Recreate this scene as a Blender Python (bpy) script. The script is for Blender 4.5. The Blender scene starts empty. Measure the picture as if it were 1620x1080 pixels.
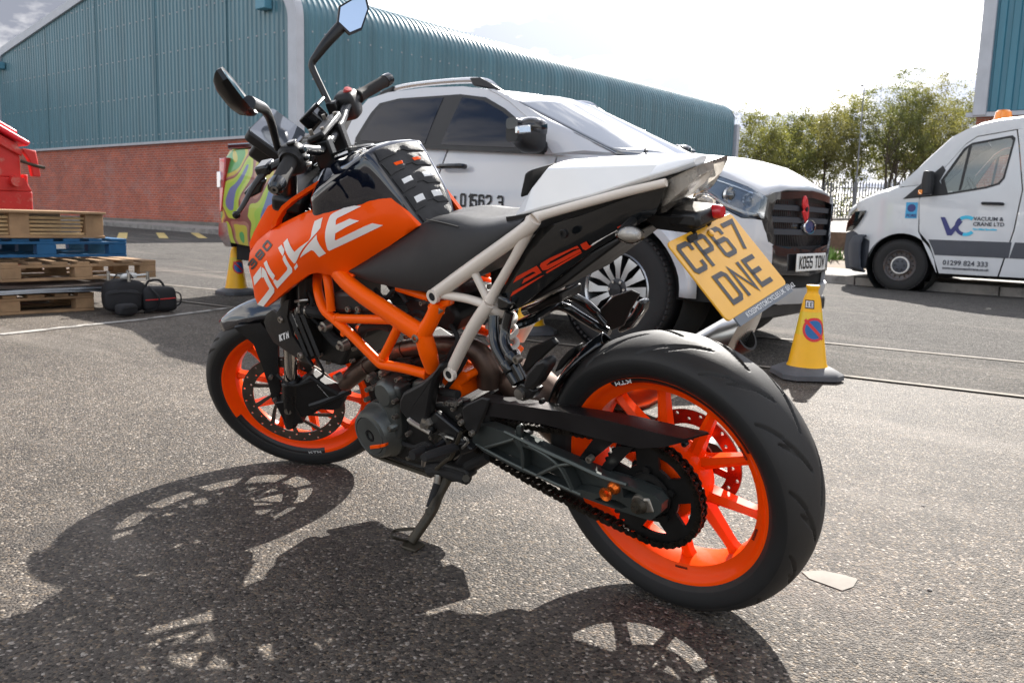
import bpy, bmesh, math, random
import numpy as np
from mathutils import Vector, Matrix, Quaternion
from mathutils.geometry import delaunay_2d_cdt

# ------------------------------------------------------------------ camera, sky, sun, exposure
CAM = Vector((-0.892, 1.603, 0.8086)); YAW, PITCH, ROLL, FPX = -0.84087, -0.14217, 0.02976, 1350.64
SUN_AZ, SUN_EL = math.radians(291.0), math.radians(36.0)
scene = bpy.context.scene
COL = scene.collection
cfw = Vector((math.cos(YAW)*math.cos(PITCH), math.sin(YAW)*math.cos(PITCH), math.sin(PITCH)))
cr0 = Vector((math.sin(YAW), -math.cos(YAW), 0)); cu0 = cr0.cross(cfw)
crt = cr0*math.cos(ROLL)+cu0*math.sin(ROLL); cup = -cr0*math.sin(ROLL)+cu0*math.cos(ROLL)
cd = bpy.data.cameras.new('camera'); cam = bpy.data.objects.new('camera', cd); COL.objects.link(cam)
cd.sensor_width = 36; cd.sensor_fit = 'HORIZONTAL'; cd.lens = FPX/1620*36; cd.clip_start = .05; cd.clip_end = 2000
cam.matrix_world = Matrix(((crt.x, cup.x, -cfw.x, CAM.x), (crt.y, cup.y, -cfw.y, CAM.y), (crt.z, cup.z, -cfw.z, CAM.z), (0, 0, 0, 1)))
cd.dof.use_dof = True; cd.dof.focus_distance = 2.15; cd.dof.aperture_fstop = 9.0
scene.camera = cam

world = bpy.data.worlds.new('World'); scene.world = world; world.use_nodes = True
wt = world.node_tree; wt.nodes.clear()
def wn(t, **k):
    n = wt.nodes.new(t)
    for a, b in k.items(): setattr(n, a, b)
    return n
wo = wn('ShaderNodeOutputWorld'); bg = wn('ShaderNodeBackground')
sky = wn('ShaderNodeTexSky', sky_type='NISHITA', sun_disc=False, sun_elevation=SUN_EL, sun_rotation=math.pi/2-SUN_AZ, air_density=1.0, dust_density=2.0, ozone_density=1.0)
tc = wn('ShaderNodeTexCoord')
# clouds: fractal noise on the sky direction flattened like a cloud layer
sx = wn('ShaderNodeSeparateXYZ'); wt.links.new(tc.outputs['Generated'], sx.inputs[0])
zc = wn('ShaderNodeMath', operation='MAXIMUM'); wt.links.new(sx.outputs[2], zc.inputs[0]); zc.inputs[1].default_value = 0.0
za = wn('ShaderNodeMath', operation='ADD'); wt.links.new(zc.outputs[0], za.inputs[0]); za.inputs[1].default_value = 0.22
dv = wn('ShaderNodeVectorMath', operation='DIVIDE'); wt.links.new(tc.outputs['Generated'], dv.inputs[0])
cz = wn('ShaderNodeCombineXYZ'); [wt.links.new(za.outputs[0], cz.inputs[i]) for i in range(3)]
wt.links.new(cz.outputs[0], dv.inputs[1])
mp = wn('ShaderNodeMapping'); wt.links.new(dv.outputs[0], mp.inputs[0]); mp.inputs['Scale'].default_value = (1, 1, .25); mp.inputs['Location'].default_value = (12.35, 2.53, .01)
nz = wn('ShaderNodeTexNoise'); nz.inputs['Scale'].default_value = 1.15; nz.inputs['Detail'].default_value = 9; nz.inputs['Roughness'].default_value = .56
wt.links.new(mp.outputs[0], nz.inputs[0])
sd3 = Vector((math.cos(SUN_AZ)*math.cos(SUN_EL), math.sin(SUN_AZ)*math.cos(SUN_EL), math.sin(SUN_EL)))
def dotn(v):
    n = wn('ShaderNodeVectorMath', operation='DOT_PRODUCT'); wt.links.new(tc.outputs['Generated'], n.inputs[0]); n.inputs[1].default_value = v; return n.outputs['Value']
def mrange(src, a, b, c, d):
    n = wn('ShaderNodeMapRange'); wt.links.new(src, n.inputs[0])
    for i, q in enumerate((a, b, c, d)): n.inputs[i+1].default_value = q
    return n.outputs[0]
def mixc(fac, ca, cb):
    n = wn('ShaderNodeMix', data_type='RGBA')
    for k_, q in ((0, fac), (6, ca), (7, cb)):
        if isinstance(q, (tuple, float)): n.inputs[k_].default_value = q if isinstance(q, float) else (*q, 1)
        else: wt.links.new(q, n.inputs[k_])
    return n.outputs[2]
def scalec(col, f):
    n = wn('ShaderNodeVectorMath', operation='SCALE'); wt.links.new(col, n.inputs[0]); wt.links.new(f, n.inputs['Scale']); return n.outputs[0]
dts = dotn(tuple(sd3)); glow = mrange(dts, .72, .93, 1.0, 3.2)
# clouds stand thicker on the sun's side of the sky
bk = wn('ShaderNodeMath', operation='MULTIPLY_ADD'); wt.links.new(dts, bk.inputs[0]); bk.inputs[1].default_value = .10; wt.links.new(nz.outputs[0], bk.inputs[2])
mask = mrange(bk.outputs[0], .45, .56, 0, 1); thick = mrange(bk.outputs[0], .505, .60, 0, 1)
lit_side = mrange(dts, -.1, .55, 0, 1)          # seen against the sun their cores go grey; with the sun behind you they stay white
core = mixc(lit_side, (7.5, 7.2, 6.9), (1.30, 1.38, 1.65))
cloud = scalec(mixc(thick, (6.6, 6.4, 6.2), core), glow)
# haze: milky low down all the way round, whitest towards the sun
he = wn('ShaderNodeMath', operation='MULTIPLY'); wt.links.new(zc.outputs[0], he.inputs[0]); he.inputs[1].default_value = -4.5
hx = wn('ShaderNodeMath', operation='EXPONENT'); wt.links.new(he.outputs[0], hx.inputs[0])
hzf = mrange(hx.outputs[0], 0, 1, .10, .80); haze_c = scalec(mixc(.5, (4.3, 4.3, 4.35), (4.3, 4.3, 4.35)), glow)
base = mixc(hzf, sky.outputs[0], haze_c)
mx = wn('ShaderNodeMix', data_type='RGBA'); wt.links.new(mask, mx.inputs[0]); wt.links.new(base, mx.inputs[6]); wt.links.new(cloud, mx.inputs[7])
wt.links.new(mx.outputs[2], bg.inputs[0]); bg.inputs[1].default_value = 0.105
wt.links.new(bg.outputs[0], wo.inputs[0])

sd = bpy.data.lights.new('sun', 'SUN'); sd.energy = 4.6; sd.angle = math.radians(.55); sd.color = (1, .955, .89)
sun = bpy.data.objects.new('sun', sd); COL.objects.link(sun)
sdir = Vector((math.cos(SUN_AZ)*math.cos(SUN_EL), math.sin(SUN_AZ)*math.cos(SUN_EL), math.sin(SUN_EL)))
sun.rotation_euler = (-sdir).to_track_quat('-Z', 'Y').to_euler(); sun.location = sdir*60
vs = scene.view_settings; vs.view_transform = 'Standard'; vs.look = 'None'; vs.gamma = 1; vs.exposure = 1.45; vs.use_curve_mapping = False
scene.render.engine = 'CYCLES'; scene.cycles.max_bounces = 8; scene.cycles.transparent_max_bounces = 24

# ------------------------------------------------------------------ measuring helpers (bike frame: x forward, y left, z up)
LEAN, STEER = -0.25266, 0.61672
XF, RF, RR = 1.3441, .2935, .306          # wheelbase, wheel radii
HEAD = math.radians(25)
MLEAN = Matrix.Rotation(LEAN, 4, 'X')
A0 = Vector((XF+.095, 0, 0))
MSTEER = Matrix.Translation(A0) @ Matrix.Rotation(STEER, 4, Vector((-math.sin(HEAD), 0, math.cos(HEAD)))) @ Matrix.Translation(-A0)
def ray(px, py): return crt*((px-810)/FPX) + cup*(-(py-540)/FPX) + cfw
def on_plane(px, py, M, y):
    Mi = M.inverted(); o = Mi @ CAM; d = Mi.to_3x3() @ ray(px, py)
    return o + d*((y-o.y)/d.y)
def Bk(px, py, y): return on_plane(px, py, MLEAN, y)            # point of the bike at lateral offset y
MFRONT = MLEAN @ MSTEER
def Fk(px, py, y): return on_plane(px, py, MFRONT, y)           # same for the steered front end
def Gd(px, py, z=0):
    d = ray(px, py); return CAM + d*((z-CAM.z)/d.z)
def crop(x0, y0, s, fn): return lambda x, y, yy: fn(x0+x/s, y0+y/s, yy)

# ------------------------------------------------------------------ mesh builder
def V3(p): return Vector(p)
def catmull(pts, n=8, closed=False):
    pts = [Vector(p) for p in pts]
    if len(pts) < 3 and not closed: return pts
    out = []; N = len(pts)
    for i in range(N if closed else N-1):
        if closed: a, b, c, d = pts[i-1], pts[i], pts[(i+1) % N], pts[(i+2) % N]
        else: a, b, c, d = pts[max(i-1, 0)], pts[i], pts[i+1], pts[min(i+2, N-1)]
        for k in range(n):
            t = k/n
            out.append(.5*((2*b)+(-a+c)*t+(2*a-5*b+4*c-d)*t*t+(-a+3*b-3*c+d)*t**3))
    if not closed: out.append(pts[-1])
    return out
class MB:
    def __init__(s): s.v = []; s.f = []; s.mi = []
    def add(s, vs, fs, mi=0):
        o = len(s.v); s.v += [tuple(v) for v in vs]; s.f += [tuple(i+o for i in f) for f in fs]; s.mi += [mi]*len(fs); return s
    def box(s, c, size, rot=None, taper=None, mi=0):
        c = Vector(c); h = [q/2 for q in size]; vs = []
        for z in (-1, 1):
            t = 1 if (taper is None or z < 0) else taper
            for x, y in ((-1, -1), (1, -1), (1, 1), (-1, 1)):
                p = Vector((x*h[0]*t, y*h[1]*t, z*h[2])); vs.append(c + (rot @ p if rot else p))
        return s.add(vs, [(3, 2, 1, 0), (4, 5, 6, 7), (0, 1, 5, 4), (1, 2, 6, 5), (2, 3, 7, 6), (3, 0, 4, 7)], mi)
    def loft(s, rings, closed=True, caps=True, loop=False, mi=0):
        n = len(rings[0]); vs = [p for r in rings for p in r]; fs = []; R = len(rings)
        for i in range(R if loop else R-1):
            a, b = i*n, ((i+1) % R)*n
            for j in range(n if closed else n-1):
                k = (j+1) % n; fs.append((a+j, a+k, b+k, b+j))
        if caps and not loop and closed: fs += [tuple(range(n-1, -1, -1)), tuple((R-1)*n+j for j in range(n))]
        return s.add(vs, fs, mi)
    def tube(s, pts, r, seg=10, n=6, smooth=True, caps=True, closed=False, flat=1.0, mi=0):
        P = [Vector(p) for p in pts]; N0 = len(P)
        rl = r if isinstance(r, (list, tuple)) else [r]*N0
        if smooth and (N0 > 2 or closed):
            C = catmull([Vector((*p, )) for p in P], n, closed)
            RR_ = [q.x for q in catmull([Vector((q, 0, 0)) for q in rl], n, closed)]
        else: C, RR_ = P, list(rl)
        rings = []; up = None; N = len(C)
        for i, c in enumerate(C):
            if closed: t = (C[(i+1) % N]-C[i-1]).normalized()
            else: t = (C[min(i+1, N-1)]-C[max(i-1, 0)]).normalized()
            if up is None: up = Vector((0, 0, 1)) if abs(t.z) < .9 else Vector((1, 0, 0))
            a = t.cross(up).normalized(); up = a.cross(t)
            rings.append([c + (a*math.cos(th) + up*math.sin(th)*flat)*RR_[i] for th in [2*math.pi*k/seg for k in range(seg)]])
        return s.loft(rings, True, caps, closed, mi)
    def cyl(s, p0, p1, r0, r1=None, seg=24, mi=0):
        return s.tube([p0, p1], [r0, r0 if r1 is None else r1], seg, smooth=False, mi=mi)
    def lathe(s, prof, o=(0, 0, 0), ax=(0, 1, 0), seg=48, closed=False, caps=False, mi=0, arc=None):
        ax = Vector(ax).normalized(); e1 = (ax.cross(Vector((0, 0, 1))) if abs(ax.z) < .9 else Vector((1, 0, 0))).normalized(); e2 = e1.cross(ax); o = Vector(o)
        if arc: ths = [arc[0]+(arc[1]-arc[0])*k/seg for k in range(seg+1)]
        else: ths = [2*math.pi*k/seg for k in range(seg)]
        rings = [[o+ax*h+(e1*math.cos(t)+e2*math.sin(t))*r for t in ths] for r, h in prof]
        if closed: rings.append(rings[0])
        return s.loft(rings, arc is None, caps, mi=mi)
    def prism(s, pts, vec, mi=0):
        n = len(pts); vec = Vector(vec); a = [Vector(p) for p in pts]; b = [p+vec for p in a]
        return s.add(a+b, [tuple(range(n-1, -1, -1)), tuple(range(n, 2*n))]+[(i, (i+1) % n, n+(i+1) % n, n+i) for i in range(n)], mi)
    def xf(s, M, start=0):
        s.v[start:] = [tuple(M @ Vector(v)) for v in s.v[start:]]; return s
    def mirror(s):
        n = len(s.v); f = list(s.f); s.v += [(x, -y, z) for x, y, z in s.v]; s.f += [tuple(i+n for i in reversed(q)) for q in f]; s.mi += list(s.mi); return s
    def build(s, name, mat, parent=None, smooth=35, bevel=0, T=None, loc=None, seg=2, fix=True):
        if T is not None: s.xf(T)
        me = bpy.data.meshes.new(name); me.from_pydata(s.v, [], s.f)
        mats = mat if isinstance(mat, (list, tuple)) else [mat]
        for m in mats: me.materials.append(M_[m] if isinstance(m, str) else m)
        if len(mats) > 1: me.polygons.foreach_set('material_index', s.mi)
        if fix:
            bm = bmesh.new(); bm.from_mesh(me); bmesh.ops.recalc_face_normals(bm, faces=bm.faces); bm.to_mesh(me); bm.free()
        if smooth:
            me.polygons.foreach_set('use_smooth', [True]*len(me.polygons)); me.set_sharp_from_angle(angle=math.radians(smooth))
        o = bpy.data.objects.new(name, me); COL.objects.link(o)
        if parent: o.parent = parent
        if loc: o.location = loc
        if bevel:
            b = o.modifiers.new('bevel', 'BEVEL'); b.width = bevel; b.segments = seg; b.limit_method = 'ANGLE'; b.angle_limit = math.radians(40)
        return o
def tag(o, label, cat, group=None, kind=None):
    if label: o['label'] = label
    if cat: o['category'] = cat
    if group: o['group'] = group
    if kind: o['kind'] = kind
    return o
def thing(name, label, cat, loc=(0, 0, 0), rz=0, group=None):
    o = bpy.data.objects.new(name, None); COL.objects.link(o); o.location = loc; o.rotation_euler = (0, 0, rz)
    return tag(o, label, cat, group)
def copy_tree(o, parent=None):
    c = o.copy(); COL.objects.link(c)
    if parent: c.parent = parent
    for ch in [q for q in bpy.data.objects if q.parent == o]: copy_tree(ch, c)
    return c

# thin-plate interpolation, panels that follow a curved surface, and flat marks laid on them
def tps(P, val, lam=1e-5):
    P = np.array(P, float); n = len(P); d = np.linalg.norm(P[:, None]-P[None], axis=2)+1e-9
    K = d*d*np.log(d); A = np.zeros((n+3, n+3)); A[:n, :n] = K+lam*np.eye(n); A[:n, n] = 1; A[:n, n+1:] = P; A[n, :n] = 1; A[n+1:, :n] = P.T
    w = np.linalg.solve(A, np.concatenate([val, [0, 0, 0]]))
    def f(x, z):
        r = np.hypot(P[:, 0]-x, P[:, 1]-z)+1e-9
        return float((w[:n]*r*r*np.log(r)).sum()+w[n]+w[n+1]*x+w[n+2]*z)
    return f
def inside(poly, x, y):
    c = False; n = len(poly)
    for i in range(n):
        x1, y1 = poly[i]; x2, y2 = poly[i-1]
        if (y1 > y) != (y2 > y) and x < (x2-x1)*(y-y1)/(y2-y1)+x1: c = not c
    return c
def resample(poly, step):
    out = []
    for i in range(len(poly)):
        a, b = Vector(poly[i]), Vector(poly[(i+1) % len(poly)]); k = max(1, int((b-a).length/step))
        out += [a+(b-a)*(j/k) for j in range(k)]
    return out
def tri2d(poly, step, holes=()):
    poly = [Vector((p[0], p[1])) for p in resample([Vector((p[0], p[1])) for p in poly], step)]
    n = len(poly); xs = [p.x for p in poly]; ys = [p.y for p in poly]; pl = [(p.x, p.y) for p in poly]; pts = list(poly); edges = [(i, (i+1) % n) for i in range(n)]; hl_ = []
    for h in holes:
        h = [Vector((p[0], p[1])) for p in resample([Vector((p[0], p[1])) for p in h], step)]; o = len(pts); pts += h; edges += [(o+i, o+(i+1) % len(h)) for i in range(len(h))]; hl_.append([(p.x, p.y) for p in h])
    edge_pts = list(pts); x = min(xs)+step*.5
    while x < max(xs):
        y = min(ys)+step*.5
        while y < max(ys):
            if inside(pl, x, y) and not any(inside(h, x, y) for h in hl_) and min((p.x-x)**2+(p.y-y)**2 for p in edge_pts) > (step*.45)**2: pts.append(Vector((x, y)))
            y += step
        x += step
    r = delaunay_2d_cdt(pts, edges, [], 0, 1e-6)
    vs = [(v.x, v.y) for v in r[0]]; fs = []
    for f in r[2]:
        c = (sum(vs[i][0] for i in f)/len(f), sum(vs[i][1] for i in f)/len(f))
        if inside(pl, *c) and not any(inside(h, *c) for h in hl_): fs.append(tuple(f))
    return vs, fs
class Panel:
    def __init__(s, outline, inner=(), smooth_outline=0):
        s.o = [Vector(p) for p in outline]
        if smooth_outline: s.o = catmull(s.o, smooth_outline, True)
        P = s.o+[Vector(p) for p in inner]; s.f = tps([(p.x, p.z) for p in P], [p.y for p in P])
    def mb(s, thick=.006, step=.02, round_=.004, mi=0):
        vs, fs = tri2d([(p.x, p.z) for p in s.o], step); m = MB(); n = len(vs)
        # outline edges (used once) become the rim, softened by pulling the edge in by round_
        ec = {}
        for f in fs:
            for i in range(3):
                e = (f[i], f[(i+1) % 3]); k = tuple(sorted(e)); ec[k] = None if k in ec else e
        rim = [e for e in ec.values() if e]; rv = {i for e in rim for i in e}
        front = [(x, s.f(x, z)-(round_ if i in rv else 0), z) for i, (x, z) in enumerate(vs)]
        back = [(x, s.f(x, z)-thick-round_, z) for (x, z) in vs]
        m.add(front+back, [tuple(f) for f in fs]+[tuple(n+i for i in reversed(f)) for f in fs]+[(a, n+a, n+b, b) for a, b in rim], mi)
        return m
    def mark(s, pixels, fn, off=.0012, step=.012, m=None, y0=.15):
        pts = []
        for px, py in pixels:
            y = y0
            for _ in range(12): q = fn(px, py, y); y = s.f(q.x, q.z)+off
            pts.append((q.x, q.z))
        vs, fs = tri2d(pts, step); m = m or MB()
        return m.add([(x, s.f(x, z)+off, z) for x, z in vs], fs)
def text_mb(txt, size, o, right, up, font_off=0.0, align='LEFT', depth=.0):
    """letters as flat mesh, laid out along right/up from o"""
    cu = bpy.data.curves.new('t', 'FONT'); cu.body = txt; cu.size = size; cu.offset = font_off; cu.align_x = align; cu.resolution_u = 3
    ob = bpy.data.objects.new('t', cu); COL.objects.link(ob); bpy.context.view_layer.update()
    me = bpy.data.meshes.new_from_object(ob.evaluated_get(bpy.context.evaluated_depsgraph_get()))
    o = Vector(o); right = Vector(right); up = Vector(up); m = MB()
    m.add([o+right*v.co.x+up*v.co.y for v in me.vertices], [tuple(p.vertices) for p in me.polygons])
    bpy.data.objects.remove(ob); bpy.data.curves.remove(cu); bpy.data.meshes.remove(me)
    return m
GLYPH = {'C': [[(1, .8), (1, .92), (.86, 1), (.14, 1), (0, .92), (0, .08), (.14, 0), (.86, 0), (1, .08), (1, .2)]],
 'P': [[(0, 0), (0, 1), (.86, 1), (1, .92), (1, .55), (.86, .46), (0, .46)]], '6': [[(1, .82), (1, .92), (.86, 1), (.14, 1), (0, .92), (0, .08), (.14, 0), (.86, 0), (1, .08), (1, .48), (.86, .56), (0, .56)]],
 '7': [[(0, 1), (1, 1), (.35, 0)]], 'D': [[(0, 0), (0, 1), (.8, 1), (1, .88), (1, .12), (.8, 0), (0, 0)]], 'N': [[(0, 0), (0, 1), (1, 0), (1, 1)]],
 'E': [[(1, 1), (0, 1), (0, 0), (1, 0)], [(0, .52), (.8, .52)]], 'K': [[(0, 0), (0, 1)], [(1, 1), (0, .42)], [(.3, .6), (1, 0)]],
 'O': [[(.14, 0), (0, .08), (0, .92), (.14, 1), (.86, 1), (1, .92), (1, .08), (.86, 0), (.14, 0)]],
 '5': [[(1, 1), (0, 1), (0, .55), (.86, .55), (1, .47), (1, .08), (.86, 0), (.14, 0), (0, .08), (0, .18)]], 'T': [[(0, 1), (1, 1)], [(.5, 1), (.5, 0)]],
 'W': [[(0, 1), (.22, 0), (.5, .7), (.78, 0), (1, 1)]], '3': [[(0, .9), (.14, 1), (.86, 1), (1, .92), (1, .58), (.86, .52), (.3, .52)], [(.86, .52), (1, .45), (1, .08), (.86, 0), (.14, 0), (0, .1)]],
 '9': [[(0, .1), (.14, 0), (.86, 0), (1, .08), (1, .92), (.86, 1), (.14, 1), (0, .92), (0, .55), (.14, .47), (1, .47)]], '0': [[(.14, 0), (0, .08), (0, .92), (.14, 1), (.86, 1), (1, .92), (1, .08), (.86, 0), (.14, 0)]],
 '1': [[(.3, .85), (.55, 1), (.55, 0)]], '2': [[(0, .88), (.14, 1), (.86, 1), (1, .92), (1, .58), (0, .1), (0, 0), (1, 0)]], 'M': [[(0, 0), (0, 1), (.5, .4), (1, 1), (1, 0)]],
 'F': [[(1, 1), (0, 1), (0, 0)], [(0, .52), (.8, .52)]], 'R': [[(0, 0), (0, 1), (.86, 1), (1, .92), (1, .58), (.86, .5), (0, .5)], [(.45, .5), (1, 0)]], 'S': [[(1, .9), (.86, 1), (.14, 1), (0, .92), (0, .6), (.14, .52), (.86, .48), (1, .4), (1, .08), (.86, 0), (.14, 0), (0, .1)]],
 'e': [[(0, .5), (1, .5), (1, .65), (.8, .75), (.2, .75), (0, .62), (0, .12), (.2, 0), (.9, 0)]], 'l': [[(.5, 0), (.5, 1)]], ':': [[(.45, .1), (.55, .22)], [(.45, .5), (.55, .62)]], '-': [[(.2, .5), (.8, .5)]], 'A': [[(0, 0), (.5, 1), (1, 0)], [(.2, .35), (.8, .35)]], 'B': [[(0, 0), (0, 1), (.85, 1), (1, .9), (1, .6), (.85, .52), (0, .52)], [(.85, .52), (1, .42), (1, .1), (.85, 0), (0, 0)]], 'Y': [[(0, 1), (.5, .5), (1, 1)], [(.5, .5), (.5, 0)]], '8': [[(.14, 0), (0, .08), (0, .92), (.14, 1), (.86, 1), (1, .92), (1, .08), (.86, 0), (.14, 0)], [(0, .52), (1, .52)]], '4': [[(.75, 0), (.75, 1), (0, .3), (1, .3)]]}
def stroke_text(txt, w, h, gap, st, o, right, up, m=None):
    """block lettering: each stroke a mitred band of width st"""
    m = m or MB(); o = Vector(o); right = Vector(right).normalized(); up = Vector(up).normalized(); x = 0
    for ch in txt:
        for pl in GLYPH.get(ch, []):
            P = [Vector((x+st/2+a*(w-st), st/2+b*(h-st))) for a, b in pl]; cl = (P[0]-P[-1]).length < 1e-6
            if cl: P = P[:-1]
            L, Rr = [], []
            for i, p in enumerate(P):
                a = P[i-1] if (i or cl) else None; b = P[(i+1) % len(P)] if (i < len(P)-1 or cl) else None
                d1 = (p-a).normalized() if a else (b-p).normalized(); d2 = (b-p).normalized() if b else d1
                t = (d1+d2); t = t.normalized() if t.length > 1e-4 else d1; n = Vector((-t.y, t.x)); k = min(2.0, 1/max(.35, abs(n.dot(Vector((-d1.y, d1.x))))))
                e = Vector((0, 0))
                if not cl and i == 0: e = -d1*st*.5
                if not cl and i == len(P)-1: e = d1*st*.5
                L.append(p+e+n*st/2*k); Rr.append(p+e-n*st/2*k)
            n = len(P); vs = [o+right*q.x+up*q.y for q in L+Rr]
            m.add(vs, [(i, (i+1) % n, n+(i+1) % n, n+i) for i in range(n if cl else n-1)])
        x += (w+gap)*(.55 if ch in ' 1' else 1)
    return m

# ------------------------------------------------------------------ materials
M_ = {}
def mat(name, col, rough=.5, metal=0, coat=0, var=.06, vscale=6, bump=0, bscale=200, spec=.5, emit=None, trans=0, alpha=1, dirt=None, ior=1.45, rvar=.08, mottle=None):
    m = bpy.data.materials.new(name); m.use_nodes = True; t = m.node_tree; b = t.nodes['Principled BSDF']; L = t.links.new
    def N(ty, **k):
        n = t.nodes.new(ty)
        for a, c in k.items(): setattr(n, a, c)
        return n
    tcn = N('ShaderNodeTexCoord'); co = tcn.outputs['Object']
    nz = N('ShaderNodeTexNoise'); nz.inputs['Scale'].default_value = vscale; nz.inputs['Detail'].default_value = 6; nz.inputs['Roughness'].default_value = .6; L(co, nz.inputs[0])
    mr = N('ShaderNodeMapRange'); L(nz.outputs[0], mr.inputs[0]); mr.inputs[1].default_value = .3; mr.inputs[2].default_value = .7; mr.inputs[3].default_value = 1-var; mr.inputs[4].default_value = 1+var
    mu = N('ShaderNodeVectorMath', operation='SCALE'); mu.inputs[0].default_value = col; L(mr.outputs[0], mu.inputs['Scale']); out = mu.outputs[0]
    if mottle:   # second colour worn in patches: (colour, scale, threshold, softness)
        n2 = N('ShaderNodeTexNoise'); n2.inputs['Scale'].default_value = mottle[1]; n2.inputs['Detail'].default_value = 8; n2.inputs['Roughness'].default_value = .65; L(co, n2.inputs[0])
        r2 = N('ShaderNodeMapRange'); L(n2.outputs[0], r2.inputs[0]); r2.inputs[1].default_value = mottle[2]; r2.inputs[2].default_value = mottle[2]+mottle[3]
        mxn = N('ShaderNodeMix', data_type='RGBA'); L(r2.outputs[0], mxn.inputs[0]); L(out, mxn.inputs[6]); mxn.inputs[7].default_value = (*mottle[0], 1); out = mxn.outputs[2]
    L(out, b.inputs['Base Color'])
    rr = N('ShaderNodeMapRange'); L(nz.outputs[0], rr.inputs[0]); rr.inputs[1].default_value = .25; rr.inputs[2].default_value = .75; rr.inputs[3].default_value = max(0.02, rough-rvar); rr.inputs[4].default_value = min(1, rough+rvar); L(rr.outputs[0], b.inputs['Roughness'])
    b.inputs['Metallic'].default_value = metal; b.inputs['Specular IOR Level'].default_value = spec; b.inputs['IOR'].default_value = ior
    if coat: b.inputs['Coat Weight'].default_value = coat; b.inputs['Coat Roughness'].default_value = .04
    if trans: b.inputs['Transmission Weight'].default_value = trans
    if alpha < 1: b.inputs['Alpha'].default_value = alpha
    if emit: b.inputs['Emission Color'].default_value = (*emit[0], 1); b.inputs['Emission Strength'].default_value = emit[1]
    if bump:
        nb = N('ShaderNodeTexNoise'); nb.inputs['Scale'].default_value = bscale; nb.inputs['Detail'].default_value = 4; L(co, nb.inputs[0])
        bp = N('ShaderNodeBump'); bp.inputs['Strength'].default_value = bump; bp.inputs['Distance'].default_value = .002; L(nb.outputs[0], bp.inputs['Height']); L(bp.outputs[0], b.inputs['Normal'])
    M_[name] = m; return m
def pane(name, tint, rough=0.0, mix=.82):
    """window glass: clear tinted sheet with a mirror-like surface"""
    m = bpy.data.materials.new(name); m.use_nodes = True; t = m.node_tree; t.nodes.clear(); L = t.links.new
    o = t.nodes.new('ShaderNodeOutputMaterial'); tr = t.nodes.new('ShaderNodeBsdfTransparent'); tr.inputs[0].default_value = (*tint, 1)
    g = t.nodes.new('ShaderNodeBsdfGlossy'); g.inputs['Roughness'].default_value = rough; fr = t.nodes.new('ShaderNodeFresnel'); fr.inputs[0].default_value = 1.5
    nz = t.nodes.new('ShaderNodeTexNoise'); nz.inputs['Scale'].default_value = 1.3; bp = t.nodes.new('ShaderNodeBump'); bp.inputs['Strength'].default_value = .02; L(nz.outputs[0], bp.inputs['Height']); L(bp.outputs[0], g.inputs['Normal'])
    mr = t.nodes.new('ShaderNodeMapRange'); mr.inputs[3].default_value = .05; mr.inputs[4].default_value = 1.0; L(fr.outputs[0], mr.inputs[0])
    mx = t.nodes.new('ShaderNodeMixShader'); L(mr.outputs[0], mx.inputs[0]); L(tr.outputs[0], mx.inputs[1]); L(g.outputs[0], mx.inputs[2]); L(mx.outputs[0], o.inputs[0]); M_[name] = m; return m
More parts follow.
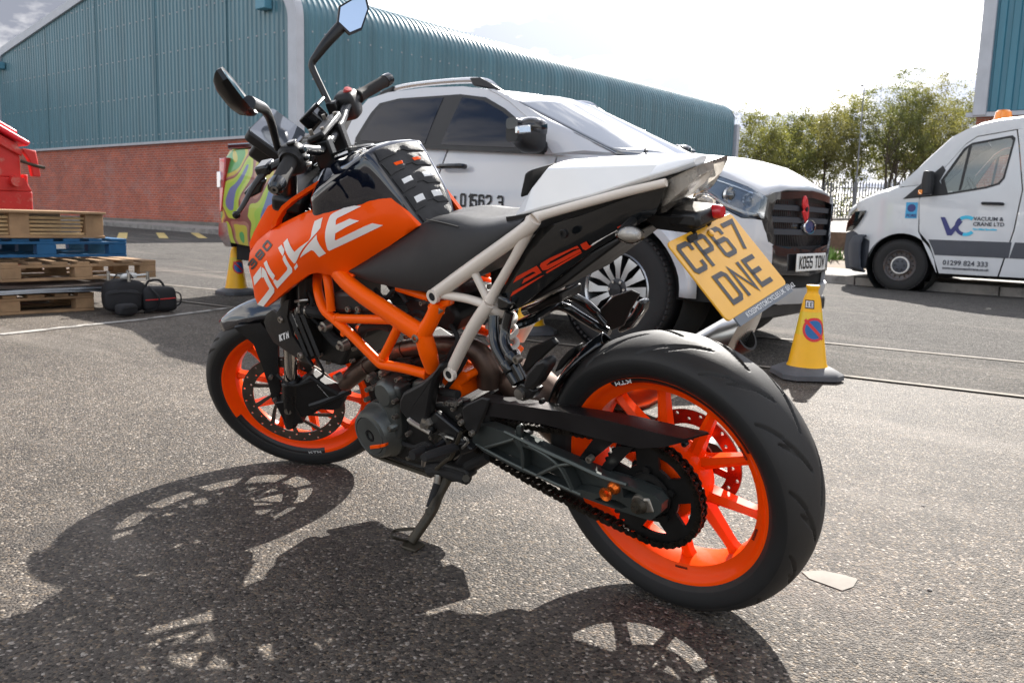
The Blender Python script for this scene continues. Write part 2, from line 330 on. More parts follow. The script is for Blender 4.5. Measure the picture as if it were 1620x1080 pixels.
# ------------------------------------------------------------------ surfaces of the setting
def node_mat(name):
    m = bpy.data.materials.new(name); m.use_nodes = True; t = m.node_tree; M_[name] = m
    def N(ty, **k):
        n = t.nodes.new(ty)
        for a, c in k.items(): setattr(n, a, c)
        return n
    return m, t, t.nodes['Principled BSDF'], N, t.links.new
def asphalt(name, base, light, tan, wear=.5, stone=150, rough=.62):
    m, t, b, N, L = node_mat(name); tcn = N('ShaderNodeTexCoord'); co = tcn.outputs['Object']
    vo = N('ShaderNodeTexVoronoi'); vo.inputs['Scale'].default_value = stone; vo.inputs['Randomness'].default_value = 1; L(co, vo.inputs['Vector'])
    sepc = N('ShaderNodeSeparateColor'); L(vo.outputs['Color'], sepc.inputs[0])
    rmp = N('ShaderNodeValToRGB'); L(sepc.outputs[0], rmp.inputs[0]); e = rmp.color_ramp.elements
    e[0].position = 0; e[0].color = (*[c*.22 for c in base], 1); e[1].position = 1; e[1].color = (*light, 1)
    for p, c in ((.3, base), (.72, tuple(c*1.35 for c in base)), (.9, tan)):
        q = e.new(p); q.color = (*c, 1)
    big = N('ShaderNodeTexNoise'); big.inputs['Scale'].default_value = .55; big.inputs['Detail'].default_value = 7; big.inputs['Roughness'].default_value = .62; L(co, big.inputs[0])
    mid = N('ShaderNodeTexNoise'); mid.inputs['Scale'].default_value = 9; mid.inputs['Detail'].default_value = 6; L(co, mid.inputs[0])
    bm_ = N('ShaderNodeMapRange'); L(big.outputs[0], bm_.inputs[0]); bm_.inputs[1].default_value = .3; bm_.inputs[2].default_value = .72; bm_.inputs[3].default_value = 1-.28*wear; bm_.inputs[4].default_value = 1+.28*wear
    mm = N('ShaderNodeMapRange'); L(mid.outputs[0], mm.inputs[0]); mm.inputs[1].default_value = .3; mm.inputs[2].default_value = .7; mm.inputs[3].default_value = .84; mm.inputs[4].default_value = 1.14
    pr = N('ShaderNodeMath', operation='MULTIPLY'); L(bm_.outputs[0], pr.inputs[0]); L(mm.outputs[0], pr.inputs[1])
    sc = N('ShaderNodeVectorMath', operation='SCALE'); L(rmp.outputs[0], sc.inputs[0]); L(pr.outputs[0], sc.inputs['Scale'])
    L(sc.outputs[0], b.inputs['Base Color'])
    # pale dust drifted along the wheel tracks, dark oil spots
    mp_ = N('ShaderNodeMapping'); L(co, mp_.inputs[0]); mp_.inputs['Scale'].default_value = (.22, 1.5, 1); mp_.inputs['Rotation'].default_value = (0, 0, .12)
    dn = N('ShaderNodeTexNoise'); dn.inputs['Scale'].default_value = 1.25; dn.inputs['Detail'].default_value = 8; dn.inputs['Roughness'].default_value = .6; L(mp_.outputs[0], dn.inputs[0])
    dr_ = N('ShaderNodeMapRange'); L(dn.outputs[0], dr_.inputs[0]); dr_.inputs[1].default_value = .54; dr_.inputs[2].default_value = .74; dr_.inputs[4].default_value = .55
    dx = N('ShaderNodeMix', data_type='RGBA'); L(dr_.outputs[0], dx.inputs[0]); L(sc.outputs[0], dx.inputs[6]); dx.inputs[7].default_value = (.27, .235, .20, 1)
    on = N('ShaderNodeTexNoise'); on.inputs['Scale'].default_value = 1.7; on.inputs['Detail'].default_value = 5; L(co, on.inputs[0])
    or_ = N('ShaderNodeMapRange'); L(on.outputs[0], or_.inputs[0]); or_.inputs[1].default_value = .62; or_.inputs[2].default_value = .74; or_.inputs[4].default_value = .6
    ox = N('ShaderNodeMix', data_type='RGBA'); L(or_.outputs[0], ox.inputs[0]); L(dx.outputs[2], ox.inputs[6]); ox.inputs[7].default_value = (.05, .047, .044, 1); L(ox.outputs[2], b.inputs['Base Color'])
    b.inputs['Roughness'].default_value = rough; b.inputs['Specular IOR Level'].default_value = .2 if rough < .7 else .15
    # stones stand proud of the bitumen between them
    d = N('ShaderNodeMapRange'); L(vo.outputs['Distance'], d.inputs[0]); d.inputs[1].default_value = .15; d.inputs[2].default_value = .75; d.inputs[3].default_value = 1; d.inputs[4].default_value = 0
    hs = N('ShaderNodeMath', operation='MULTIPLY_ADD'); L(sepc.outputs[1], hs.inputs[0]); hs.inputs[1].default_value = .7; L(d.outputs[0], hs.inputs[2])
    fn = N('ShaderNodeTexNoise'); fn.inputs['Scale'].default_value = 420; fn.inputs['Detail'].default_value = 3; L(co, fn.inputs[0])
    ha = N('ShaderNodeMath', operation='ADD'); L(hs.outputs[0], ha.inputs[0]); L(fn.outputs[0], ha.inputs[1])
    bp = N('ShaderNodeBump'); bp.inputs['Strength'].default_value = 1.0; bp.inputs['Distance'].default_value = .0042; L(ha.outputs[0], bp.inputs['Height']); L(bp.outputs[0], b.inputs['Normal'])
asphalt('asphalt', (.088, .075, .063), (.42, .375, .325), (.195, .148, .102), wear=1.1, stone=165)
asphalt('road_asphalt', (.092, .086, .080), (.27, .255, .24), (.14, .124, .106), wear=.4, stone=150, rough=.9)
asphalt('channel_asphalt', (.074, .068, .061), (.26, .24, .22), (.125, .105, .083), wear=1.0, stone=110, rough=.85)
def brick_mat(name, c1, c2, mortar, scale=1.0, along='X'):
    m, t, b, N, L = node_mat(name); tcn = N('ShaderNodeTexCoord'); sp = N('ShaderNodeSeparateXYZ'); L(tcn.outputs['Object'], sp.inputs[0]); cb = N('ShaderNodeCombineXYZ')
    ad = N('ShaderNodeMath', operation='ADD'); L(sp.outputs[0], ad.inputs[0]); L(sp.outputs[1], ad.inputs[1]); L(ad.outputs[0], cb.inputs[0]); L(sp.outputs[2], cb.inputs[1])
    br = N('ShaderNodeTexBrick'); L(cb.outputs[0], br.inputs['Vector']); br.inputs['Scale'].default_value = scale
    br.inputs['Color1'].default_value = (*c1, 1); br.inputs['Color2'].default_value = (*c2, 1); br.inputs['Mortar'].default_value = (*mortar, 1)
    br.inputs['Brick Width'].default_value = .225; br.inputs['Row Height'].default_value = .075; br.inputs['Mortar Size'].default_value = .0055; br.inputs['Bias'].default_value = -.1
    nz = N('ShaderNodeTexNoise'); nz.inputs['Scale'].default_value = 1.1; nz.inputs['Detail'].default_value = 8; nz.inputs['Roughness'].default_value = .65; L(tcn.outputs['Object'], nz.inputs[0])
    mr = N('ShaderNodeMapRange'); L(nz.outputs[0], mr.inputs[0]); mr.inputs[1].default_value = .3; mr.inputs[2].default_value = .7; mr.inputs[3].default_value = .78; mr.inputs[4].default_value = 1.18
    s2 = N('ShaderNodeVectorMath', operation='SCALE'); L(br.outputs[0], s2.inputs[0]); L(mr.outputs[0], s2.inputs['Scale'])
    # pale salt bloom
    n3 = N('ShaderNodeTexNoise'); n3.inputs['Scale'].default_value = .8; n3.inputs['Detail'].default_value = 10; n3.inputs['Roughness'].default_value = .7; L(tcn.outputs['Object'], n3.inputs[0])
    r3 = N('ShaderNodeMapRange'); L(n3.outputs[0], r3.inputs[0]); r3.inputs[1].default_value = .55; r3.inputs[2].default_value = .8; r3.inputs[4].default_value = .55
    mx_ = N('ShaderNodeMix', data_type='RGBA'); L(r3.outputs[0], mx_.inputs[0]); L(s2.outputs[0], mx_.inputs[6]); mx_.inputs[7].default_value = (.42, .36, .34, 1); L(mx_.outputs[2], b.inputs['Base Color'])
    b.inputs['Roughness'].default_value = .88
    bp = N('ShaderNodeBump'); bp.inputs['Strength'].default_value = .5; bp.inputs['Distance'].default_value = .008; L(br.outputs['Fac'], bp.inputs['Height']); bp.invert = True; L(bp.outputs[0], b.inputs['Normal'])
brick_mat('brickwork', (.45, .102, .052), (.30, .080, .056), (.38, .32, .28))
brick_mat('brickwork_right', (.36, .12, .07), (.30, .10, .06), (.34, .31, .28))
def cladding(name, col, scale=.7):
    m, t, b, N, L = node_mat(name); tcn = N('ShaderNodeTexCoord'); mp_ = N('ShaderNodeMapping'); L(tcn.outputs['Object'], mp_.inputs[0]); mp_.inputs['Scale'].default_value = (1.6, 1.6, .12)
    nz = N('ShaderNodeTexNoise'); nz.inputs['Scale'].default_value = scale*3; nz.inputs['Detail'].default_value = 8; L(mp_.outputs[0], nz.inputs[0])
    mr = N('ShaderNodeMapRange'); L(nz.outputs[0], mr.inputs[0]); mr.inputs[1].default_value = .3; mr.inputs[2].default_value = .7; mr.inputs[3].default_value = .82; mr.inputs[4].default_value = 1.16
    s2 = N('ShaderNodeVectorMath', operation='SCALE'); s2.inputs[0].default_value = col; L(mr.outputs[0], s2.inputs['Scale']); L(s2.outputs[0], b.inputs['Base Color'])
    b.inputs['Roughness'].default_value = .34; b.inputs['Specular IOR Level'].default_value = .6
cladding('teal_cladding', (.063, .162, .200)); cladding('blue_cladding', (.030, .165, .235))
mat('white_trim', (.46, .48, .52), .5, var=.1, vscale=2); mat('grey_trim', (.42, .42, .44), .5, var=.1); mat('blue_box', (.10, .27, .36), .5)
mat('concrete', (.34, .325, .30), .9, var=.22, vscale=3, bump=.3, bscale=60, mottle=((.16, .15, .13), 2.2, .55, .25))
mat('kerb_stone', (.27, .25, .23), .92, var=.25, vscale=4, bump=.4, bscale=80, mottle=((.12, .11, .10), 5, .52, .2))
mat('plinth_render', (.17, .155, .135), .95, var=.25, vscale=2)
mat('yellow_paint', (.56, .42, .16), .75, var=.2, vscale=9, mottle=((.16, .15, .13), 14, .62, .1))
mat('white_paint', (.36, .34, .31), .8, var=.2, vscale=9, mottle=((.12, .108, .096), 9, .47, .10))
mat('edging_paint', (.20, .175, .145), .85, var=.25, vscale=6, mottle=((.07, .062, .054), 9, .52, .15))
mat('dust', (.27, .25, .22), .95, var=.25, vscale=8)
mat('verge_soil', (.20, .155, .115), .95, var=.35, vscale=4, bump=.6, bscale=30)
mat('grass_blade', (.11, .19, .035), .6, var=.4, vscale=3)
mat('sleeper', (.12, .075, .05), .9, var=.35, vscale=5, bump=.5, bscale=40)
mat('galvanised', (.19, .20, .21), .55, metal=.4, var=.15)
mat('barrier_yellow', (.72, .47, .06), .55, var=.1); mat('barrier_white', (.72, .70, .66), .6, var=.1); mat('black_steel', (.02, .02, .022), .5)
mat('bark', (.085, .068, .052), .9, var=.35, vscale=8, bump=.5, bscale=30)
def leafmat(name, c):
    m, t, b, N, L = node_mat(name); oi = N('ShaderNodeTexCoord'); nz = N('ShaderNodeTexNoise'); nz.inputs['Scale'].default_value = 1.1; nz.inputs['Detail'].default_value = 4; L(oi.outputs['Object'], nz.inputs[0])
    mr = N('ShaderNodeMapRange'); L(nz.outputs[0], mr.inputs[0]); mr.inputs[1].default_value = .3; mr.inputs[2].default_value = .7; mr.inputs[3].default_value = .6; mr.inputs[4].default_value = 1.45
    s2 = N('ShaderNodeVectorMath', operation='SCALE'); s2.inputs[0].default_value = c; L(mr.outputs[0], s2.inputs['Scale']); L(s2.outputs[0], b.inputs['Base Color']); b.inputs['Roughness'].default_value = .55
    tl = N('ShaderNodeBsdfTranslucent'); s3 = N('ShaderNodeVectorMath', operation='MULTIPLY'); L(s2.outputs[0], s3.inputs[0]); s3.inputs[1].default_value = (1.5, 1.35, .7); L(s3.outputs[0], tl.inputs[0])
    ms = N('ShaderNodeMixShader'); ms.inputs[0].default_value = .45; L(b.outputs[0], ms.inputs[1]); L(tl.outputs[0], ms.inputs[2]); L(ms.outputs[0], t.nodes['Material Output'].inputs[0])
leafmat('leaf_a', (.150, .165, .060)); leafmat('leaf_b', (.118, .140, .056)); leafmat('leaf_c', (.170, .175, .075))

# ------------------------------------------------------------------ ground
E_UP = Vector((.9025, -.4307))
def kerb_y(x): return -11.08+.058*x
def sstep(t): t = max(0, min(1, t)); return t*t*(3-2*t)
def gz(x, y):
    u = (x-CAM.x)*E_UP.x+(y-CAM.y)*E_UP.y
    z = min(max(u-8.5, 0)*.0118, .24)
    t = kerb_y(x)-2.0-y
    if t > 0: z += (.105+.029*min(t, 42))*(1-sstep((x-15)/3.2) if y > -40 else 1)
    return z
xs = [-300, -120, -60, -30, -15, -8] + [i*1.0 for i in range(-6, 34)] + [36, 40, 46, 55, 70, 100, 160, 300]
ys = [-300, -160, -100, -75] + [-60+i*2 for i in range(0, 22)] + [-16.5+i*.75 for i in range(0, 18)] + [-2.5, -1, 0, 1, 2, 4, 8, 15, 30, 60, 120, 300]
m = MB(); m.add([(x, y, gz(x, y)) for y in ys for x in xs], [(j*len(xs)+i, j*len(xs)+i+1, (j+1)*len(xs)+i+1, (j+1)*len(xs)+i) for j in range(len(ys)-1) for i in range(len(xs)-1)])
ground = tag(m.build('ground', 'asphalt', smooth=60, fix=False), 'worn grey tarmac of the works yard', None, kind='structure')
def strip(name, pts, wid, material, dz, label, n=None, parent=None):
    """a sheet following the ground along a centre line"""
    P = []
    for a, b in zip(pts[:-1], pts[1:]):
        a, b = Vector(a), Vector(b); k = max(1, int((b-a).length/.5)); P += [a+(b-a)*(i/k) for i in range(k)]
    P.append(Vector(pts[-1])); L_, R_ = [], []
    for i, q in enumerate(P):
        t = (P[min(i+1, len(P)-1)]-P[max(i-1, 0)]).normalized(); nn = Vector((-t.y, t.x)); a, b = q+nn*wid/2, q-nn*wid/2
        L_.append((a.x, a.y, gz(a.x, a.y)+dz)); R_.append((b.x, b.y, gz(b.x, b.y)+dz))
    k = len(P); m = MB().add(L_+R_, [(i, i+1, k+i+1, k+i) for i in range(k-1)])
    o = m.build(name, material, parent, smooth=60, fix=False); tag(o, label, None, kind='structure'); return o
def sheet(name, poly, material, dz, label):
    vs, fs = tri2d(poly, .6); m = MB().add([(x, y, gz(x, y)+dz) for x, y in vs], fs); o = m.build(name, material, smooth=60, fix=True)
    return tag(o, label, None, kind='structure')
l2 = [(-14, -5.9), (-.01, -3.24), (.9, -3.08), (1.32, -3.0), (5.64, -2.14), (6.38, -2.02), (13, -.9)]
l1 = [(-14, -7.1), (.24, -4.56), (1.5, -4.34), (1.9, -4.24), (7.41, -2.72), (8.17, -2.55), (14, -1.5)]
chan = l2[:1]+l2[1:]+list(reversed(l1))
sheet('drain_channel', [(x, y) for x, y in l2]+[(x, y) for x, y in reversed(l1)], 'channel_asphalt', .004, 'darker tarmac strip between two pale edging lines')
strip('edging_strip', l1, .055, 'edging_paint', .009, 'pale edging line along the far side of the dark strip')
strip('edging_strip', l2, .05, 'edging_paint', .009, 'pale edging line along the near side of the dark strip')
sheet('road', [(-60, -7.6-3.4), (-14, -7.15), (.24, -4.6), (7.41, -2.78), (14, -1.55), (60, 6), (60, kerb_y(60)+.02), (-60, kerb_y(-60)+.02)], 'road_asphalt', .004, 'grey tarmac road running past the parked van')
strip('bay_line', [(4.99, -.19), (5.16, -.76), (5.24, -1.15), (5.62, -2.11)], .075, 'white_paint', .005, 'worn white painted bay line beside the black bags')
strip('far_line', [(10.4, -2.4), (9.74, -2.98), (8.74, -4.19), (8.0, -5.0)], .05, 'edging_paint', .010, 'thin pale line on the road beyond the pallets')
for i in range(6):
    q = Vector((17.8+.02*i, -7.5-.95*i+.95)); strip('yellow_marking', [(q.x, q.y), (q.x+2.95, q.y-1.33)], .20, 'yellow_paint', .008, 'short slanted yellow road stripe in front of the brick gable')
# irregular pale patch beside the rear tyre, and small litter
m = MB(); pp = [(1268, 904), (1300, 902), (1335, 909), (1357, 916), (1350, 928), (1332, 934), (1305, 924), (1280, 915)]
m.prism([Gd(a, b, .001) for a, b in pp], (0, 0, .0012)); tag(m.build('cement_patch', 'dust'), 'small pale cement splash on the tarmac beside the rear tyre', 'patch')
# ------------------------------------------------------------------ kerb, pavement, verge
m0 = MB(); 
kerb_root = thing('kerb', None, None); kerb_root['kind'] = 'structure'; kerb_root['label'] = 'long grey kerb along the far side of the road'
for i in range(-12, 40):
    x0, x1 = i*.92, i*.92+.905
    if x1 > 36: break
    a = [(x0, kerb_y(x0)), (x1, kerb_y(x1)), (x1, kerb_y(x1)-.14), (x0, kerb_y(x0)-.14)]
    z = gz(x0, kerb_y(x0)); jit = random.Random(i).uniform(-.006, .006)
    mm_ = MB(); mm_.prism([(p[0], p[1]+jit, z-.05) for p in a], (0, 0, .175+jit)); mm_.build('kerb_stone', 'kerb_stone', kerb_root, bevel=.012)
poly = [(-14, kerb_y(-14)-.142), (36, kerb_y(36)-.142), (36, kerb_y(36)-1.9), (-14, kerb_y(-14)-1.9)]
vs, fs = tri2d(poly, .7); m = MB().add([(x, y, gz(x, y) + .122-(0.0 if y > kerb_y(x)-1.5 else 0)) for x, y in vs], fs)
o = m.build('pavement', 'concrete', smooth=60); tag(o, 'pale concrete pavement behind the kerb', None, kind='structure')
poly = [(-14, kerb_y(-14)-1.9), (15.6, kerb_y(15.6)-1.9), (15.6, -17.5), (-14, -17.5)]
vs, fs = tri2d(poly, .9); rnd = random.Random(4); m = MB().add([(x, y, gz(x, y)+.105-.085*sstep((kerb_y(x)-1.9-y)/2)+rnd.uniform(0, .03)) for x, y in vs], fs)
tag(m.build('verge', 'verge_soil', smooth=60), 'bare soil verge between pavement and low sleeper wall', None, kind='structure')
def tuft(name, loc, n, h, sp, label, rs, material='grass_blade'):
    r = random.Random(rs); m = MB()
    for _ in range(n):
        a = r.uniform(0, 6.28); d = r.uniform(0, sp); b = Vector((math.cos(a)*d, math.sin(a)*d, 0)); hh = h*r.uniform(.5, 1.1); l = Vector((r.uniform(-.5, .5), r.uniform(-.5, .5), 1)).normalized()*hh
        w = Vector((math.cos(a*3), math.sin(a*3), 0))*.012*hh/.2
        m.add([b-w, b+w, b+l*.6+w*.7, b+l*.6-w*.7, b+l+Vector((l.x, l.y, 0))*.3], [(0, 1, 2, 3), (3, 2, 4)])
    o = m.build(name, material, smooth=0, fix=False); o.location = loc; return tag(o, label, 'grass', kind='stuff')
for i, (x, y) in enumerate([(5.6, -14.0), (5.2, -13.6), (6.2, -14.6), (4.7, -14.2), (3.4, -13.9), (6.8, -15.2)]):
    tuft('grass_tuft', (x, y, gz(x, y)+.06), 220, .26, .35, ['bright grass clump in front of the van nose', 'short grass at the foot of the kerb verge', 'grass clump near the truck grille', 'low grass behind the van bumper', 'grass strip behind the van', 'grass by the sleeper wall end'][i], i)
w = thing('sleeper_wall', 'low dark timber sleeper wall behind the verge', 'wall', (0, 0, 0))
for r_ in range(2):
    for i in range(9):
        x0 = -6+i*2.42+r_*.7; mm_ = MB(); z = gz(x0+1.2, -17.6)+.0+r_*.215; mm_.box((x0+1.2, -17.6, z+.105), (2.40, .24, .21)); mm_.build('sleeper', 'sleeper', w, bevel=.015)
# ------------------------------------------------------------------ big teal works building
BX, BYL, BZ = 19.3, 26.4, .30
bld = thing('works_building', 'long teal corrugated works building with red brick base and rounded eaves', 'building', (18.68, -11.62, 0), math.atan2(1.01, 19.27))
EH, ER, PIT = 5.75, 1.05, math.radians(9.5); BRK = 2.87
prof = [(0, BRK)] + [(0, BRK+(EH-BRK)*k/3) for k in (1, 2, 3)]
for k in range(1, 9):
    a = (math.pi/2-PIT)*k/8; prof.append((ER*(1-math.cos(a)), EH+ER*math.sin(a)))
xr = BX/2; x_, z_ = prof[-1]; prof += [(x_+(xr-x_)*k/2, z_+(xr-x_)*math.tan(PIT)*k/2) for k in (1, 2)]
def roof_z(x):
    x = min(x, BX-x)
    if x < ER*(1-math.sin(PIT)): return EH+ER*math.sin(math.acos(max(-1, 1-x/ER)))
    return z_+(x-x_)*math.tan(PIT)
def wave(s, per=.2, d=.03):
    t = (s/per) % 1
    return d if .08 <= t <= .42 else 0 if .58 <= t <= .92 else (d*(t-.92)/.16 if t > .92 else d*(t+.08)/.16 if t < .08 else d*(.58-t)/.16)
def side_sheet(mir):
    nrm = []
    for i, p in enumerate(prof):
        a, b = prof[max(i-1, 0)], prof[min(i+1, len(prof)-1)]; t = Vector((b[0]-a[0], b[1]-a[1])).normalized(); nrm.append(Vector((-t.y, t.x)))
    rings = []; n = int(BYL/.2)
    for k in range(n):
        for f in (.08, .42, .58, .92):
            s_ = (k+f)*.2; w_ = wave(s_+1e-6)
            rings.append([((p[0]+nrm[i].x*w_) if not mir else BX-(p[0]+nrm[i].x*w_), -s_, p[1]+nrm[i].y*w_) for i, p in enumerate(prof)])
    return MB().loft(rings, closed=False, caps=False)
side_sheet(False).build('side_cladding', 'teal_cladding', bld, smooth=30); side_sheet(True).build('side_cladding', 'teal_cladding', bld, smooth=30)
def gable_sheet(y, sgn):
    m = MB(); vs = []; n = int(BX/.2)
    for k in range(n+1):
        for f in (.08, .42, .58, .92):
            x = (k+f)*.2
            if x < .02 or x > BX-.02: continue
            vs.append((x, y+sgn*wave(x+1e-6), roof_z(x)-.02)); vs.append((x, y+sgn*wave(x+1e-6), BRK))
    return m.add(vs, [(2*i, 2*i+1, 2*i+3, 2*i+2) for i in range(len(vs)//2-1)])
gable_sheet(-.02, 1).build('gable_cladding', 'teal_cladding', bld, smooth=30); gable_sheet(-BYL+.02, -1).build('gable_cladding', 'teal_cladding', bld, smooth=30)
fx_ = MB()
for zf in (3.1, 4.3, 5.5, 6.6, 7.4):
    for k in range(46):
        x = .5+k*.4
        if x < BX-.4 and roof_z(x) > zf+.35: fx_.box((x+.05, .018, zf), (.035, .02, .035))
    for k in range(64):
        if zf < 5.6: fx_.box((-.036, -.4-k*.4-.05, zf), (.02, .035, .035))
fx_.build('fixings', 'grey_trim', bld, smooth=0)['kind'] = 'stuff'
for x in (3.2, 7.05, 10.9, 14.75): m = MB(); m.box((x, .022, (BRK+roof_z(x))/2), (.03, .02, roof_z(x)-BRK-.1)); m.build('sheet_lap', 'teal_cladding', bld)
m = MB(); m.box((BX/2, -BYL/2, (BZ+BRK)/2-.3), (BX-.12, BYL-.12, BRK-BZ+.6)); m.build('brick_wall', 'brickwork', bld, smooth=0)
m = MB(); m.box((BX/2, -BYL/2, .14), (BX-.06, BYL-.06, .62)); m.build('plinth', 'plinth_render', bld)
m = MB(); m.box((BX/2, .015, BRK-.02), (BX+.1, .08, .075)); m.box((-.015, -BYL/2, BRK-.02), (.08, BYL, .075)); m.build('drip_flashing', 'grey_trim', bld)
def verge_strip(x_off, mir, name):
    rings = []
    P = [(p[0], p[1]) for p in prof]; P[0] = (0, BRK-.05)
    for i, p in enumerate(P):
        a, b = P[max(i-1, 0)], P[min(i+1, len(P)-1)]; t = Vector((b[0]-a[0], b[1]-a[1])).normalized(); nn = Vector((-t.y, t.x)); o_ = Vector(p)+nn*.06; i_ = Vector(p)-nn*(.29 if i < 9 else .22)
        q = [(o_.x, .09, o_.y), (i_.x, .09, i_.y), (i_.x, .0, i_.y), (o_.x, -.16, o_.y)]
        rings.append([(BX-a_, b_, c_) if mir else (a_, b_, c_) for a_, b_, c_ in q])
    MB().loft(rings).build(name, 'white_trim', bld, smooth=30)
verge_strip(0, False, 'corner_trim'); verge_strip(0, True, 'verge_trim')
m = MB(); m.box((0, -BYL, (BRK+EH)/2), (.3, .3, EH-BRK)); m.build('corner_trim', 'white_trim', bld)
for x in (1.25, BX-.75):
    m = MB(); m.box((x, .14, roof_z(x)-.62), (.42, .24, .26)); m.build('wall_box', 'blue_box', bld, bevel=.02)
# building on the right, behind the van
rb = thing('cladding_building', 'tall blue clad unit above brick, behind the van cab', 'building', (6.05, -25.35, 0), math.radians(4))
m = MB(); vs = []
for k in range(70):
    for f in (0, .18, .26, .74, .82):
        x = -.30-(k+f)*.34; d = .045 if .2 < f < .8 else 0; vs += [(x, d, 9.5), (x, d, 4.16)]
m.add(vs, [(2*i, 2*i+2, 2*i+3, 2*i+1) for i in range(len(vs)//2-1)]); m.build('cladding', 'blue_cladding', rb, smooth=30)
m = MB(); m.box((-.14, -.05, 6.8), (.34, .36, 5.5)); m.build('corner_trim', 'white_trim', rb, bevel=.02)
m = MB(); m.box((-12, .03, 4.08), (24.4, .12, .12)); m.build('drip_flashing', 'white_trim', rb)
m = MB(); m.box((-12.0, -6, 2.0), (23.9, 11.9, 4.08)); m.build('brick_wall', 'brickwork_right', rb, smooth=0)
m = MB(); m.box((-12.0, -6.1, 6.8), (23.7, 11.8, 5.35)); m.build('upper_wall', 'grey_trim', rb, smooth=0)
m = MB(); m.box((-2.9, .06, 3.45), (3.4, .05, .62)); b_ = m.build('name_board', 'barrier_yellow', rb)
text_mb('UNIT', .34, (-1.5, .09, 3.32), (-1, 0, 0), (0, 0, 1)) if False else None
# small teal block far left, beyond the gable
ob = thing('far_building', 'small teal roof peeping past the gable far left', 'building', (47, -7.5, 0), .05)
m = MB(); m.box((2, 0, 3.0), (8, 9, 6.0)); m.build('wall', 'teal_cladding', ob); m = MB(); m.prism([(-2.3, 4.7, 6), (-2.3, -4.7, 6), (-2.3, 0, 7.1)], (8.6, 0, 0)); m.build('roof', 'grey_trim', ob)
# ------------------------------------------------------------------ fence, barrier, lamp post
FN = [Vector((26, -43.2)), Vector((15, -48.4)), Vector((4, -53.0))]
fen = thing('palisade_fence', 'grey steel palisade fence in front of the trees', 'fence')
pm = MB(); d = 0
for a, b in zip(FN[:-1], FN[1:]):
    t = (b-a).normalized(); ln = (b-a).length; k = int(ln/.155)
    for i in range(k):
        q = a+t*(i*.155); z = gz(q.x, q.y); w_ = t*.034
        pm.prism([(q.x-w_.x, q.y-w_.y, z+.05), (q.x+w_.x, q.y+w_.y, z+.05), (q.x+w_.x, q.y+w_.y, z+2.0), (q.x, q.y, z+2.12), (q.x-w_.x, q.y-w_.y, z+2.0)], (-t.y*.012, t.x*.012, 0))
    for h in (.4, 1.7):
        rm = MB(); za, zb = gz(a.x, a.y)+h, gz(b.x, b.y)+h; n_ = Vector((t.y, -t.x))*.03
        rm.prism([(a.x+n_.x, a.y+n_.y, za), (b.x+n_.x, b.y+n_.y, zb), (b.x+n_.x, b.y+n_.y, zb+.05), (a.x+n_.x, a.y+n_.y, za+.05)], (n_.x, n_.y, 0)); rm.build('rail', 'galvanised', fen)
    for i in range(int(ln/2.75)+1):
        q = a+t*(i*2.75); z = gz(q.x, q.y); po = MB(); po.box((q.x+t.y*.1, q.y-t.x*.1, z+1.0), (.08, .08, 2.0)); po.build('post', 'galvanised', fen)
po = pm.build('pales', 'galvanised', fen, smooth=0); po['kind'] = 'stuff'
br_ = thing('slatted_barrier', 'yellow and white slatted barrier in front of the fence', 'barrier', (16.0, -36.4, gz(16, -36.4)), math.radians(-42))
for i in range(9):
    mm_ = MB(); mm_.box((-.55+i*.125, 0, .48), (.085, .03, .74)); mm_.build('slat', 'barrier_white' if i % 2 == 0 else 'barrier_yellow', br_, bevel=.006)
for h in (.2, .78):
    mm_ = MB(); mm_.box((-.05, -.04, h), (1.25, .04, .06)); mm_.build('rail', 'barrier_white', br_)
mm_ = MB(); mm_.box((.64, 0, .5), (.13, .13, 1.0)); mm_.build('post', 'black_steel', br_); mm_ = MB(); mm_.box((-.66, 0, .46), (.06, .06, .92)); mm_.build('post', 'black_steel', br_)
lp = thing('lamp_post', 'slim grey lamp post rising in front of the trees', 'lamp post', (16.6, -45.2, gz(16.6, -45.2)))
mm_ = MB(); mm_.tube([(0, 0, 0), (0, 0, 1.2), (0, 0, 6.9)], [.06, .042, .03], 10, smooth=False); mm_.build('pole', 'galvanised', lp)
mm_ = MB(); mm_.tube([(0, 0, 6.85), (0, .06, 6.95), (0, .2, 6.97)], .022, 8); mm_.build('arm', 'galvanised', lp)
mm_ = MB(); mm_.box((0, .32, 6.97), (.14, .3, .07), taper=.7); mm_.build('lantern', 'galvanised', lp, bevel=.02)
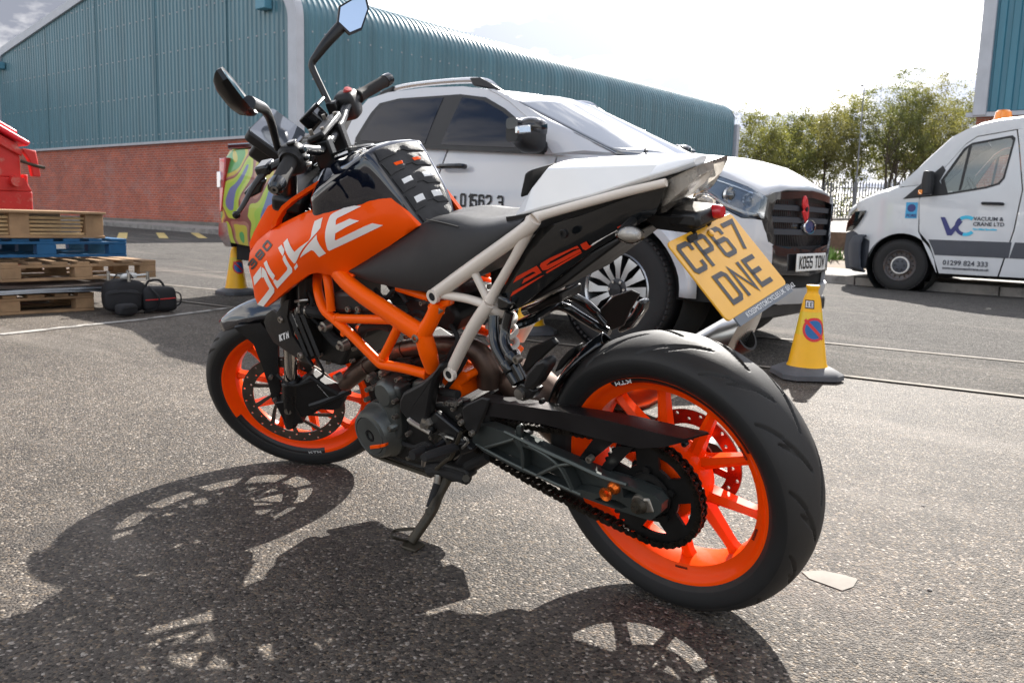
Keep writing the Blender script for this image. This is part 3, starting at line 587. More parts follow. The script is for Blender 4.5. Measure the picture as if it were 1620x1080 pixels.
# ------------------------------------------------------------------ trees
def tree(loc, h, rx, label, rs, leaf, nleaf=19000, open_=.5, group='trees behind the palisade fence'):
    r = random.Random(rs); root = thing('roadside_tree', label, 'tree', loc, 0, group); tr = MB(); tips = []
    def limb(p, d, ln, rad, lev):
        pts = [p]; q = p.copy(); dd = d.copy(); n = 5
        for k in range(n):
            dd = (dd+Vector((r.uniform(-.25, .25), r.uniform(-.25, .25), r.uniform(-.05, .2)))*(.55 if lev else .3)).normalized(); q = q+dd*(ln/n); pts.append(q.copy())
        tr.tube(pts, [rad*(1-.75*k/n) for k in range(n+1)], 7 if lev == 0 else 5, n=2, caps=False)
        if lev < 3:
            for _ in range(r.randint(3, 5) if lev else r.randint(5, 7)):
                k = r.randint(2 if lev == 0 else 1, n); b = pts[k]; a = r.uniform(0, 6.28); el = r.uniform(.35, 1.0)
                nd = (Vector((math.cos(a)*rx/h*2.0, math.sin(a)*rx/h*2.0, el))+dd*.4).normalized()
                limb(b, nd, ln*r.uniform(.45, .7), rad*(1-.7*k/n)*.6, lev+1)
        if lev >= 1: tips.extend(pts[2:])
    for s_ in range(r.choice((1, 2, 2, 3))):
        a = r.uniform(0, 6.28); limb(Vector((math.cos(a)*.25*s_, math.sin(a)*.25*s_, -.1)), Vector((math.cos(a)*.22*s_, math.sin(a)*.22*s_, 1)).normalized(), h*.55, .13*h/8, 0)
    tr.build('trunk', 'bark', root, smooth=60, fix=False)
    hi = max(t.z for t in tips); sc_ = 1
    lf = MB(); vs = []; fs = []; clumps = [t for t in tips if t.z > h*.3]; r.shuffle(clumps); clumps = clumps[:120]
    ph = [r.uniform(0, 6.28) for _ in range(4)]
    for _ in range(260):      # foliage clumps fill an uneven dome round the limbs
        a = r.uniform(0, 6.28); el = math.asin(r.uniform(-.75, 1)); k = r.uniform(.35, 1.0)**.5*(1+.16*math.sin(3*a+ph[0])+.12*math.sin(2*el*3+ph[1]+a))
        clumps.append(Vector((math.cos(a)*math.cos(el)*rx*1.2*k, math.sin(a)*math.cos(el)*rx*1.2*k, h*.585+math.sin(el)*h*.415*k)))
    per = max(1, nleaf//len(clumps))
    for c in clumps:
        s_ = r.uniform(.16, .42)
        for _ in range(int(per*r.uniform(.3, 1.8))):
            d = Vector((r.gauss(0, 1), r.gauss(0, 1), r.gauss(0, .75)))*s_*.6; p = c+d; l = r.uniform(.07, .14)
            u = Vector((r.uniform(-1, 1), r.uniform(-1, 1), r.uniform(-1, .3))).normalized(); v = u.cross(Vector((r.uniform(-1, 1), r.uniform(-1, 1), r.uniform(-1, 1)))).normalized()*.5
            o = len(vs); vs += [p, p+u*l*.5+v*l*.55, p+u*l, p+u*l*.5-v*l*.55]; fs.append((o, o+1, o+2, o+3))
    lf.add(vs, fs); c_ = lf.build('crown', leaf, root, smooth=0, fix=False)
    return root
TL = ['bushy tree nearest the end of the teal building', 'low rounded tree, second from the teal building', 'tree with split trunks left of the lamp post', 'tall tree directly behind the lamp post', 'broad tree just right of the lamp post', 'tall airy tree above the van bonnet', 'tall tree touching the blue clad unit', 'smaller tree low behind the palisade fence', 'sparse tree above the van windscreen base']
for i, (px, d, h, rx) in enumerate([(1185, 50, 5.9, 1.9), (1238, 53, 6.2, 1.9), (1296, 52, 6.9, 1.9), (1350, 54, 7.9, 2.2), (1402, 52, 8.1, 2.1), (1455, 53, 8.3, 2.0), (1508, 55, 8.6, 2.0), (1268, 58, 6.3, 2.0), (1428, 58, 7.6, 2.2)]):
    g = CAM+ray(px, 345)*d; tree((g.x, g.y, gz(g.x, g.y)), h, rx, TL[i], 40+i, ('leaf_a', 'leaf_b', 'leaf_c')[i % 3])
# far hedge closing the view under the trees
r = random.Random(9); vs = []; fs = []
for _ in range(17000):
    s_ = r.uniform(0, 1); q = Vector((34, -50))*(1-s_)+Vector((2, -62))*s_; p = Vector((q.x+r.gauss(0, .6), q.y+r.gauss(0, .6), 0)); p.z = gz(p.x, p.y)+abs(r.gauss(0, 1))*1.15*(1+.4*math.sin(s_*23))
    l = r.uniform(.1, .22); u = Vector((r.uniform(-1, 1), r.uniform(-1, 1), r.uniform(-1, .6))).normalized(); v = u.cross(Vector((r.uniform(-1, 1), r.uniform(-1, 1), .3))).normalized()*.5
    o = len(vs); vs += [p, p+u*l*.5+v*l*.6, p+u*l, p+u*l*.5-v*l*.6]; fs.append((o, o+1, o+2, o+3))
tag(MB().add(vs, fs).build('hedge', 'leaf_b', smooth=0, fix=False), 'dark scrubby undergrowth along the foot of the trees', 'undergrowth', kind='stuff')
# ------------------------------------------------------------------ vehicle materials
mat('white_car_paint', (.54, .55, .575), .22, coat=.8, var=.03, vscale=2, rvar=.04)
mat('van_paint', (.58, .59, .605), .3, coat=.5, var=.05, vscale=1.5, rvar=.06)
mat('dark_glass', (.003, .007, .020), .015, var=.1, spec=.5, rvar=.005, ior=1.4)
mat('screen_glass', (.03, .04, .05), .04, spec=1.0, var=.1, rvar=.01, ior=1.7)
mat('black_trim', (.014, .014, .016), .45, var=.2); mat('gloss_black', (.008, .008, .01), .12, coat=.6, var=.1)
mat('grey_trim_plastic', (.045, .05, .062), .6, var=.12, vscale=5, bump=.15, bscale=300)
mat('chrome', (.75, .76, .78), .12, metal=1, var=.05); mat('satin_silver', (.56, .57, .59), .3, metal=.9, var=.08)
mat('skid_silver', (.50, .51, .53), .4, metal=.3, var=.1, vscale=4)
mat('road_tyre', (.020, .019, .019), .82, var=.25, vscale=14, bump=.3, bscale=160)
mat('dark_alloy', (.035, .035, .038), .35, metal=.6, var=.1); mat('steel_wheel', (.13, .12, .12), .6, metal=.5, var=.3, mottle=((.12, .06, .03), 18, .5, .2))
mat('lamp_chrome', (.62, .64, .66), .12, metal=.9, var=.1); pane('lamp_lens', (.93, .95, .97)); pane('van_glass', (.94, .965, .955))
mat('lamp_dark', (.02, .03, .05), .15, coat=.5); mat('red_lens', (.42, .012, .018), .15, coat=.8, var=.15, vscale=20)
mat('amber_lens', (.85, .25, .015), .18, coat=.7, var=.15, vscale=30); mat('plate_white', (.80, .80, .77), .4, var=.04); mat('plate_text', (.012, .012, .014), .5)
mat('poppy_red', (.62, .025, .03), .45); mat('badge_blue', (.02, .05, .16), .25, coat=.6); mat('logo_navy', (.035, .04, .17), .4); mat('logo_cyan', (.05, .48, .70), .4); mat('decal_grey', (.055, .06, .075), .4)
mat('under_dark', (.012, .012, .012), .9); mat('sticker_blue', (.05, .35, .62), .4); mat('cream_cloth', (.35, .33, .30), .8)
def graffiti():
    m, t, b, N, L = node_mat('graffiti_wrap'); tcn = N('ShaderNodeTexCoord'); nz = N('ShaderNodeTexNoise'); nz.inputs['Scale'].default_value = 1.5; nz.inputs['Detail'].default_value = 1; nz.inputs['Distortion'].default_value = 1.1; L(tcn.outputs['Object'], nz.inputs[0])
    r = N('ShaderNodeValToRGB'); r.color_ramp.interpolation = 'CONSTANT'; L(nz.outputs[0], r.inputs[0]); e = r.color_ramp.elements; e[0].color = (.10, .16, .34, 1); e[1].position = .36; e[1].color = (.30, .50, .05, 1)
    for p_, c in ((.42, (.42, .52, .06)), (.475, (.20, .06, .05)), (.505, (.36, .16, .12)), (.535, (.50, .44, .06)), (.58, (.08, .34, .10)), (.64, (.62, .60, .12))):
        q = e.new(p_); q.color = (*c, 1)
    L(r.outputs[0], b.inputs['Base Color']); b.inputs['Roughness'].default_value = .3; b.inputs['Coat Weight'].default_value = .5
graffiti()
def arc_pts(cx, cz, r, a0, a1, n): return [(cx+r*math.cos(a0+(a1-a0)*i/n), cz+r*math.sin(a0+(a1-a0)*i/n)) for i in range(n+1)]
def swapxy(m): m.v = [(b, a, c) for a, b, c in m.v]; return m
def both(mbf, name, material, root, **k):
    """one copy per side of the vehicle"""
    a = mbf(); b = mbf(); b.v = [(x, -y, z) for x, y, z in b.v]
    return a.build(name, material, root, **k), b.build(name, material, root, **k)
def tyre_mb(R, w, rim, seg=64, tread=True):
    m = MB(); h = w/2
    prof = [(rim, -h*.72), (rim+.006, -h*.86), (rim+(R-rim)*.35, -h*1.0), (rim+(R-rim)*.7, -h*.98), (R-.012, -h*.86), (R, -h*.7), (R+.001, -h*.35), (R+.001, 0), (R+.001, h*.35), (R, h*.7), (R-.012, h*.86), (rim+(R-rim)*.7, h*.98), (rim+(R-rim)*.35, h), (rim+.006, h*.86), (rim, h*.72)]
    m.lathe(prof, seg=seg)
    if tread:
        for k in range(seg):
            a = 2*math.pi*k/seg
            for s in (-1, 1):
                c = Vector((math.cos(a)*(R-.001), s*h*.8, math.sin(a)*(R-.001))); rot = Matrix.Rotation(-a, 3, 'Y')
                m.box(c, (.012, h*.34, .6*2*math.pi*R/seg), rot=rot)
    return m
def truck_wheel(root, x, y, flip):
    w = bpy.data.objects.new('wheel', None); COL.objects.link(w); w.parent = root; w.location = (x, y, .385); w.rotation_euler = (0, 0, 0)
    s = 1 if flip else -1
    tyre_mb(.385, .265, .232).build('tyre', 'road_tyre', w, smooth=40)
    m = MB(); m.lathe([(.238, s*.115), (.232, s*.122), (.222, s*.112), (.212, s*.06), (.205, s*-.1), (.23, s*-.118)], seg=48); m.build('rim', 'satin_silver', w, smooth=40)
    m = MB(); m.lathe([(.21, s*.02), (.0, s*.01)], seg=40); m.build('rim_back', 'under_dark', w)
    sp = MB(); sd_ = MB()
    for k in range(6):
        a = k*math.pi/3+.26
        for q in (-1, 1):
            def P(r, t, h): return Vector((math.cos(a+t)*r, s*h, math.sin(a+t)*r))
            sp.add([P(.065, q*.48, .098), P(.065, q*.02, .10), P(.14, q*.10, .110), P(.216, q*.12, .108), P(.216, q*.46, .106), P(.14, q*.37, .110)], [(0, 1, 2, 5), (5, 2, 3, 4)])
            sd_.add([P(.065, q*.48, .098), P(.14, q*.37, .110), P(.216, q*.46, .106), P(.205, q*.50, .05), P(.14, q*.43, .05), P(.065, q*.52, .05), P(.065, q*.02, .10), P(.14, q*.10, .11), P(.216, q*.12, .108), P(.205, q*.06, .05), P(.14, q*.05, .05), P(.065, q*.0, .05)], [(0, 1, 4, 5), (1, 2, 3, 4), (6, 7, 10, 11), (7, 8, 9, 10)])
    sp.build('spokes', 'satin_silver', w, smooth=20); sd_.build('spoke_sides', 'dark_alloy', w, smooth=20)
    m = MB(); m.lathe([(.072, s*.06), (.072, s*.098), (.06, s*.104), (.036, s*.104), (.034, s*.116), (.0, s*.118)], seg=32); m.build('hub', 'dark_alloy', w)
    for k in range(6):
        a = k*math.pi/3; m = MB(); m.cyl((math.cos(a)*.054, s*.1, math.sin(a)*.054), (math.cos(a)*.054, s*.115, math.sin(a)*.054), .009, seg=6); m.build('wheel_nut', 'chrome', w, smooth=0)
    return w
# ------------------------------------------------------------------ white pickup truck (x forward, y left, side in view is y < 0)
TR_LOC, TR_YAW = (2.293, -3.775, 0), math.radians(-176.57)
MT = Matrix.Translation(TR_LOC) @ Matrix.Rotation(TR_YAW, 4, 'Z')
def Tk(px, py, y): return on_plane(px, py, MT, y)
pk = thing('pickup_truck', 'white double cab pickup truck with graffiti wrapped tail, behind the motorcycle', 'pickup truck', TR_LOC, TR_YAW)
def side_y(x, z):      # half width of the body
    y = .915-.035*((z-.85)/.4)**2
    if z > 1.0: y -= .06*(z-1.0)
    if x > .25: y -= .30*((x-.25)/.7)**2.2
    if x < -4.1: y -= .05*((-4.1-x)/.4)**2
    return y
def belt(x): return 1.245+(-.62-x)*.062 if x < -.62 else 1.245-max(0, x+.62)*.012
def spanel(poly, off=0.0, step=.06, thick=.012, yf=side_y, round_=.004):
    """panel on the side in view, lying on the body surface (pushed out by off)"""
    vs, fs = tri2d(poly, step); m = MB(); n = len(vs); ec = {}
    for f in fs:
        for i in range(3):
            e = (f[i], f[(i+1) % 3]); k = tuple(sorted(e)); ec[k] = None if k in ec else e
    rim = [e for e in ec.values() if e]; rv = {i for e in rim for i in e}
    m.add([(x, -(yf(x, z)+off-(round_ if i in rv else 0)), z) for i, (x, z) in enumerate(vs)]+[(x, -(yf(x, z)+off-thick-round_), z) for x, z in vs], [tuple(f) for f in fs]+[tuple(n+i for i in reversed(f)) for f in fs]+[(a, n+a, n+b, b) for a, b in rim])
    return m
AR = .455
front_arch = arc_pts(0, .40, AR, math.pi*1.0, 0, 18); rear_arch = arc_pts(-3.22, .40, AR, math.pi, 0, 18)
low = .47
wing = [(-.58, low)] + [(-.455, low)] + front_arch[1:-1] + [(.455, low), (.66, .50), (.74, .62), (.78, .80), (.56, .965), (.47, 1.06), (.50, 1.12), (.30, 1.19), (-.10, 1.225), (-.52, belt(-.52)), (-.56, .9)]
both(lambda: spanel(wing), 'wing', 'white_car_paint', pk)
fdoor = [(-1.70, low), (-.60, low), (-.575, .9), (-.535, belt(-.535)), (-1.52, belt(-1.52)), (-1.62, .95)]
rdoor = [(-2.62, .86), (-2.52, .66), (-2.40, .50), (-2.36, low), (-1.715, low), (-1.635, .95), (-1.535, belt(-1.535)), (-2.60, belt(-2.60))]
both(lambda: spanel(fdoor), 'door', 'white_car_paint', pk); both(lambda: spanel(rdoor), 'door', 'white_car_paint', pk)
bedf = [(-2.635, .86), (-2.54, .66), (-2.42, .5), (-2.40, low), (-2.765, low)] + list(reversed(arc_pts(-3.22, .40, AR, 0, math.pi*.52, 9))) [::-1] + [(-3.22, 1.36), (-2.98, 1.37), (-2.615, 1.37)]
both(lambda: spanel(bedf), 'bed_side', 'white_car_paint', pk)
bedr = [(-3.235, 1.36)] + arc_pts(-3.22, .40, AR, math.pi*.53, math.pi, 9) + [(-3.675, low), (-4.38, .52), (-4.43, .75), (-4.42, 1.30), (-4.36, 1.37), (-3.6, 1.375)]
both(lambda: spanel(bedr, off=.001), 'bed_side', 'graffiti_wrap', pk)
both(lambda: MB().prism([(-2.62, -.86, 1.37), (-4.36, -.84, 1.378), (-4.36, -.84, 1.43), (-2.7, -.86, 1.43)], (0, .10, 0)), 'bed_rail', 'gloss_black', pk, bevel=.012)
m = MB(); m.box((-3.5, 0, 1.40), (1.75, 1.55, .04)); m.build('bed_cover', 'black_trim', pk, bevel=.01)
both(lambda: MB().prism([(-2.66, -.76, 1.66), (-2.70, -.80, 1.44), (-3.35, -.80, 1.44)], (0, .05, 0)), 'sports_bar', 'gloss_black', pk, bevel=.012)
m = MB(); m.box((-4.40, 0, .98), (.07, 1.56, .80)); m.build('tailgate', 'graffiti_wrap', pk, bevel=.02)
# wheel arch lips and dark liners
for ax in (0, -3.22):
    def lip(ax=ax):
        rings = []
        for i in range(25):
            a = math.pi*1.02-(math.pi*1.04)*i/24; c, s_ = math.cos(a), math.sin(a)
            rr = [(AR-.018, .0), (AR-.012, .030), (AR+.035, .036), (AR+.085, .004)]; rg = []
            for r_, o_ in rr:
                x, z = ax+c*r_, .40+s_*r_; rg.append((x, -(side_y(x, max(z, .5))+o_), z))
            rings.append(rg)
        return MB().loft(rings, closed=False, caps=False)
    a_, b_ = both(lip, 'arch_lip', 'white_car_paint' if ax == 0 else 'graffiti_wrap', pk); 
    for o_ in (a_, b_): md = o_.modifiers.new('s', 'SOLIDIFY'); md.thickness = .01
    both(lambda ax=ax: MB().lathe([(AR, -.86), (AR, -.45), (.1, -.45)], o=(ax, 0, .40), seg=40), 'arch_liner', 'under_dark', pk)
for sx in (0, -3.22):
    truck_wheel(pk, sx, -.79, False); truck_wheel(pk, sx, .79, True)
m = MB(); m.box((-1.75, 0, .50), (5.0, 1.66, .30)); m.build('chassis', 'under_dark', pk)
both(lambda: MB().tube([(-.55, -.93, .42), (-2.5, -.93, .42)], .045, 12, smooth=False), 'side_step', 'black_trim', pk)
# cabin
def cab_y(x, z): return .885-.165*((z-1.25)/.55)**1.3 if z > 1.25 else .885
pil = [(-.545, belt(-.545)-.005), (-.80, 1.49), (-1.0, 1.615), (-1.22, 1.72), (-1.5, 1.765), (-1.9, 1.785), (-2.3, 1.775), (-2.52, 1.735), (-2.63, 1.62), (-2.72, 1.37), (-2.62, 1.365), (-2.4, belt(-2.4)), (-1.5, belt(-1.5))]
both(lambda: spanel(pil, 0, .05, .03, cab_y), 'cab_side', 'white_car_paint', pk)
gas = [(-.63, belt(-.63)+.012), (-.84, 1.455), (-1.03, 1.57), (-1.24, 1.665), (-1.5, 1.705), (-2.15, 1.715), (-2.36, 1.69), (-2.43, 1.62), (-2.545, 1.42), (-2.545, 1.385), (-2.50, belt(-2.5)+.012)]
both(lambda: spanel(gas, .003, .05, .006, cab_y, .001), 'window_surround', 'black_trim', pk)
gf = [(-.715, belt(-.7)+.035), (-.90, 1.46), (-1.05, 1.55), (-1.25, 1.64), (-1.47, 1.68), (-1.575, belt(-1.575)+.03)]
gr = [(-1.745, belt(-1.745)+.03), (-1.66, 1.69), (-2.14, 1.697), (-2.31, 1.675), (-2.375, 1.62), (-2.485, 1.43), (-2.47, belt(-2.47)+.035)]
both(lambda: spanel(gf, .0065, .05, .004, cab_y, .0005), 'window_pane', 'dark_glass', pk); both(lambda: spanel(gr, .0065, .05, .004, cab_y, .0005), 'window_pane', 'dark_glass', pk)
def surf(rows, name, material, smooth=40, thick=.02):
    """symmetric skin: rows of (x, half width, z edge, z middle)"""
    rings = []
    for x, hw, ze, zm in rows: rings.append([(x, hw*t, ze+(zm-ze)*(1-t*t)) for t in [q/10 for q in range(-10, 11)]])
    o = MB().loft(rings, closed=False, caps=False).build(name, material, pk, smooth=smooth); md = o.modifiers.new('s', 'SOLIDIFY'); md.thickness = thick; return o
surf([(-2.66, .74, 1.60, 1.63), (-2.54, .735, 1.72, 1.745), (-2.3, .728, 1.77, 1.795), (-1.9, .726, 1.78, 1.81), (-1.5, .728, 1.76, 1.80), (-1.24, .735, 1.715, 1.765), (-1.08, .745, 1.655, 1.735)], 'roof', 'white_car_paint')
rings = []
for k in range(9):
    t = k/8; x0 = -1.085+(.985)*t; rings.append([(x0+.16*(1-q*q)*(.35+.65*t), (.75+.065*t)*q, 1.66-.42*t+.075*(1-q*q)*(1-t)-.0*q) for q in [i/10 for i in range(-10, 11)]])
o = MB().loft(rings, closed=False, caps=False).build('windscreen', 'screen_glass', pk); md = o.modifiers.new('s', 'SOLIDIFY'); md.thickness = .006
m = MB(); m.box((-2.66, 0, 1.5), (.02, 1.2, .36)); m.build('rear_window', 'dark_glass', pk)
rings = []
for k in range(17):
    t = k/16; x = -.14+1.04*t; hw = .80-.03*t-.62*max(0, t-.55)**1.6; rg = []
    for i in range(25):
        q = -1+2*i/24; ed = 1.225-.05*t-.42*max(0, t-.4)**1.6; mid = 1.275-.045*t-.51*max(0, t-.55)**1.3
        z = ed+(mid-ed)*(1-abs(q)**3)+.013*(1-t*.6)*math.exp(-((abs(q)-.62)/.10)**2)-.02*abs(q)**10; rg.append((x+.085*(1-q*q)*t*t, hw*q, z))
    rings.append(rg)
o = MB().loft(rings, closed=False, caps=False).build('bonnet', 'white_car_paint', pk); md = o.modifiers.new('s', 'SOLIDIFY'); md.thickness = .015
fpan([(-.80, .60, 1.125), (-.70, .78, 1.055), (-.58, .905, 1.0), (-.50, .935, 1.03), (0, .985, 1.06), (.50, .935, 1.03), (.58, .905, 1.0), (.70, .78, 1.055), (.80, .60, 1.125), (.5, .80, 1.135), (0, .86, 1.145), (-.5, .80, 1.135)], 'bonnet_lip', 'white_car_paint', .02, mirror_=False, off=-.012) if False else None
def apillar():
    rings = []
    for (x, z), t in zip([(-.545, 1.243), (-.68, 1.375), (-.80, 1.49), (-1.0, 1.615), (-1.13, 1.68), (-1.24, 1.725)], (1, .83, .66, .36, .15, -.02)):
        O = Vector((x, -(cab_y(x, z)+.004), z+.002)); I = Vector((-1.085+.985*t, -(.75+.065*t)+.012, 1.664-.42*t)); M_d = (O+I)/2+Vector((0, -.012, .018)); dn = Vector((-.02, .03, -.03)); rings.append([O, M_d, I, I+dn, O+dn])
    return MB().loft(rings)
both(apillar, 'front_pillar', 'white_car_paint', pk, smooth=50)
both(lambda: MB().loft([[(-.14, -.80, 1.225), (-.14, -.84, 1.20), (-.52, -.885, 1.235), (-.52, -.83, 1.245)], [(-.14, -.75, 1.24), (-.14, -.80, 1.2), (-.60, -.84, 1.25), (-.60, -.80, 1.26)]]), 'cowl_corner', 'white_car_paint', pk)
# roof rails, mirrors, handles
both(lambda: MB().tube([(-1.22, -.665, 1.735), (-1.36, -.675, 1.802), (-1.8, -.68, 1.822), (-2.25, -.68, 1.808), (-2.47, -.67, 1.745)], [.016, .019, .018, .019, .016], 8, flat=1.2), 'roof_rail', 'satin_silver', pk)
both(lambda: MB().prism([(-1.14, -.66, 1.71), (-1.28, -.66, 1.785), (-1.36, -.66, 1.822), (-1.46, -.66, 1.828), (-1.42, -.66, 1.765)], (0, -.055, 0)), 'rail_foot', 'black_trim', pk, bevel=.012)
both(lambda: MB().prism([(-2.52, -.66, 1.725), (-2.38, -.66, 1.80), (-2.26, -.66, 1.826), (-2.28, -.66, 1.77)], (0, -.055, 0)), 'rail_foot', 'black_trim', pk, bevel=.012)
def mirror_mb(z0, z1, y0=-.96, y1=-1.22, x=-.64):
    rings = []
    for t in [i/8 for i in range(9)]:
        y = y0+(y1-y0)*t; s_ = .55+.45*math.sin(math.pi*min(1, t*1.0+.25))**.8; h = (z1-z0)/2*s_; zc_ = (z0+z1)/2+.01*t; d = .10*s_
        rings.append([(x+math.copysign(abs(math.cos(a))**.6, math.cos(a))*d*(1.0 if math.cos(a) > 0 else .75), y, zc_+math.copysign(abs(math.sin(a))**.6, math.sin(a))*h) for a in [2*math.pi*k/16 for k in range(16)]])
    return MB().loft(rings)
for s in (-1, 1):
    mr_ = mirror_mb(1.235, 1.455); mr_.v = [(x, -y*s, z) if s > 0 else (x, y, z) for x, y, z in mr_.v]; mo = mr_.build('door_mirror', 'black_trim', pk, smooth=50)
    cp = mirror_mb(1.335, 1.465, -.955, -1.228, -.635); cp.v = [(x, -y*s, z) if s > 0 else (x, y, z) for x, y, z in cp.v]; cp.build('mirror_cap', 'gloss_black', mo, smooth=50)
    sg = -1 if s < 0 else 1
    m = MB(); m.prism([(-.570, sg*1.235, 1.39), (-.535, sg*1.15, 1.405), (-.525, sg*1.15, 1.355), (-.570, sg*1.235, 1.34)], (-.03, 0, 0)); m.build('repeater', 'lamp_chrome', mo, bevel=.008)
    m = MB(); m.prism([(-.60, sg*.85, 1.24), (-.69, sg*.85, 1.24), (-.69, sg*.99, 1.29), (-.60, sg*.99, 1.29)], (0, 0, .08)); m.build('mirror_arm', 'black_trim', mo, bevel=.02)
    for xh in (-1.42, -2.36):
        m = MB(); m.tube([(xh-.12, sg*.91, 1.17), (xh-.1, sg*.945, 1.172), (xh+.1, sg*.945, 1.172), (xh+.12, sg*.91, 1.17)], .017, 8, n=3, flat=1.1); m.build('door_handle', 'gloss_black', pk)
# lights and face
def fpan(pts, name, material, thick=.02, step=.05, mirror_=True, off=0, inner=()):
    """front panel from (y, x, z) points"""
    P = Panel([Vector((y, x+off, z)) for y, x, z in pts], [Vector((y, x+off, z)) for y, x, z in inner]); a = swapxy(P.mb(thick, step, .004)); a.build(name, material, pk, smooth=45)
    if mirror_: b = swapxy(P.mb(thick, step, .004)); b.v = [(x, -y, z) for x, y, z in b.v]; b.build(name, material, pk, smooth=45)
    return P
fx = lambda y: .965-.27*abs(y)**2.4
fpan([(-.885, .47, 1.06), (-.84, .56, .965), (-.74, .80, .862), (-.60, .875, .845), (-.585, .89, .985), (-.66, .80, 1.04), (-.78, .62, 1.10)], 'headlamp', 'lamp_dark', .05)
hl = [(-.872, .50, 1.05), (-.835, .575, .972), (-.735, .812, .872), (-.605, .89, .855), (-.595, .90, .98), (-.67, .81, 1.03), (-.785, .63, 1.088)]
for s in (-1, 1):
    for (y, x, z, r_) in ((-.755, .70, .985, .052), (-.665, .80, .955, .05)):
        m = MB(); m.lathe([(r_, 0), (r_*.9, .02), (r_*.5, .012), (0, .018)], o=(x, y*-s if s > 0 else y, z), ax=(1, -.45 if s < 0 else .45, 0), seg=20); m.build('headlamp_reflector', 'lamp_chrome', pk)
for s in (-1, 1):
    for (y, x, z, r_) in ((-.755, .705, .985, .030), (-.665, .805, .955, .028)):
        m = MB(); m.lathe([(r_, .0), (r_*.9, .016), (r_*.5, .026), (0, .029)], o=(x+.008, y if s < 0 else -y, z), ax=(1, -.45 if s < 0 else .45, 0), seg=18); m.build('projector', 'screen_glass', pk)
    sg = 1 if s < 0 else -1
    m = MB(); m.tube([(.56, sg*-.835, 1.005), (.68, sg*-.79, .935), (.80, sg*-.725, .892), (.875, sg*-.62, .875)], [.006, .009, .009, .006], 8); m.build('running_light', 'barrier_white', pk)
    m = MB(); m.tube([(.60, sg*-.80, 1.075), (.72, sg*-.735, 1.04), (.83, sg*-.655, 1.0)], .006, 8); m.build('lamp_brow', 'chrome', pk)
fpan(hl, 'headlamp_lens', 'lamp_lens', .004, off=.022)
# sill moulding, fuel flap, wing vent, bonnet shut line, wipers, door seals
both(lambda: spanel([(-.60, .475), (-1.70, .475), (-1.70, .53), (-.60, .53)], .004, .08, .008), 'door_moulding', 'black_trim', pk); both(lambda: spanel([(-1.73, .475), (-2.34, .475), (-2.36, .53), (-1.73, .53)], .004, .08, .008), 'door_moulding', 'black_trim', pk)
both(lambda: spanel([(-.28, 1.02), (-.50, 1.03), (-.52, .965), (-.34, .955)], .004, .05, .006), 'wing_vent', 'black_trim', pk)
m = MB(); rr_ = [(-2.82+.085*math.cos(a), 1.02+.085*math.sin(a)) for a in [2*math.pi*k/20 for k in range(20)]]; spanel(rr_, .0025, .05, .004).build('fuel_flap', 'white_car_paint', pk)
for y0, y1 in ((-.55, .05), (.0, .55)): m = MB(); m.tube([(-.03, y0, 1.275), (-.22, (y0+y1)/2, 1.345), (-.38, y1, 1.405)], .008, 6); m.build('wiper', 'black_trim', pk)
both(lambda: spanel([(-.62, belt(-.62)-.004), (-1.53, belt(-1.53)-.004), (-2.54, belt(-2.54)-.004), (-2.54, belt(-2.54)+.014), (-1.53, belt(-1.53)+.014), (-.62, belt(-.62)+.014)], .010, .06, .010, cab_y), 'window_seal', 'black_trim', pk)
fpan([(-.56, .905, .995), (-.50, .93, 1.02), (0, .985, 1.05), (.50, .93, 1.02), (.56, .905, .995), (.585, .895, .90), (.50, .93, .70), (0, .985, .66), (-.50, .93, .70), (-.585, .895, .90)], 'grille', 'black_trim', .03, mirror_=False, off=-.045)
gm = [(-.60, .905, .985), (-.52, .94, 1.015), (0, .99, 1.045), (0, .992, 1.0), (-.50, .945, .972), (-.535, .93, .89), (-.47, .945, .70), (-.52, .93, .66), (-.62, .895, .86)]
fpan(gm, 'grille_surround', 'gloss_black', .05, off=.0)
for k, z in enumerate((.93, .855, .78)):
    m = MB(); rg = []
    for i in range(17):
        y = -.52+1.04*i/16; x = fx(y)-.005; rg.append([(x-.03, y, z-.018), (x, y, z-.018), (x+.004, y, z+.014), (x-.03, y, z+.02)])
    m.loft(rg).build('grille_bar', 'grey_trim_plastic', pk, smooth=30)
m = MB()
for i in range(40):
    y = -.50+i*.0256; m.box((fx(y)-.025, y, .83), (.004, .005, .28))
m.build('grille_mesh', 'gloss_black', pk)['kind'] = 'stuff'
m = MB(); m.lathe([(.0, .012), (.8, .010), (1, .0), (1, -.02)], seg=40); m.v = [(.975+y, x*.098, .815+z*.045) for x, y, z in m.v]; m.build('front_badge', 'badge_blue', pk)
m = MB(); m.lathe([(.88, .012), (1.0, .014), (1.08, .006), (1.08, -.02)], seg=40); m.v = [(.976+y, x*.098, .815+z*.045) for x, y, z in m.v]; m.build('badge_ring', 'chrome', pk)
# red poppy on the grille
m = MB(); m.lathe([(0, .01), (.6, .018), (1, .004), (.98, -.004), (0, .0)], seg=24); m.v = [(.985+y, x*.05-.105, .905+z*.052+.018*math.sin(math.atan2(z, x)*2)) for x, y, z in m.v]; po_ = m.build('poppy', 'poppy_red', pk)
m = MB(); m.lathe([(0, .01), (.6, .018), (1, .004), (.98, -.004), (0, .0)], seg=24); m.v = [(.987+y, x*.04-.13, .965+z*.045) for x, y, z in m.v]; m.build('petal', 'poppy_red', po_)
m = MB(); m.cyl((.995, -.115, .925), (1.008, -.115, .925), .016, seg=16); m.build('centre', 'black_trim', po_)
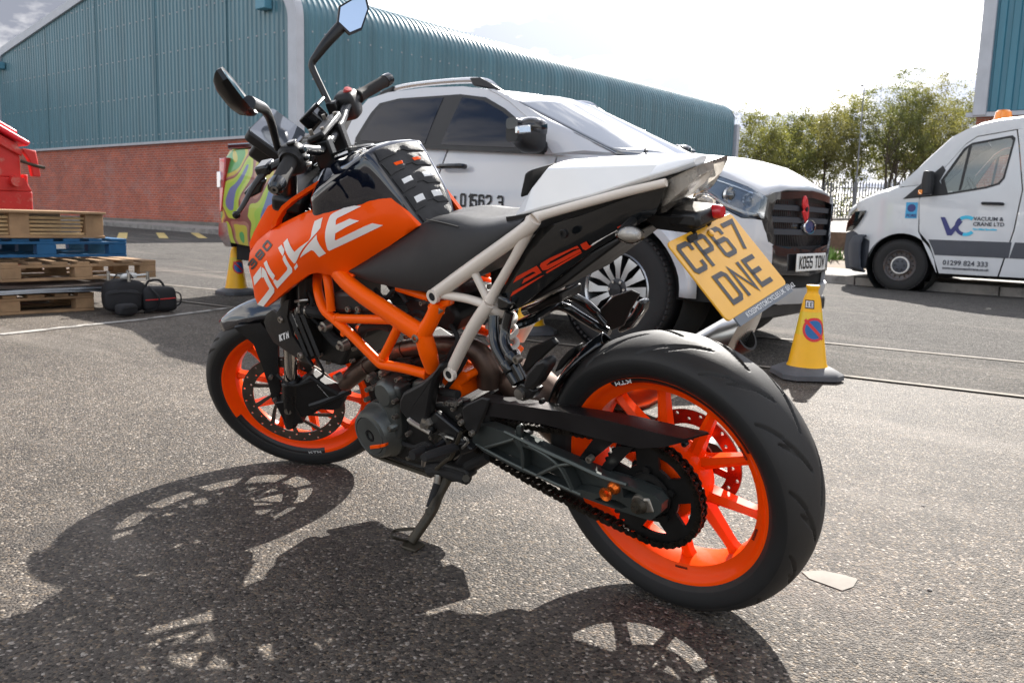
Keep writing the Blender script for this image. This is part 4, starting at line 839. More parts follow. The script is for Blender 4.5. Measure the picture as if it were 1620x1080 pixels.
# bumper
bump_out = [(-.62, .895, .86), (-.60, .90, .845), (-.735, .80, .855), (-.84, .56, .955), (-.865, .50, .80), (-.875, .48, .60), (-.86, .56, .48), (-.72, .80, .44), (-.50, .925, .43), (-.48, .94, .52), (-.47, .95, .69), (-.54, .925, .72)]
fpan(bump_out, 'bumper_corner', 'white_car_paint', .03, inner=[(-.76, .78, .65), (-.66, .87, .6)])
fpan([(-.50, .945, .70), (0, 1.0, .665), (.5, .945, .70), (.49, .95, .52), (0, 1.005, .50), (-.49, .95, .52)], 'bumper_centre', 'gloss_black', .05, mirror_=False)
fpan([(-.62, .90, .52), (0, .985, .50), (.62, .90, .52), (.60, .90, .43), (0, .985, .41), (-.60, .90, .43)], 'lower_intake', 'under_dark', .06, mirror_=False, off=-.03)
fpan([(-.74, .79, .455), (-.55, .915, .435), (0, .99, .42), (.55, .915, .435), (.74, .79, .455), (.66, .82, .345), (0, .95, .315), (-.66, .82, .345)], 'skid_plate', 'skid_silver', .04, mirror_=False, off=.01)
m = MB(); m.box((.75, 0, .285), (.30, 1.25, .10)); m.build('splash_guard', 'black_trim', pk, bevel=.02)
pl_ = MB(); pl_.box((1.018, 0, .59), (.012, .52, .112)); pl_o = pl_.build('number_plate', 'plate_white', pk, bevel=.004)
stroke_text('KO55 TOW', .052, .080, .010, .0135, (1.0265, -.225, .550), (0, 1, 0), (0, 0, 1)).build('plate_lettering', 'plate_text', pl_o, smooth=0)['kind'] = 'stuff'
# flank lettering and tail lights
stroke_text('Tel:', .056, .098, .012, .016, (-1.62, -.9205, .905), (1, 0, -.04), (0, 0, 1)).build('phone_number', 'plate_text', pk, smooth=0)['kind'] = 'stuff'
stroke_text('01562 3', .056, .098, .012, .016, (-1.335, -.9205, .885), (1, 0, -.04), (0, 0, 1)).build('phone_number', 'plate_text', pk, smooth=0)['kind'] = 'stuff'
both(lambda: MB().prism([(-4.43, -.885, 1.30), (-4.37, -.90, 1.29), (-4.30, -.905, 1.30), (-4.34, -.905, 1.0), (-4.38, -.905, .80), (-4.46, -.87, .78)], (0, .07, 0)), 'tail_light', 'red_lens', pk, bevel=.012)
both(lambda: MB().prism([(-4.475, -.885, 1.17), (-4.38, -.9095, 1.17), (-4.38, -.9095, 1.02), (-4.475, -.885, 1.02)], (0, .02, 0)), 'reversing_lens', 'lamp_chrome', pk, bevel=.006)
m = MB(); m.loft([[(-4.44+.14*abs(q)**3, q*.9, .70), (-4.57+.14*abs(q)**3, q*.9, .69), (-4.58+.14*abs(q)**3, q*.9, .58), (-4.50+.14*abs(q)**3, q*.88, .47), (-4.40+.14*abs(q)**3, q*.88, .47)] for q in [i/8 for i in range(-8, 9)]]); m.build('rear_bumper', 'chrome', pk)

for o in [q for q in bpy.data.objects if q.parent == pk or (q.parent and q.parent.parent == pk)]:      # short front overhang
    if o.type == 'MESH' and o.parent.name != 'wheel' and not o.parent.name.startswith('wheel.'):
        for vt in o.data.vertices:
            if vt.co.x > .5: vt.co.x = .5+(vt.co.x-.5)*.79
# ------------------------------------------------------------------ white van by the kerb (x forward, y left; its left flank is y = 0)
VN_LOC, VN_YAW = (2.96, -10.49, 0), math.radians(3.3)
vn = thing('recovery_van', 'white crane company van with amber beacon and VC logo, by the kerb', 'van', VN_LOC, VN_YAW)
def van_y(x, z):
    y = 0.0-.028*max(0, (z-1.2))**1.6*1.6
    if x > -.05: y -= .42*max(0, (x+.05)/.95)**2.6
    return y
def vpan(poly, off=0., step=.07, thick=.02, name='panel', material='van_paint', both_=True, round_=.004, holes=()):
    yf = lambda x, z: van_y(x, z)
    vs, fs = tri2d(poly, step, holes); res = []
    for side in ((0, 1) if both_ else (0,)):
        n = len(vs); ec = {}
        for f in fs:
            for i in range(3):
                e = (f[i], f[(i+1) % 3]); k = tuple(sorted(e)); ec[k] = None if k in ec else e
        rim = [e for e in ec.values() if e]; rv = {i for e in rim for i in e}
        A = [(x, yf(x, z)+off-(round_ if i in rv else 0), z) for i, (x, z) in enumerate(vs)]+[(x, yf(x, z)+off-thick-round_, z) for x, z in vs]
        if side: A = [(x, -1.98-y, z) for x, y, z in A]
        m = MB().add(A, [tuple(f) for f in fs]+[tuple(n+i for i in reversed(f)) for f in fs]+[(a, n+a, n+b, b) for a, b in rim]); res.append(m.build(name, material, vn))
    return res
va = arc_pts(0, .345, .43, math.pi*.97, math.pi*.06, 16)
vpan([(-.47, .27), (-.42, .46)]+va[1:-1]+[(.43, .42), (.43, .66), (.60, .73), (.72, .80), (.64, .87), (.53, 1.05), (.66, 1.055), (.70, 1.175), (.43, 1.275), (.10, 1.375), (-.16, 1.41), (-.20, .80)], name='wing')
WIN = [(-.50, 1.30), (-.44, 1.48), (-.66, 1.865), (-.74, 1.925), (-1.16, 2.00), (-1.195, 1.965), (-1.17, 1.78), (-1.13, 1.50), (-1.08, 1.43), (-.95, 1.385)]
vpan([(-.215, .80), (-.175, 1.225), (-.245, 1.36), (-.66, 1.92), (-.78, 2.01), (-1.21, 2.08), (-1.25, 1.9), (-1.345, 1.35), (-1.30, .85), (-1.18, .27), (-.50, .27), (-.42, .48), (-.35, .65)], name='door', holes=[WIN])
vpan([(-1.36, 1.35), (-1.265, 1.9), (-1.225, 2.09), (-1.36, 2.10), (-1.62, 2.09), (-1.66, 1.0), (-1.66, .27), (-1.20, .27), (-1.315, .85)], name='rear_pillar')
vpan([(.12, 1.385), (-.155, 1.415), (-.255, 1.385), (-.66, 1.935), (-.78, 2.025), (-1.21, 2.095), (-1.62, 2.105), (-1.62, 2.20), (-.95, 2.20), (-.66, 2.12), (-.50, 2.03), (-.2, 1.71)], name='roof_side', off=-.012)
for nm, rows in (('roof', [(-.62, 2.11), (-.8, 2.20), (-1.0, 2.245), (-1.3, 2.27), (-1.66, 2.275)]), ('bonnet', [(.86, 1.00), (.80, 1.10), (.66, 1.20), (.43, 1.30), (.10, 1.41)]), ('windscreen', [(.10, 1.405), (-.2, 1.74), (-.48, 2.03), (-.62, 2.105)])):
    rings = []
    for x, z in rows:
        y0 = van_y(x, z)-.0-(.015 if nm == 'roof' else .02); hw = (1.98+2*y0)/2
        rings.append([(x+(.10*(1-q*q) if nm != 'roof' else .06*(1-q*q)*(x > -.9)), -.99+hw*q, z+(.03 if nm == 'roof' else .035)*(1-q**4)-.055*(abs(q)**8)) for q in [i/10 for i in range(-10, 11)]])
    o = MB().loft(rings, closed=False, caps=False).build(nm, 'screen_glass' if nm == 'windscreen' else 'van_paint', vn); md = o.modifiers.new('s', 'SOLIDIFY'); md.thickness = .02
# front face, bumper, lamps
def vface(pts, name, material, thick=.03):
    P = Panel([Vector((y, x, z)) for y, x, z in pts]); a = swapxy(P.mb(thick, .08, .004)); return a.build(name, material, vn, smooth=45)
bz = [(-.99+q*.99, .90-.36*abs(q)**3.2) for q in [i/6 for i in range(-6, 7)]]
rg = []
for z, o_ in ((.22, -.10), (.28, -.02), (.47, .0), (.62, .0), (.72, -.03), (.74, -.08)): rg.append([(x+o_, y*1.0+(.0), z) for y, x in bz])
o = MB().loft(rg, closed=False, caps=False).build('bumper', 'grey_trim_plastic', vn); md = o.modifiers.new('s', 'SOLIDIFY'); md.thickness = .03
vpan([(.43, .42), (.43, .655), (.60, .725), (.72, .795), (.84, .76), (.86, .47), (.80, .25), (.52, .23), (.46, .3)], off=.006, name='bumper_side', material='grey_trim_plastic')
rg = []
for z, o_ in ((.74, -.06), (.85, -.07), (.97, -.08), (1.05, -.12)): rg.append([(x+o_, -.99+(y+.99)*.80, z) for y, x in bz])
o = MB().loft(rg, closed=False, caps=False).build('grille', 'black_trim', vn); md = o.modifiers.new('s', 'SOLIDIFY'); md.thickness = .02
vpan([(.845, .775), (.825, .90), (.70, 1.045), (.52, 1.065), (.56, .98), (.64, .87), (.72, .80)], off=.012, name='headlamp', material='lamp_dark')
vpan([(.80, .80), (.79, .88), (.70, 1.02), (.60, 1.03), (.63, .95), (.70, .84)], off=.020, name='headlamp_reflector', material='lamp_chrome')
vpan([(.85, .77), (.83, .905), (.70, 1.055), (.515, 1.072), (.555, .975), (.635, .863), (.72, .79)], off=.034, thick=.004, name='headlamp_lens', material='lamp_lens')
# wheel
for yy, s in ((-.12, 1), (-1.86, -1)):
    w = bpy.data.objects.new('wheel', None); COL.objects.link(w); w.parent = vn; w.location = (0, yy, .345)
    tyre_mb(.345, .215, .205, 56).build('tyre', 'road_tyre', w, smooth=40)
    m = MB(); m.lathe([(.21, s*.095), (.205, s*.1), (.195, s*.09), (.18, s*.05), (.15, s*.035), (.12, s*.03), (.112, s*.075), (.10, s*.078)], seg=40); m.build('rim', 'steel_wheel', w)
    m = MB(); m.lathe([(.118, s*.03), (.118, s*.082), (.108, s*.088), (.10, s*.085)], seg=40); m.build('hub_ring', 'barrier_white', w)
    m = MB(); m.lathe([(.10, s*.07), (.095, s*.09), (.05, s*.094), (0, s*.095)], seg=32); m.build('hub_cap', 'decal_grey', w)
    for k in range(16):
        a = k*math.pi/8; m = MB(); c = Vector((math.cos(a)*.158, s*.041, math.sin(a)*.158)); m.box(c, (.026, .012, .012), rot=Matrix.Rotation(-a, 3, 'Y')); m.build('vent_hole', 'under_dark', w)
    for k in range(6):
        a = k*math.pi/3; m = MB(); c = Vector((math.cos(a)*.062, s*.09, math.sin(a)*.062)); m.cyl(c, c+Vector((0, s*.016, 0)), .012, seg=6); m.build('wheel_nut', 'black_trim', w, smooth=0)
m = MB(); m.lathe([(.435, -.02), (.435, -.42), (.05, -.42)], o=(0, 0, .345), seg=40); m.build('arch_liner', 'under_dark', vn)
m = MB(); m.box((-.75, -.99, .36), (2.3, 1.5, .28)); m.build('chassis', 'under_dark', vn)
m = MB(); m.box((-1.70, -.99, 1.15), (.05, 1.9, 1.75)); m.build('bulkhead', 'grey_trim', vn)
m = MB(); m.box((-3.4, -.99, .55), (3.3, .8, .2)); m.build('chassis_rail', 'under_dark', vn)
m = MB(); m.box((-3.4, -.99, .95), (3.2, 2.0, .12)); m.build('flat_bed', 'black_trim', vn, bevel=.02)
for yy, s in ((-.12, 1), (-1.86, -1)):
    m = tyre_mb(.345, .215, .205, 56, False); m.xf(Matrix.Translation((-3.4, yy, .345))); m.build('rear_tyre', 'road_tyre', vn, smooth=40)
ins = lambda P, k: [(sum(p[0] for p in P)/len(P)+(x-sum(p[0] for p in P)/len(P))*k, sum(p[1] for p in P)/len(P)+(z-sum(p[1] for p in P)/len(P))*k) for x, z in P]
vpan(ins(WIN, 1.06), off=.004, thick=.008, name='window_seal', material='black_trim', holes=[ins(WIN, .97)], round_=.001)
vpan(ins(WIN, .985), off=-.006, thick=.003, name='window_pane', material='van_glass', round_=0)
vpan([(-.665, 1.35), (-.635, 1.34), (-.70, 1.90), (-.735, 1.915)], off=.006, thick=.012, name='window_bar', material='black_trim')
vpan([(.03, 1.225), (-.18, 1.43), (-.42, 1.66), (-.46, 1.60), (-.40, 1.46), (-.52, 1.285)], off=.008, thick=.012, name='quarter_trim', material='black_trim')
for s, y0 in ((1, .06), (-1, -2.04)):
    m = MB(); rings = []
    for t in [i/6 for i in range(7)]:
        zz = 1.28+.30*t; d = .085*(.8+.2*math.sin(math.pi*t)); rings.append([(-.30+math.copysign(abs(math.cos(a))**.6, math.cos(a))*d*.8, y0+s*.10+math.copysign(abs(math.sin(a))**.6, math.sin(a))*.10, zz) for a in [2*math.pi*k/16 for k in range(16)]])
    mo = m.loft(rings).build('door_mirror', 'black_trim', vn, smooth=50, bevel=.01)
    m = MB(); m.box((-.24, y0+s*.18, 1.31), (.05, .05, .06)); m.build('repeater', 'amber_lens', mo, bevel=.01)
    m = MB(); m.box((-.28, y0-s*.03, 1.36), (.07, .12, .10)); m.build('mirror_arm', 'black_trim', mo, bevel=.02)
    m = MB(); yy = .012 if s > 0 else -1.992; m.tube([(-1.16, yy, 1.175), (-1.13, yy+s*.02, 1.178), (-.96, yy+s*.02, 1.182), (-.93, yy, 1.182)], .019, 8, n=3); m.build('door_handle', 'black_trim', vn)
m = MB(); m.box((-.05, -.99, 1.10), (.35, 1.7, .40)); m.build('dashboard', 'black_trim', vn, bevel=.04)
for yy in (-.55, -1.40):
    m = MB(); m.box((-1.28, yy, 1.25), (.16, .50, .72)); m.build('seat_back', 'cream_cloth', vn, bevel=.05); m = MB(); m.box((-1.0, yy, .86), (.55, .50, .16)); m.build('seat_cushion', 'cream_cloth', vn, bevel=.05)
m = MB(); m.lathe([(.185, 0), (.20, .012), (.20, -.012)], o=(-.55, -1.40, 1.42), ax=(-.85, 0, .5), seg=28, closed=True); m.build('steering_wheel', 'black_trim', vn)
m = MB(); m.lathe([(.0, .115), (.07, .11), (.095, .085), (.105, .02), (.11, 0), (.115, -.03)], o=(-.95, -.62, 2.29), ax=(0, 0, 1), seg=24); m.build('beacon', 'amber_lens', vn)
m = MB(); m.lathe([(.125, 0), (.125, -.035), (.09, -.05)], o=(-.95, -.62, 2.265), ax=(0, 0, 1), seg=24); m.build('beacon_base', 'black_trim', vn)
# graphics
vpan([(-.335, .705), (-1.30, .705), (-1.285, .505), (-.43, .505), (-.40, .58)], off=.004, thick=.002, name='side_stripe', material='decal_grey', both_=True, round_=.0005)
vpan([(-1.335, .705), (-1.655, .705), (-1.655, .505), (-1.29, .505)], off=.004, thick=.002, name='side_stripe', material='decal_grey', both_=True, round_=.0005)
def vflat(poly, material, name, off=.0065): return vpan(poly, off=off, thick=.001, name=name, material=material, both_=False, round_=.0)
vflat([(-.455, 1.00), (-.51, 1.00), (-.59, .845), (-.68, .955), (-.725, .95), (-.61, .765), (-.555, .765)], 'logo_navy', 'logo_letter')
cc = (-.765, .895)
vflat(arc_pts(*cc, .13, math.pi*1.00, math.pi*1.55, 10)+list(reversed(arc_pts(*cc, .085, math.pi*1.00, math.pi*1.55, 10))), 'logo_navy', 'logo_letter', .007) if False else None
def ring_seg(a0, a1): return [(cc[0]-(p[0]-cc[0]), p[1]) for p in arc_pts(*cc, .132, a0, a1, 12)+list(reversed(arc_pts(*cc, .088, a0, a1, 12)))]
vflat(ring_seg(math.pi*.72, math.pi*1.42), 'logo_navy', 'logo_letter', .0075); vflat(ring_seg(math.pi*.28, math.pi*.715), 'logo_cyan', 'logo_letter', .0075); vflat(ring_seg(math.pi*1.425, math.pi*1.76), 'logo_cyan', 'logo_letter', .0075)
for txt, sz, x, z, mt in (('VACUUM &', .066, -.845, .965, 'decal_grey'), ('CRANE LTD', .066, -.845, .898, 'decal_grey'), ('The Lifting Specialists', .032, -.845, .845, 'logo_cyan'), ('01299 824 333', .088, -.535, .385, 'decal_grey'), ('www.vacuumandcrane.co.uk', .047, -.535, .33, 'decal_grey')):
    text_mb(txt, sz, (x, .0085, z), (-1, 0, 0), (0, 0, 1), font_off=.0018).build('lettering', mt, vn, smooth=0)
vflat([(-.02, 1.185), (-.165, 1.185), (-.165, .975), (-.02, .975)], 'sticker_blue', 'sticker', .006)
vflat(arc_pts(-.092, 1.11, .052, 0, 2*math.pi*.97, 18), 'logo_navy', 'sticker', .0085)
text_mb('FORS', .052, (-.035, .012, .995), (-1, 0, 0), (0, 0, 1), font_off=.002).build('lettering', 'logo_navy', vn, smooth=0)
# ------------------------------------------------------------------ motorcycle materials
mat('orange_paint', (.98, .090, .0005), .34, coat=.12, var=.03, vscale=5, rvar=.04, spec=.12)
mat('orange_frame', (.98, .115, .001), .34, coat=.12, var=.04, vscale=8, rvar=.05, spec=.12)
mat('orange_wheel', (.98, .075, .0005), .36, coat=.12, var=.05, vscale=9, rvar=.08, spec=.12, mottle=((.42, .045, .006), 26, .66, .12))
mat('orange_anodised', (.80, .16, .02), .25, metal=.8, var=.05)
mat('tank_black', (.004, .0065, .014), .05, coat=1, var=.1, spec=.6, rvar=.02)
mat('gloss_black_plastic', (.006, .007, .008), .14, coat=.5, var=.15, rvar=.05)
mat('matt_black', (.0078, .0074, .0077), .5, var=.2, vscale=30, bump=.12, bscale=500, rvar=.08)
mat('satin_black', (.0085, .0082, .0085), .32, var=.15, vscale=12, rvar=.1)
mat('guard_black', (.0115, .0098, .0102), .42, var=.2, vscale=9, rvar=.1, bump=.1, bscale=300)
mat('seat_vinyl', (.0105, .0102, .011), .5, var=.15, vscale=18, bump=.35, bscale=900, rvar=.08)
mat('rubber_grip', (.016, .015, .0145), .8, var=.2)
mat('moto_tyre', (.0195, .018, .0168), .62, var=.3, vscale=8, bump=.16, bscale=420, rvar=.14, mottle=((.040, .036, .030), 5.5, .60, .2))
mat('tyre_wall', (.0105, .010, .0098), .7, var=.2, vscale=10, bump=.1, bscale=300)
mat('engine_graphite', (.115, .12, .112), .42, metal=.65, var=.12, vscale=14, bump=.15, bscale=350)
mat('engine_dark', (.024, .0225, .021), .55, metal=.35, var=.3, vscale=16, bump=.25, bscale=220)
mat('swingarm_grey', (.070, .079, .074), .36, metal=.55, var=.12, vscale=10, bump=.08, bscale=300)
mat('steel', (.36, .34, .31), .34, metal=.9, var=.2, vscale=30); mat('bolt_steel', (.30, .27, .23), .4, metal=.85, var=.3, vscale=60)
mat('disc_steel', (.16, .135, .115), .36, metal=.85, var=.2, vscale=20); mat('fork_chrome', (.62, .60, .57), .12, metal=1, var=.05)
mat('disc_red', (.26, .055, .035), .3, metal=.75, var=.2, vscale=20)
mat('exhaust_heat', (.105, .070, .055), .40, metal=.85, var=.35, vscale=7, mottle=((.21, .15, .12), 6, .5, .25))
mat('muffler_silver', (.46, .45, .43), .28, metal=.95, var=.1); mat('chain_dark', (.030, .025, .020), .42, metal=.8, var=.4, vscale=60)
mat('sprocket_black', (.010, .0095, .009), .45, metal=.3, var=.4, vscale=30)
mat('cream_frame', (.76, .67, .58), .34, coat=.3, var=.05, vscale=9); mat('cowl_white', (.82, .81, .79), .2, coat=.8, var=.03, rvar=.03)
mat('decal_pale', (.82, .76, .71), .4, var=.03); mat('decal_black', (.014, .013, .013), .4); mat('decal_white', (.78, .77, .75), .45, var=.03); mat('decal_red', (.66, .035, .006), .35, var=.04)
mat('mirror_glass', (.82, .86, .9), .01, metal=1, var=.01, rvar=.005); mat('screen_face', (.075, .085, .10), .05, coat=1, var=.05, rvar=.02)
mat('spring_white', (.66, .62, .57), .35, coat=.3, var=.05); mat('plate_yellow', (.80, .40, .03), .34, coat=.25, var=.03, rvar=.04); mat('plate_grey', (.035, .035, .04), .4)
mat('plate_strip', (.12, .135, .155), .4); mat('red_button', (.36, .02, .015), .4); mat('kick_rust', (.055, .046, .032), .5, metal=.5, var=.3, vscale=30)
pane('tail_lens', (.95, .94, .92), .03); mat('tail_reflector', (.62, .59, .55), .28, metal=.3, var=.06, vscale=20); mat('red_reflector', (.60, .01, .02), .2, coat=.6)

bike = thing('motorcycle', 'orange black and white naked motorcycle leaning on its side stand in the foreground', 'motorcycle')
bike.rotation_euler = (LEAN, 0, 0)
def part(name, loc=(0, 0, 0), T=None):
    o = bpy.data.objects.new(name, None); COL.objects.link(o); o.parent = bike; o.location = loc
    if T is not None: o.matrix_local = T @ Matrix.Translation(loc)
    return o
cB = crop(360, 220, 4, Bk); cC = crop(680, 220, 3.375, Bk); cD = crop(320, 440, 3.6, Bk); cE = crop(520, 440, 3.375, Bk); cF = crop(720, 440, 3.6, Bk); cH = crop(560, 640, 2.893, Bk); cN = crop(560, 560, 4.909, Bk); cP = crop(420, 450, 6.353, Bk)
fA = crop(320, 0, 4, Fk); fD = crop(320, 440, 3.6, Fk); fK = crop(380, 160, 5.4, Fk)
def px(x0, y0, s): return lambda L: [(x0+a/s, y0+b/s) for a, b in L]
def L3(fn, pts, y=None): return [fn(p[0], p[1], p[2] if len(p) > 2 else y) for p in pts]
def bolt(o, y, r=.007, d=.008, fn=None, parent=None, material='bolt_steel', name='bolt', T=None):
    """socket-head bolt facing left"""
    m = MB(); p = Vector(o); m.lathe([(0, d*.35), (r*.5, d*.35), (r*.52, d), (r*.92, d), (r, d*.8), (r, -.004)], o=p, ax=(0, 1, 0), seg=12); return m.build(name, material, parent or bike, smooth=40, T=T)

# ------------------------------------------------------------------ wheels
def groove_tyre(R, hw, prof, rs, n_rep, sgn):
    """tyre skin with slashed tread grooves pressed into it"""
    P = catmull([Vector((r, y, 0)) for r, y in prof], 7); seg = 800; verts = []; cols = len(P)
    for k in range(seg):
        a = 2*math.pi*k/seg
        for p in P:
            r, y = p.x, p.y; s = abs(y)/hw; dep = 0
            ph = (a*n_rep/(2*math.pi)+(.5 if y < 0 else 0)) % 1; per = 2*math.pi/n_rep
            for s0, s1, off, ln, wd in ((.06, .60, 0, .62, .0105), (.52, .90, .42, .36, .0085), (.30, .72, .74, .30, .0080)):
                if s0 <= s <= s1 and r > R-.040:
                    t = (s-s0)/(s1-s0); c = (off+sgn*ln*t) % 1; d = abs((ph-c+.5) % 1-.5)*per*R; w = wd*math.sin(math.pi*min(1, max(0, t*.9+.08)))**.5
                    if d < w: dep = max(dep, .0062*math.cos(math.pi/2*d/w)**.8)
            rr = r-dep; verts.append((math.cos(a)*rr, y, math.sin(a)*rr))
    fs = [(k*cols+j, k*cols+j+1, ((k+1) % seg)*cols+j+1, ((k+1) % seg)*cols+j) for k in range(seg) for j in range(cols-1)]
    mi = [1 if abs((P[j].y+P[j+1].y)/2) > hw*.90 and (P[j].x+P[j+1].x)/2 < R-.030 else 0 for k in range(seg) for j in range(cols-1)]
    m = MB(); m.v = verts; m.f = fs; m.mi = mi; return m
def annulus(r0, r1, holes=(), n=72, thick=.005, step=.012, y=0):
    out = [(r1*math.cos(2*math.pi*i/n), r1*math.sin(2*math.pi*i/n)) for i in range(n)]; inn = [(r0*math.cos(2*math.pi*i/n), r0*math.sin(2*math.pi*i/n)) for i in range(n)]
    hs = [inn]+[[(cx+cr_*math.cos(2*math.pi*i/8), cy+cr_*math.sin(2*math.pi*i/8)) for i in range(8)] for cx, cy, cr_ in holes]
    return flat_plate(out, hs, thick, y, step)
def flat_plate(out, holes, thick, y, step=.02):
    vs, fs = tri2d(out, step, holes); n = len(vs); ec = {}
    for f in fs:
        for i in range(len(f)):
            e = (f[i], f[(i+1) % len(f)]); k = tuple(sorted(e)); ec[k] = None if k in ec else e
    return MB().add([(a, y+thick/2, b) for a, b in vs]+[(a, y-thick/2, b) for a, b in vs], [tuple(f) for f in fs]+[tuple(n+i for i in reversed(f)) for f in fs]+[(a, n+a, n+b, b) for a, b in [e for e in ec.values() if e]])
def rim_mb(hw, spokes, inner=.196):
    m = MB()
    h = hw
    m.lathe([(.2335, h-.010), (.2365, h-.003), (.2335, h+.001), (.2285, h), (.2235, h-.004), (.2185, h-.010), (.2115, h-.016), (inner+.003, h-.022), (inner, h-.034), (inner-.002, 0), (inner, -h+.034), (inner+.003, -h+.022), (.2115, -h+.016), (.2235, -h+.004), (.2285, -h), (.2335, -h-.001), (.2365, -h+.003), (.2335, -h+.010)], seg=96)
    return m
def spoke_mb(a_r, a_h, r_h, w0, w1, d0, d1, inner=.200):
    """one cast spoke: from the hub at angle a_h to the rim at angle a_r, ridge down the middle"""
    m = MB(); p0 = Vector((math.cos(a_h)*r_h, 0, math.sin(a_h)*r_h)); p1 = Vector((math.cos(a_r)*inner, 0, math.sin(a_r)*inner)); t = (p1-p0).normalized(); n = Vector((-t.z, 0, t.x)); rings = []
    for k in range(9):
        q = k/8; c = p0.lerp(p1, q); fl = 1+.9*max(0, (q-.8)/.2)**2+.5*max(0, (.15-q)/.15)**2; w = (w0+(w1-w0)*q)*fl; d = d0+(d1-d0)*q
        rings.append([c+n*w*.5+Vector((0, d*.55, 0)), c+Vector((0, d, 0)), c-n*w*.5+Vector((0, d*.55, 0)), c-n*w*.5-Vector((0, d*.55, 0)), c-Vector((0, d, 0)), c+n*w*.5-Vector((0, d*.55, 0))])
    return m.loft(rings)
def band_mark(r0, r1, y0, y1, a0, a1, n=40):
    """decal following the sloping rim face"""
    m = MB(); vs = []
    for i in range(n+1):
        a = a0+(a1-a0)*i/n; k = min(1, min(i, n-i)/3*.5+.5) if False else 1
        vs += [(math.cos(a)*r0, y0, math.sin(a)*r0), (math.cos(a)*r1, y1, math.sin(a)*r1)]
    return m.add(vs, [(2*i, 2*i+1, 2*i+3, 2*i+2) for i in range(n)])
def rim_text(txt, r, y, a, w, h, material, parent, flip=1):
    tx = Vector((math.sin(a), 0, -math.cos(a))); up = Vector((-math.cos(a), 0, -math.sin(a)))
    # viewed from +y, clockwise tangent reads left to right
    o = Vector((math.cos(a)*r, y, math.sin(a)*r))
    return stroke_text(txt, w, h, w*.18, h*.26, o-tx*(len(txt)*w*1.18/2)-up*h/2, tx, up).build('lettering', material, parent, smooth=0)
def motor_wheel(name, loc, T, R, hw, prof, rim_h, base_ang, n_rep, sgn):
    w = part(name, loc, T); t = groove_tyre(R, hw, prof, 3, n_rep, sgn).build('tyre', ['moto_tyre', 'tyre_wall'], w, smooth=50, fix=False)
    rim_mb(rim_h, 0).build('rim', 'orange_wheel', w, smooth=50)
    for k in range(5):
        c = math.radians(base_ang+72*k)
        for s in (-1, 1): spoke_mb(c+s*math.radians(18), c+s*math.radians(7.5), .070, .026, .017, .026, .015).build('spoke', 'orange_wheel', w, smooth=35)
    return w
prof_r = [(.226, .052), (.2345, .0605), (.243, .0675), (.255, .0728), (.267, .0748), (.276, .0728), (.285, .0665), (.293, .0555), (.2995, .040), (.304, .022), (.306, 0)]
prof_r = prof_r+[(r, -y) for r, y in reversed(prof_r[:-1])]
prof_f = [(.226, .040), (.2345, .0472), (.243, .0515), (.252, .0548), (.262, .0556), (.270, .0538), (.278, .0478), (.285, .0385), (.2905, .025), (.2930, .012), (.2935, 0)]
prof_f = prof_f+[(r, -y) for r, y in reversed(prof_f[:-1])]
rw = motor_wheel('rear_wheel', (0, 0, RR), None, RR, .0748, prof_r, .058, 212, 13, -1)
fw_ = motor_wheel('front_wheel', (XF, 0, RF-.004), MSTEER, RF, .0556, prof_f, .046, 42, 13, 1)
# rear hub, sprocket carrier, sprocket, disc
m = MB(); m.lathe([(.03, .075), (.052, .072), (.075, .060), (.083, .045), (.086, .02), (.082, -.01), (.06, -.03), (.05, -.055), (.03, -.06)], seg=48); m.build('hub', 'orange_wheel', rw, smooth=40)
for k in range(5):
    a = math.radians(32+72*k); m = MB(); c = Vector((math.cos(a)*.066, .0655, math.sin(a)*.066)); m.cyl(c-Vector((0, .01, 0)), c+Vector((0, .0012, 0)), .0085, seg=14); m.build('hub_hole', 'under_dark', rw)
hol = []
for k in range(24): a = 2*math.pi*k/24; hol.append(((.1005+(.007 if k % 2 else -.005))*math.cos(a), (.1005+(.007 if k % 2 else -.005))*math.sin(a), .0042))
annulus(.083, .115, hol, thick=.0045, y=-.064).build('brake_disc', 'disc_red', rw, smooth=30)
m = MB()
for k in range(5): a = math.radians(50+72*k); m.box((math.cos(a)*.068, -.064, math.sin(a)*.068), (.036, .004, .018), rot=Matrix.Rotation(-a, 3, 'Y'))
m.lathe([(.055, -.062), (.055, -.066), (.03, -.066), (.03, -.062)], seg=32, closed=True); m.build('disc_carrier', 'disc_red', rw)
SPY = .098
teeth = []
for k in range(45):
    for f, r in ((0, .1085), (.28, .1165), (.5, .1195), (.72, .1165)): a = 2*math.pi*(k+f)/45; teeth.append((math.cos(a)*r, math.sin(a)*r))
sh = []
for k in range(5):
    a0 = math.radians(54+72*k); pts = []
    for i in range(9): a = a0-.34+.68*i/8; pts.append((math.cos(a)*.092, math.sin(a)*.092))
    for i in range(9): a = a0+.20-.40*i/8; pts.append((math.cos(a)*.064, math.sin(a)*.064))
    sh.append(catmull([Vector((p[0], p[1], 0)) for p in pts], 1, True)); sh[-1] = [(p.x, p.y) for p in sh[-1]]
sh.append([(.022*math.cos(2*math.pi*i/20), .022*math.sin(2*math.pi*i/20)) for i in range(20)])
flat_plate(teeth, sh, .0065, SPY, .016).build('sprocket', 'sprocket_black', rw, smooth=25)
for k in range(5):
    a = math.radians(18+72*k); c = Vector((math.cos(a)*.055, SPY, math.sin(a)*.055)); m = MB(); m.cyl(c-Vector((0, .03, 0)), c+Vector((0, .011, 0)), .0085, seg=6); m.build('sprocket_nut', 'sprocket_black', rw, smooth=0)
m = MB(); m.lathe([(.0, .155), (.008, .155), (.0085, .146), (.0165, .144), (.0175, .136), (.0175, -.15), (0, -.15)], seg=16); m.build('axle', 'bolt_steel', rw)
m = MB(); m.lathe([(.049, .112), (.049, .105), (.03, .104)], seg=32); m.build('hub_seal', 'engine_dark', rw)
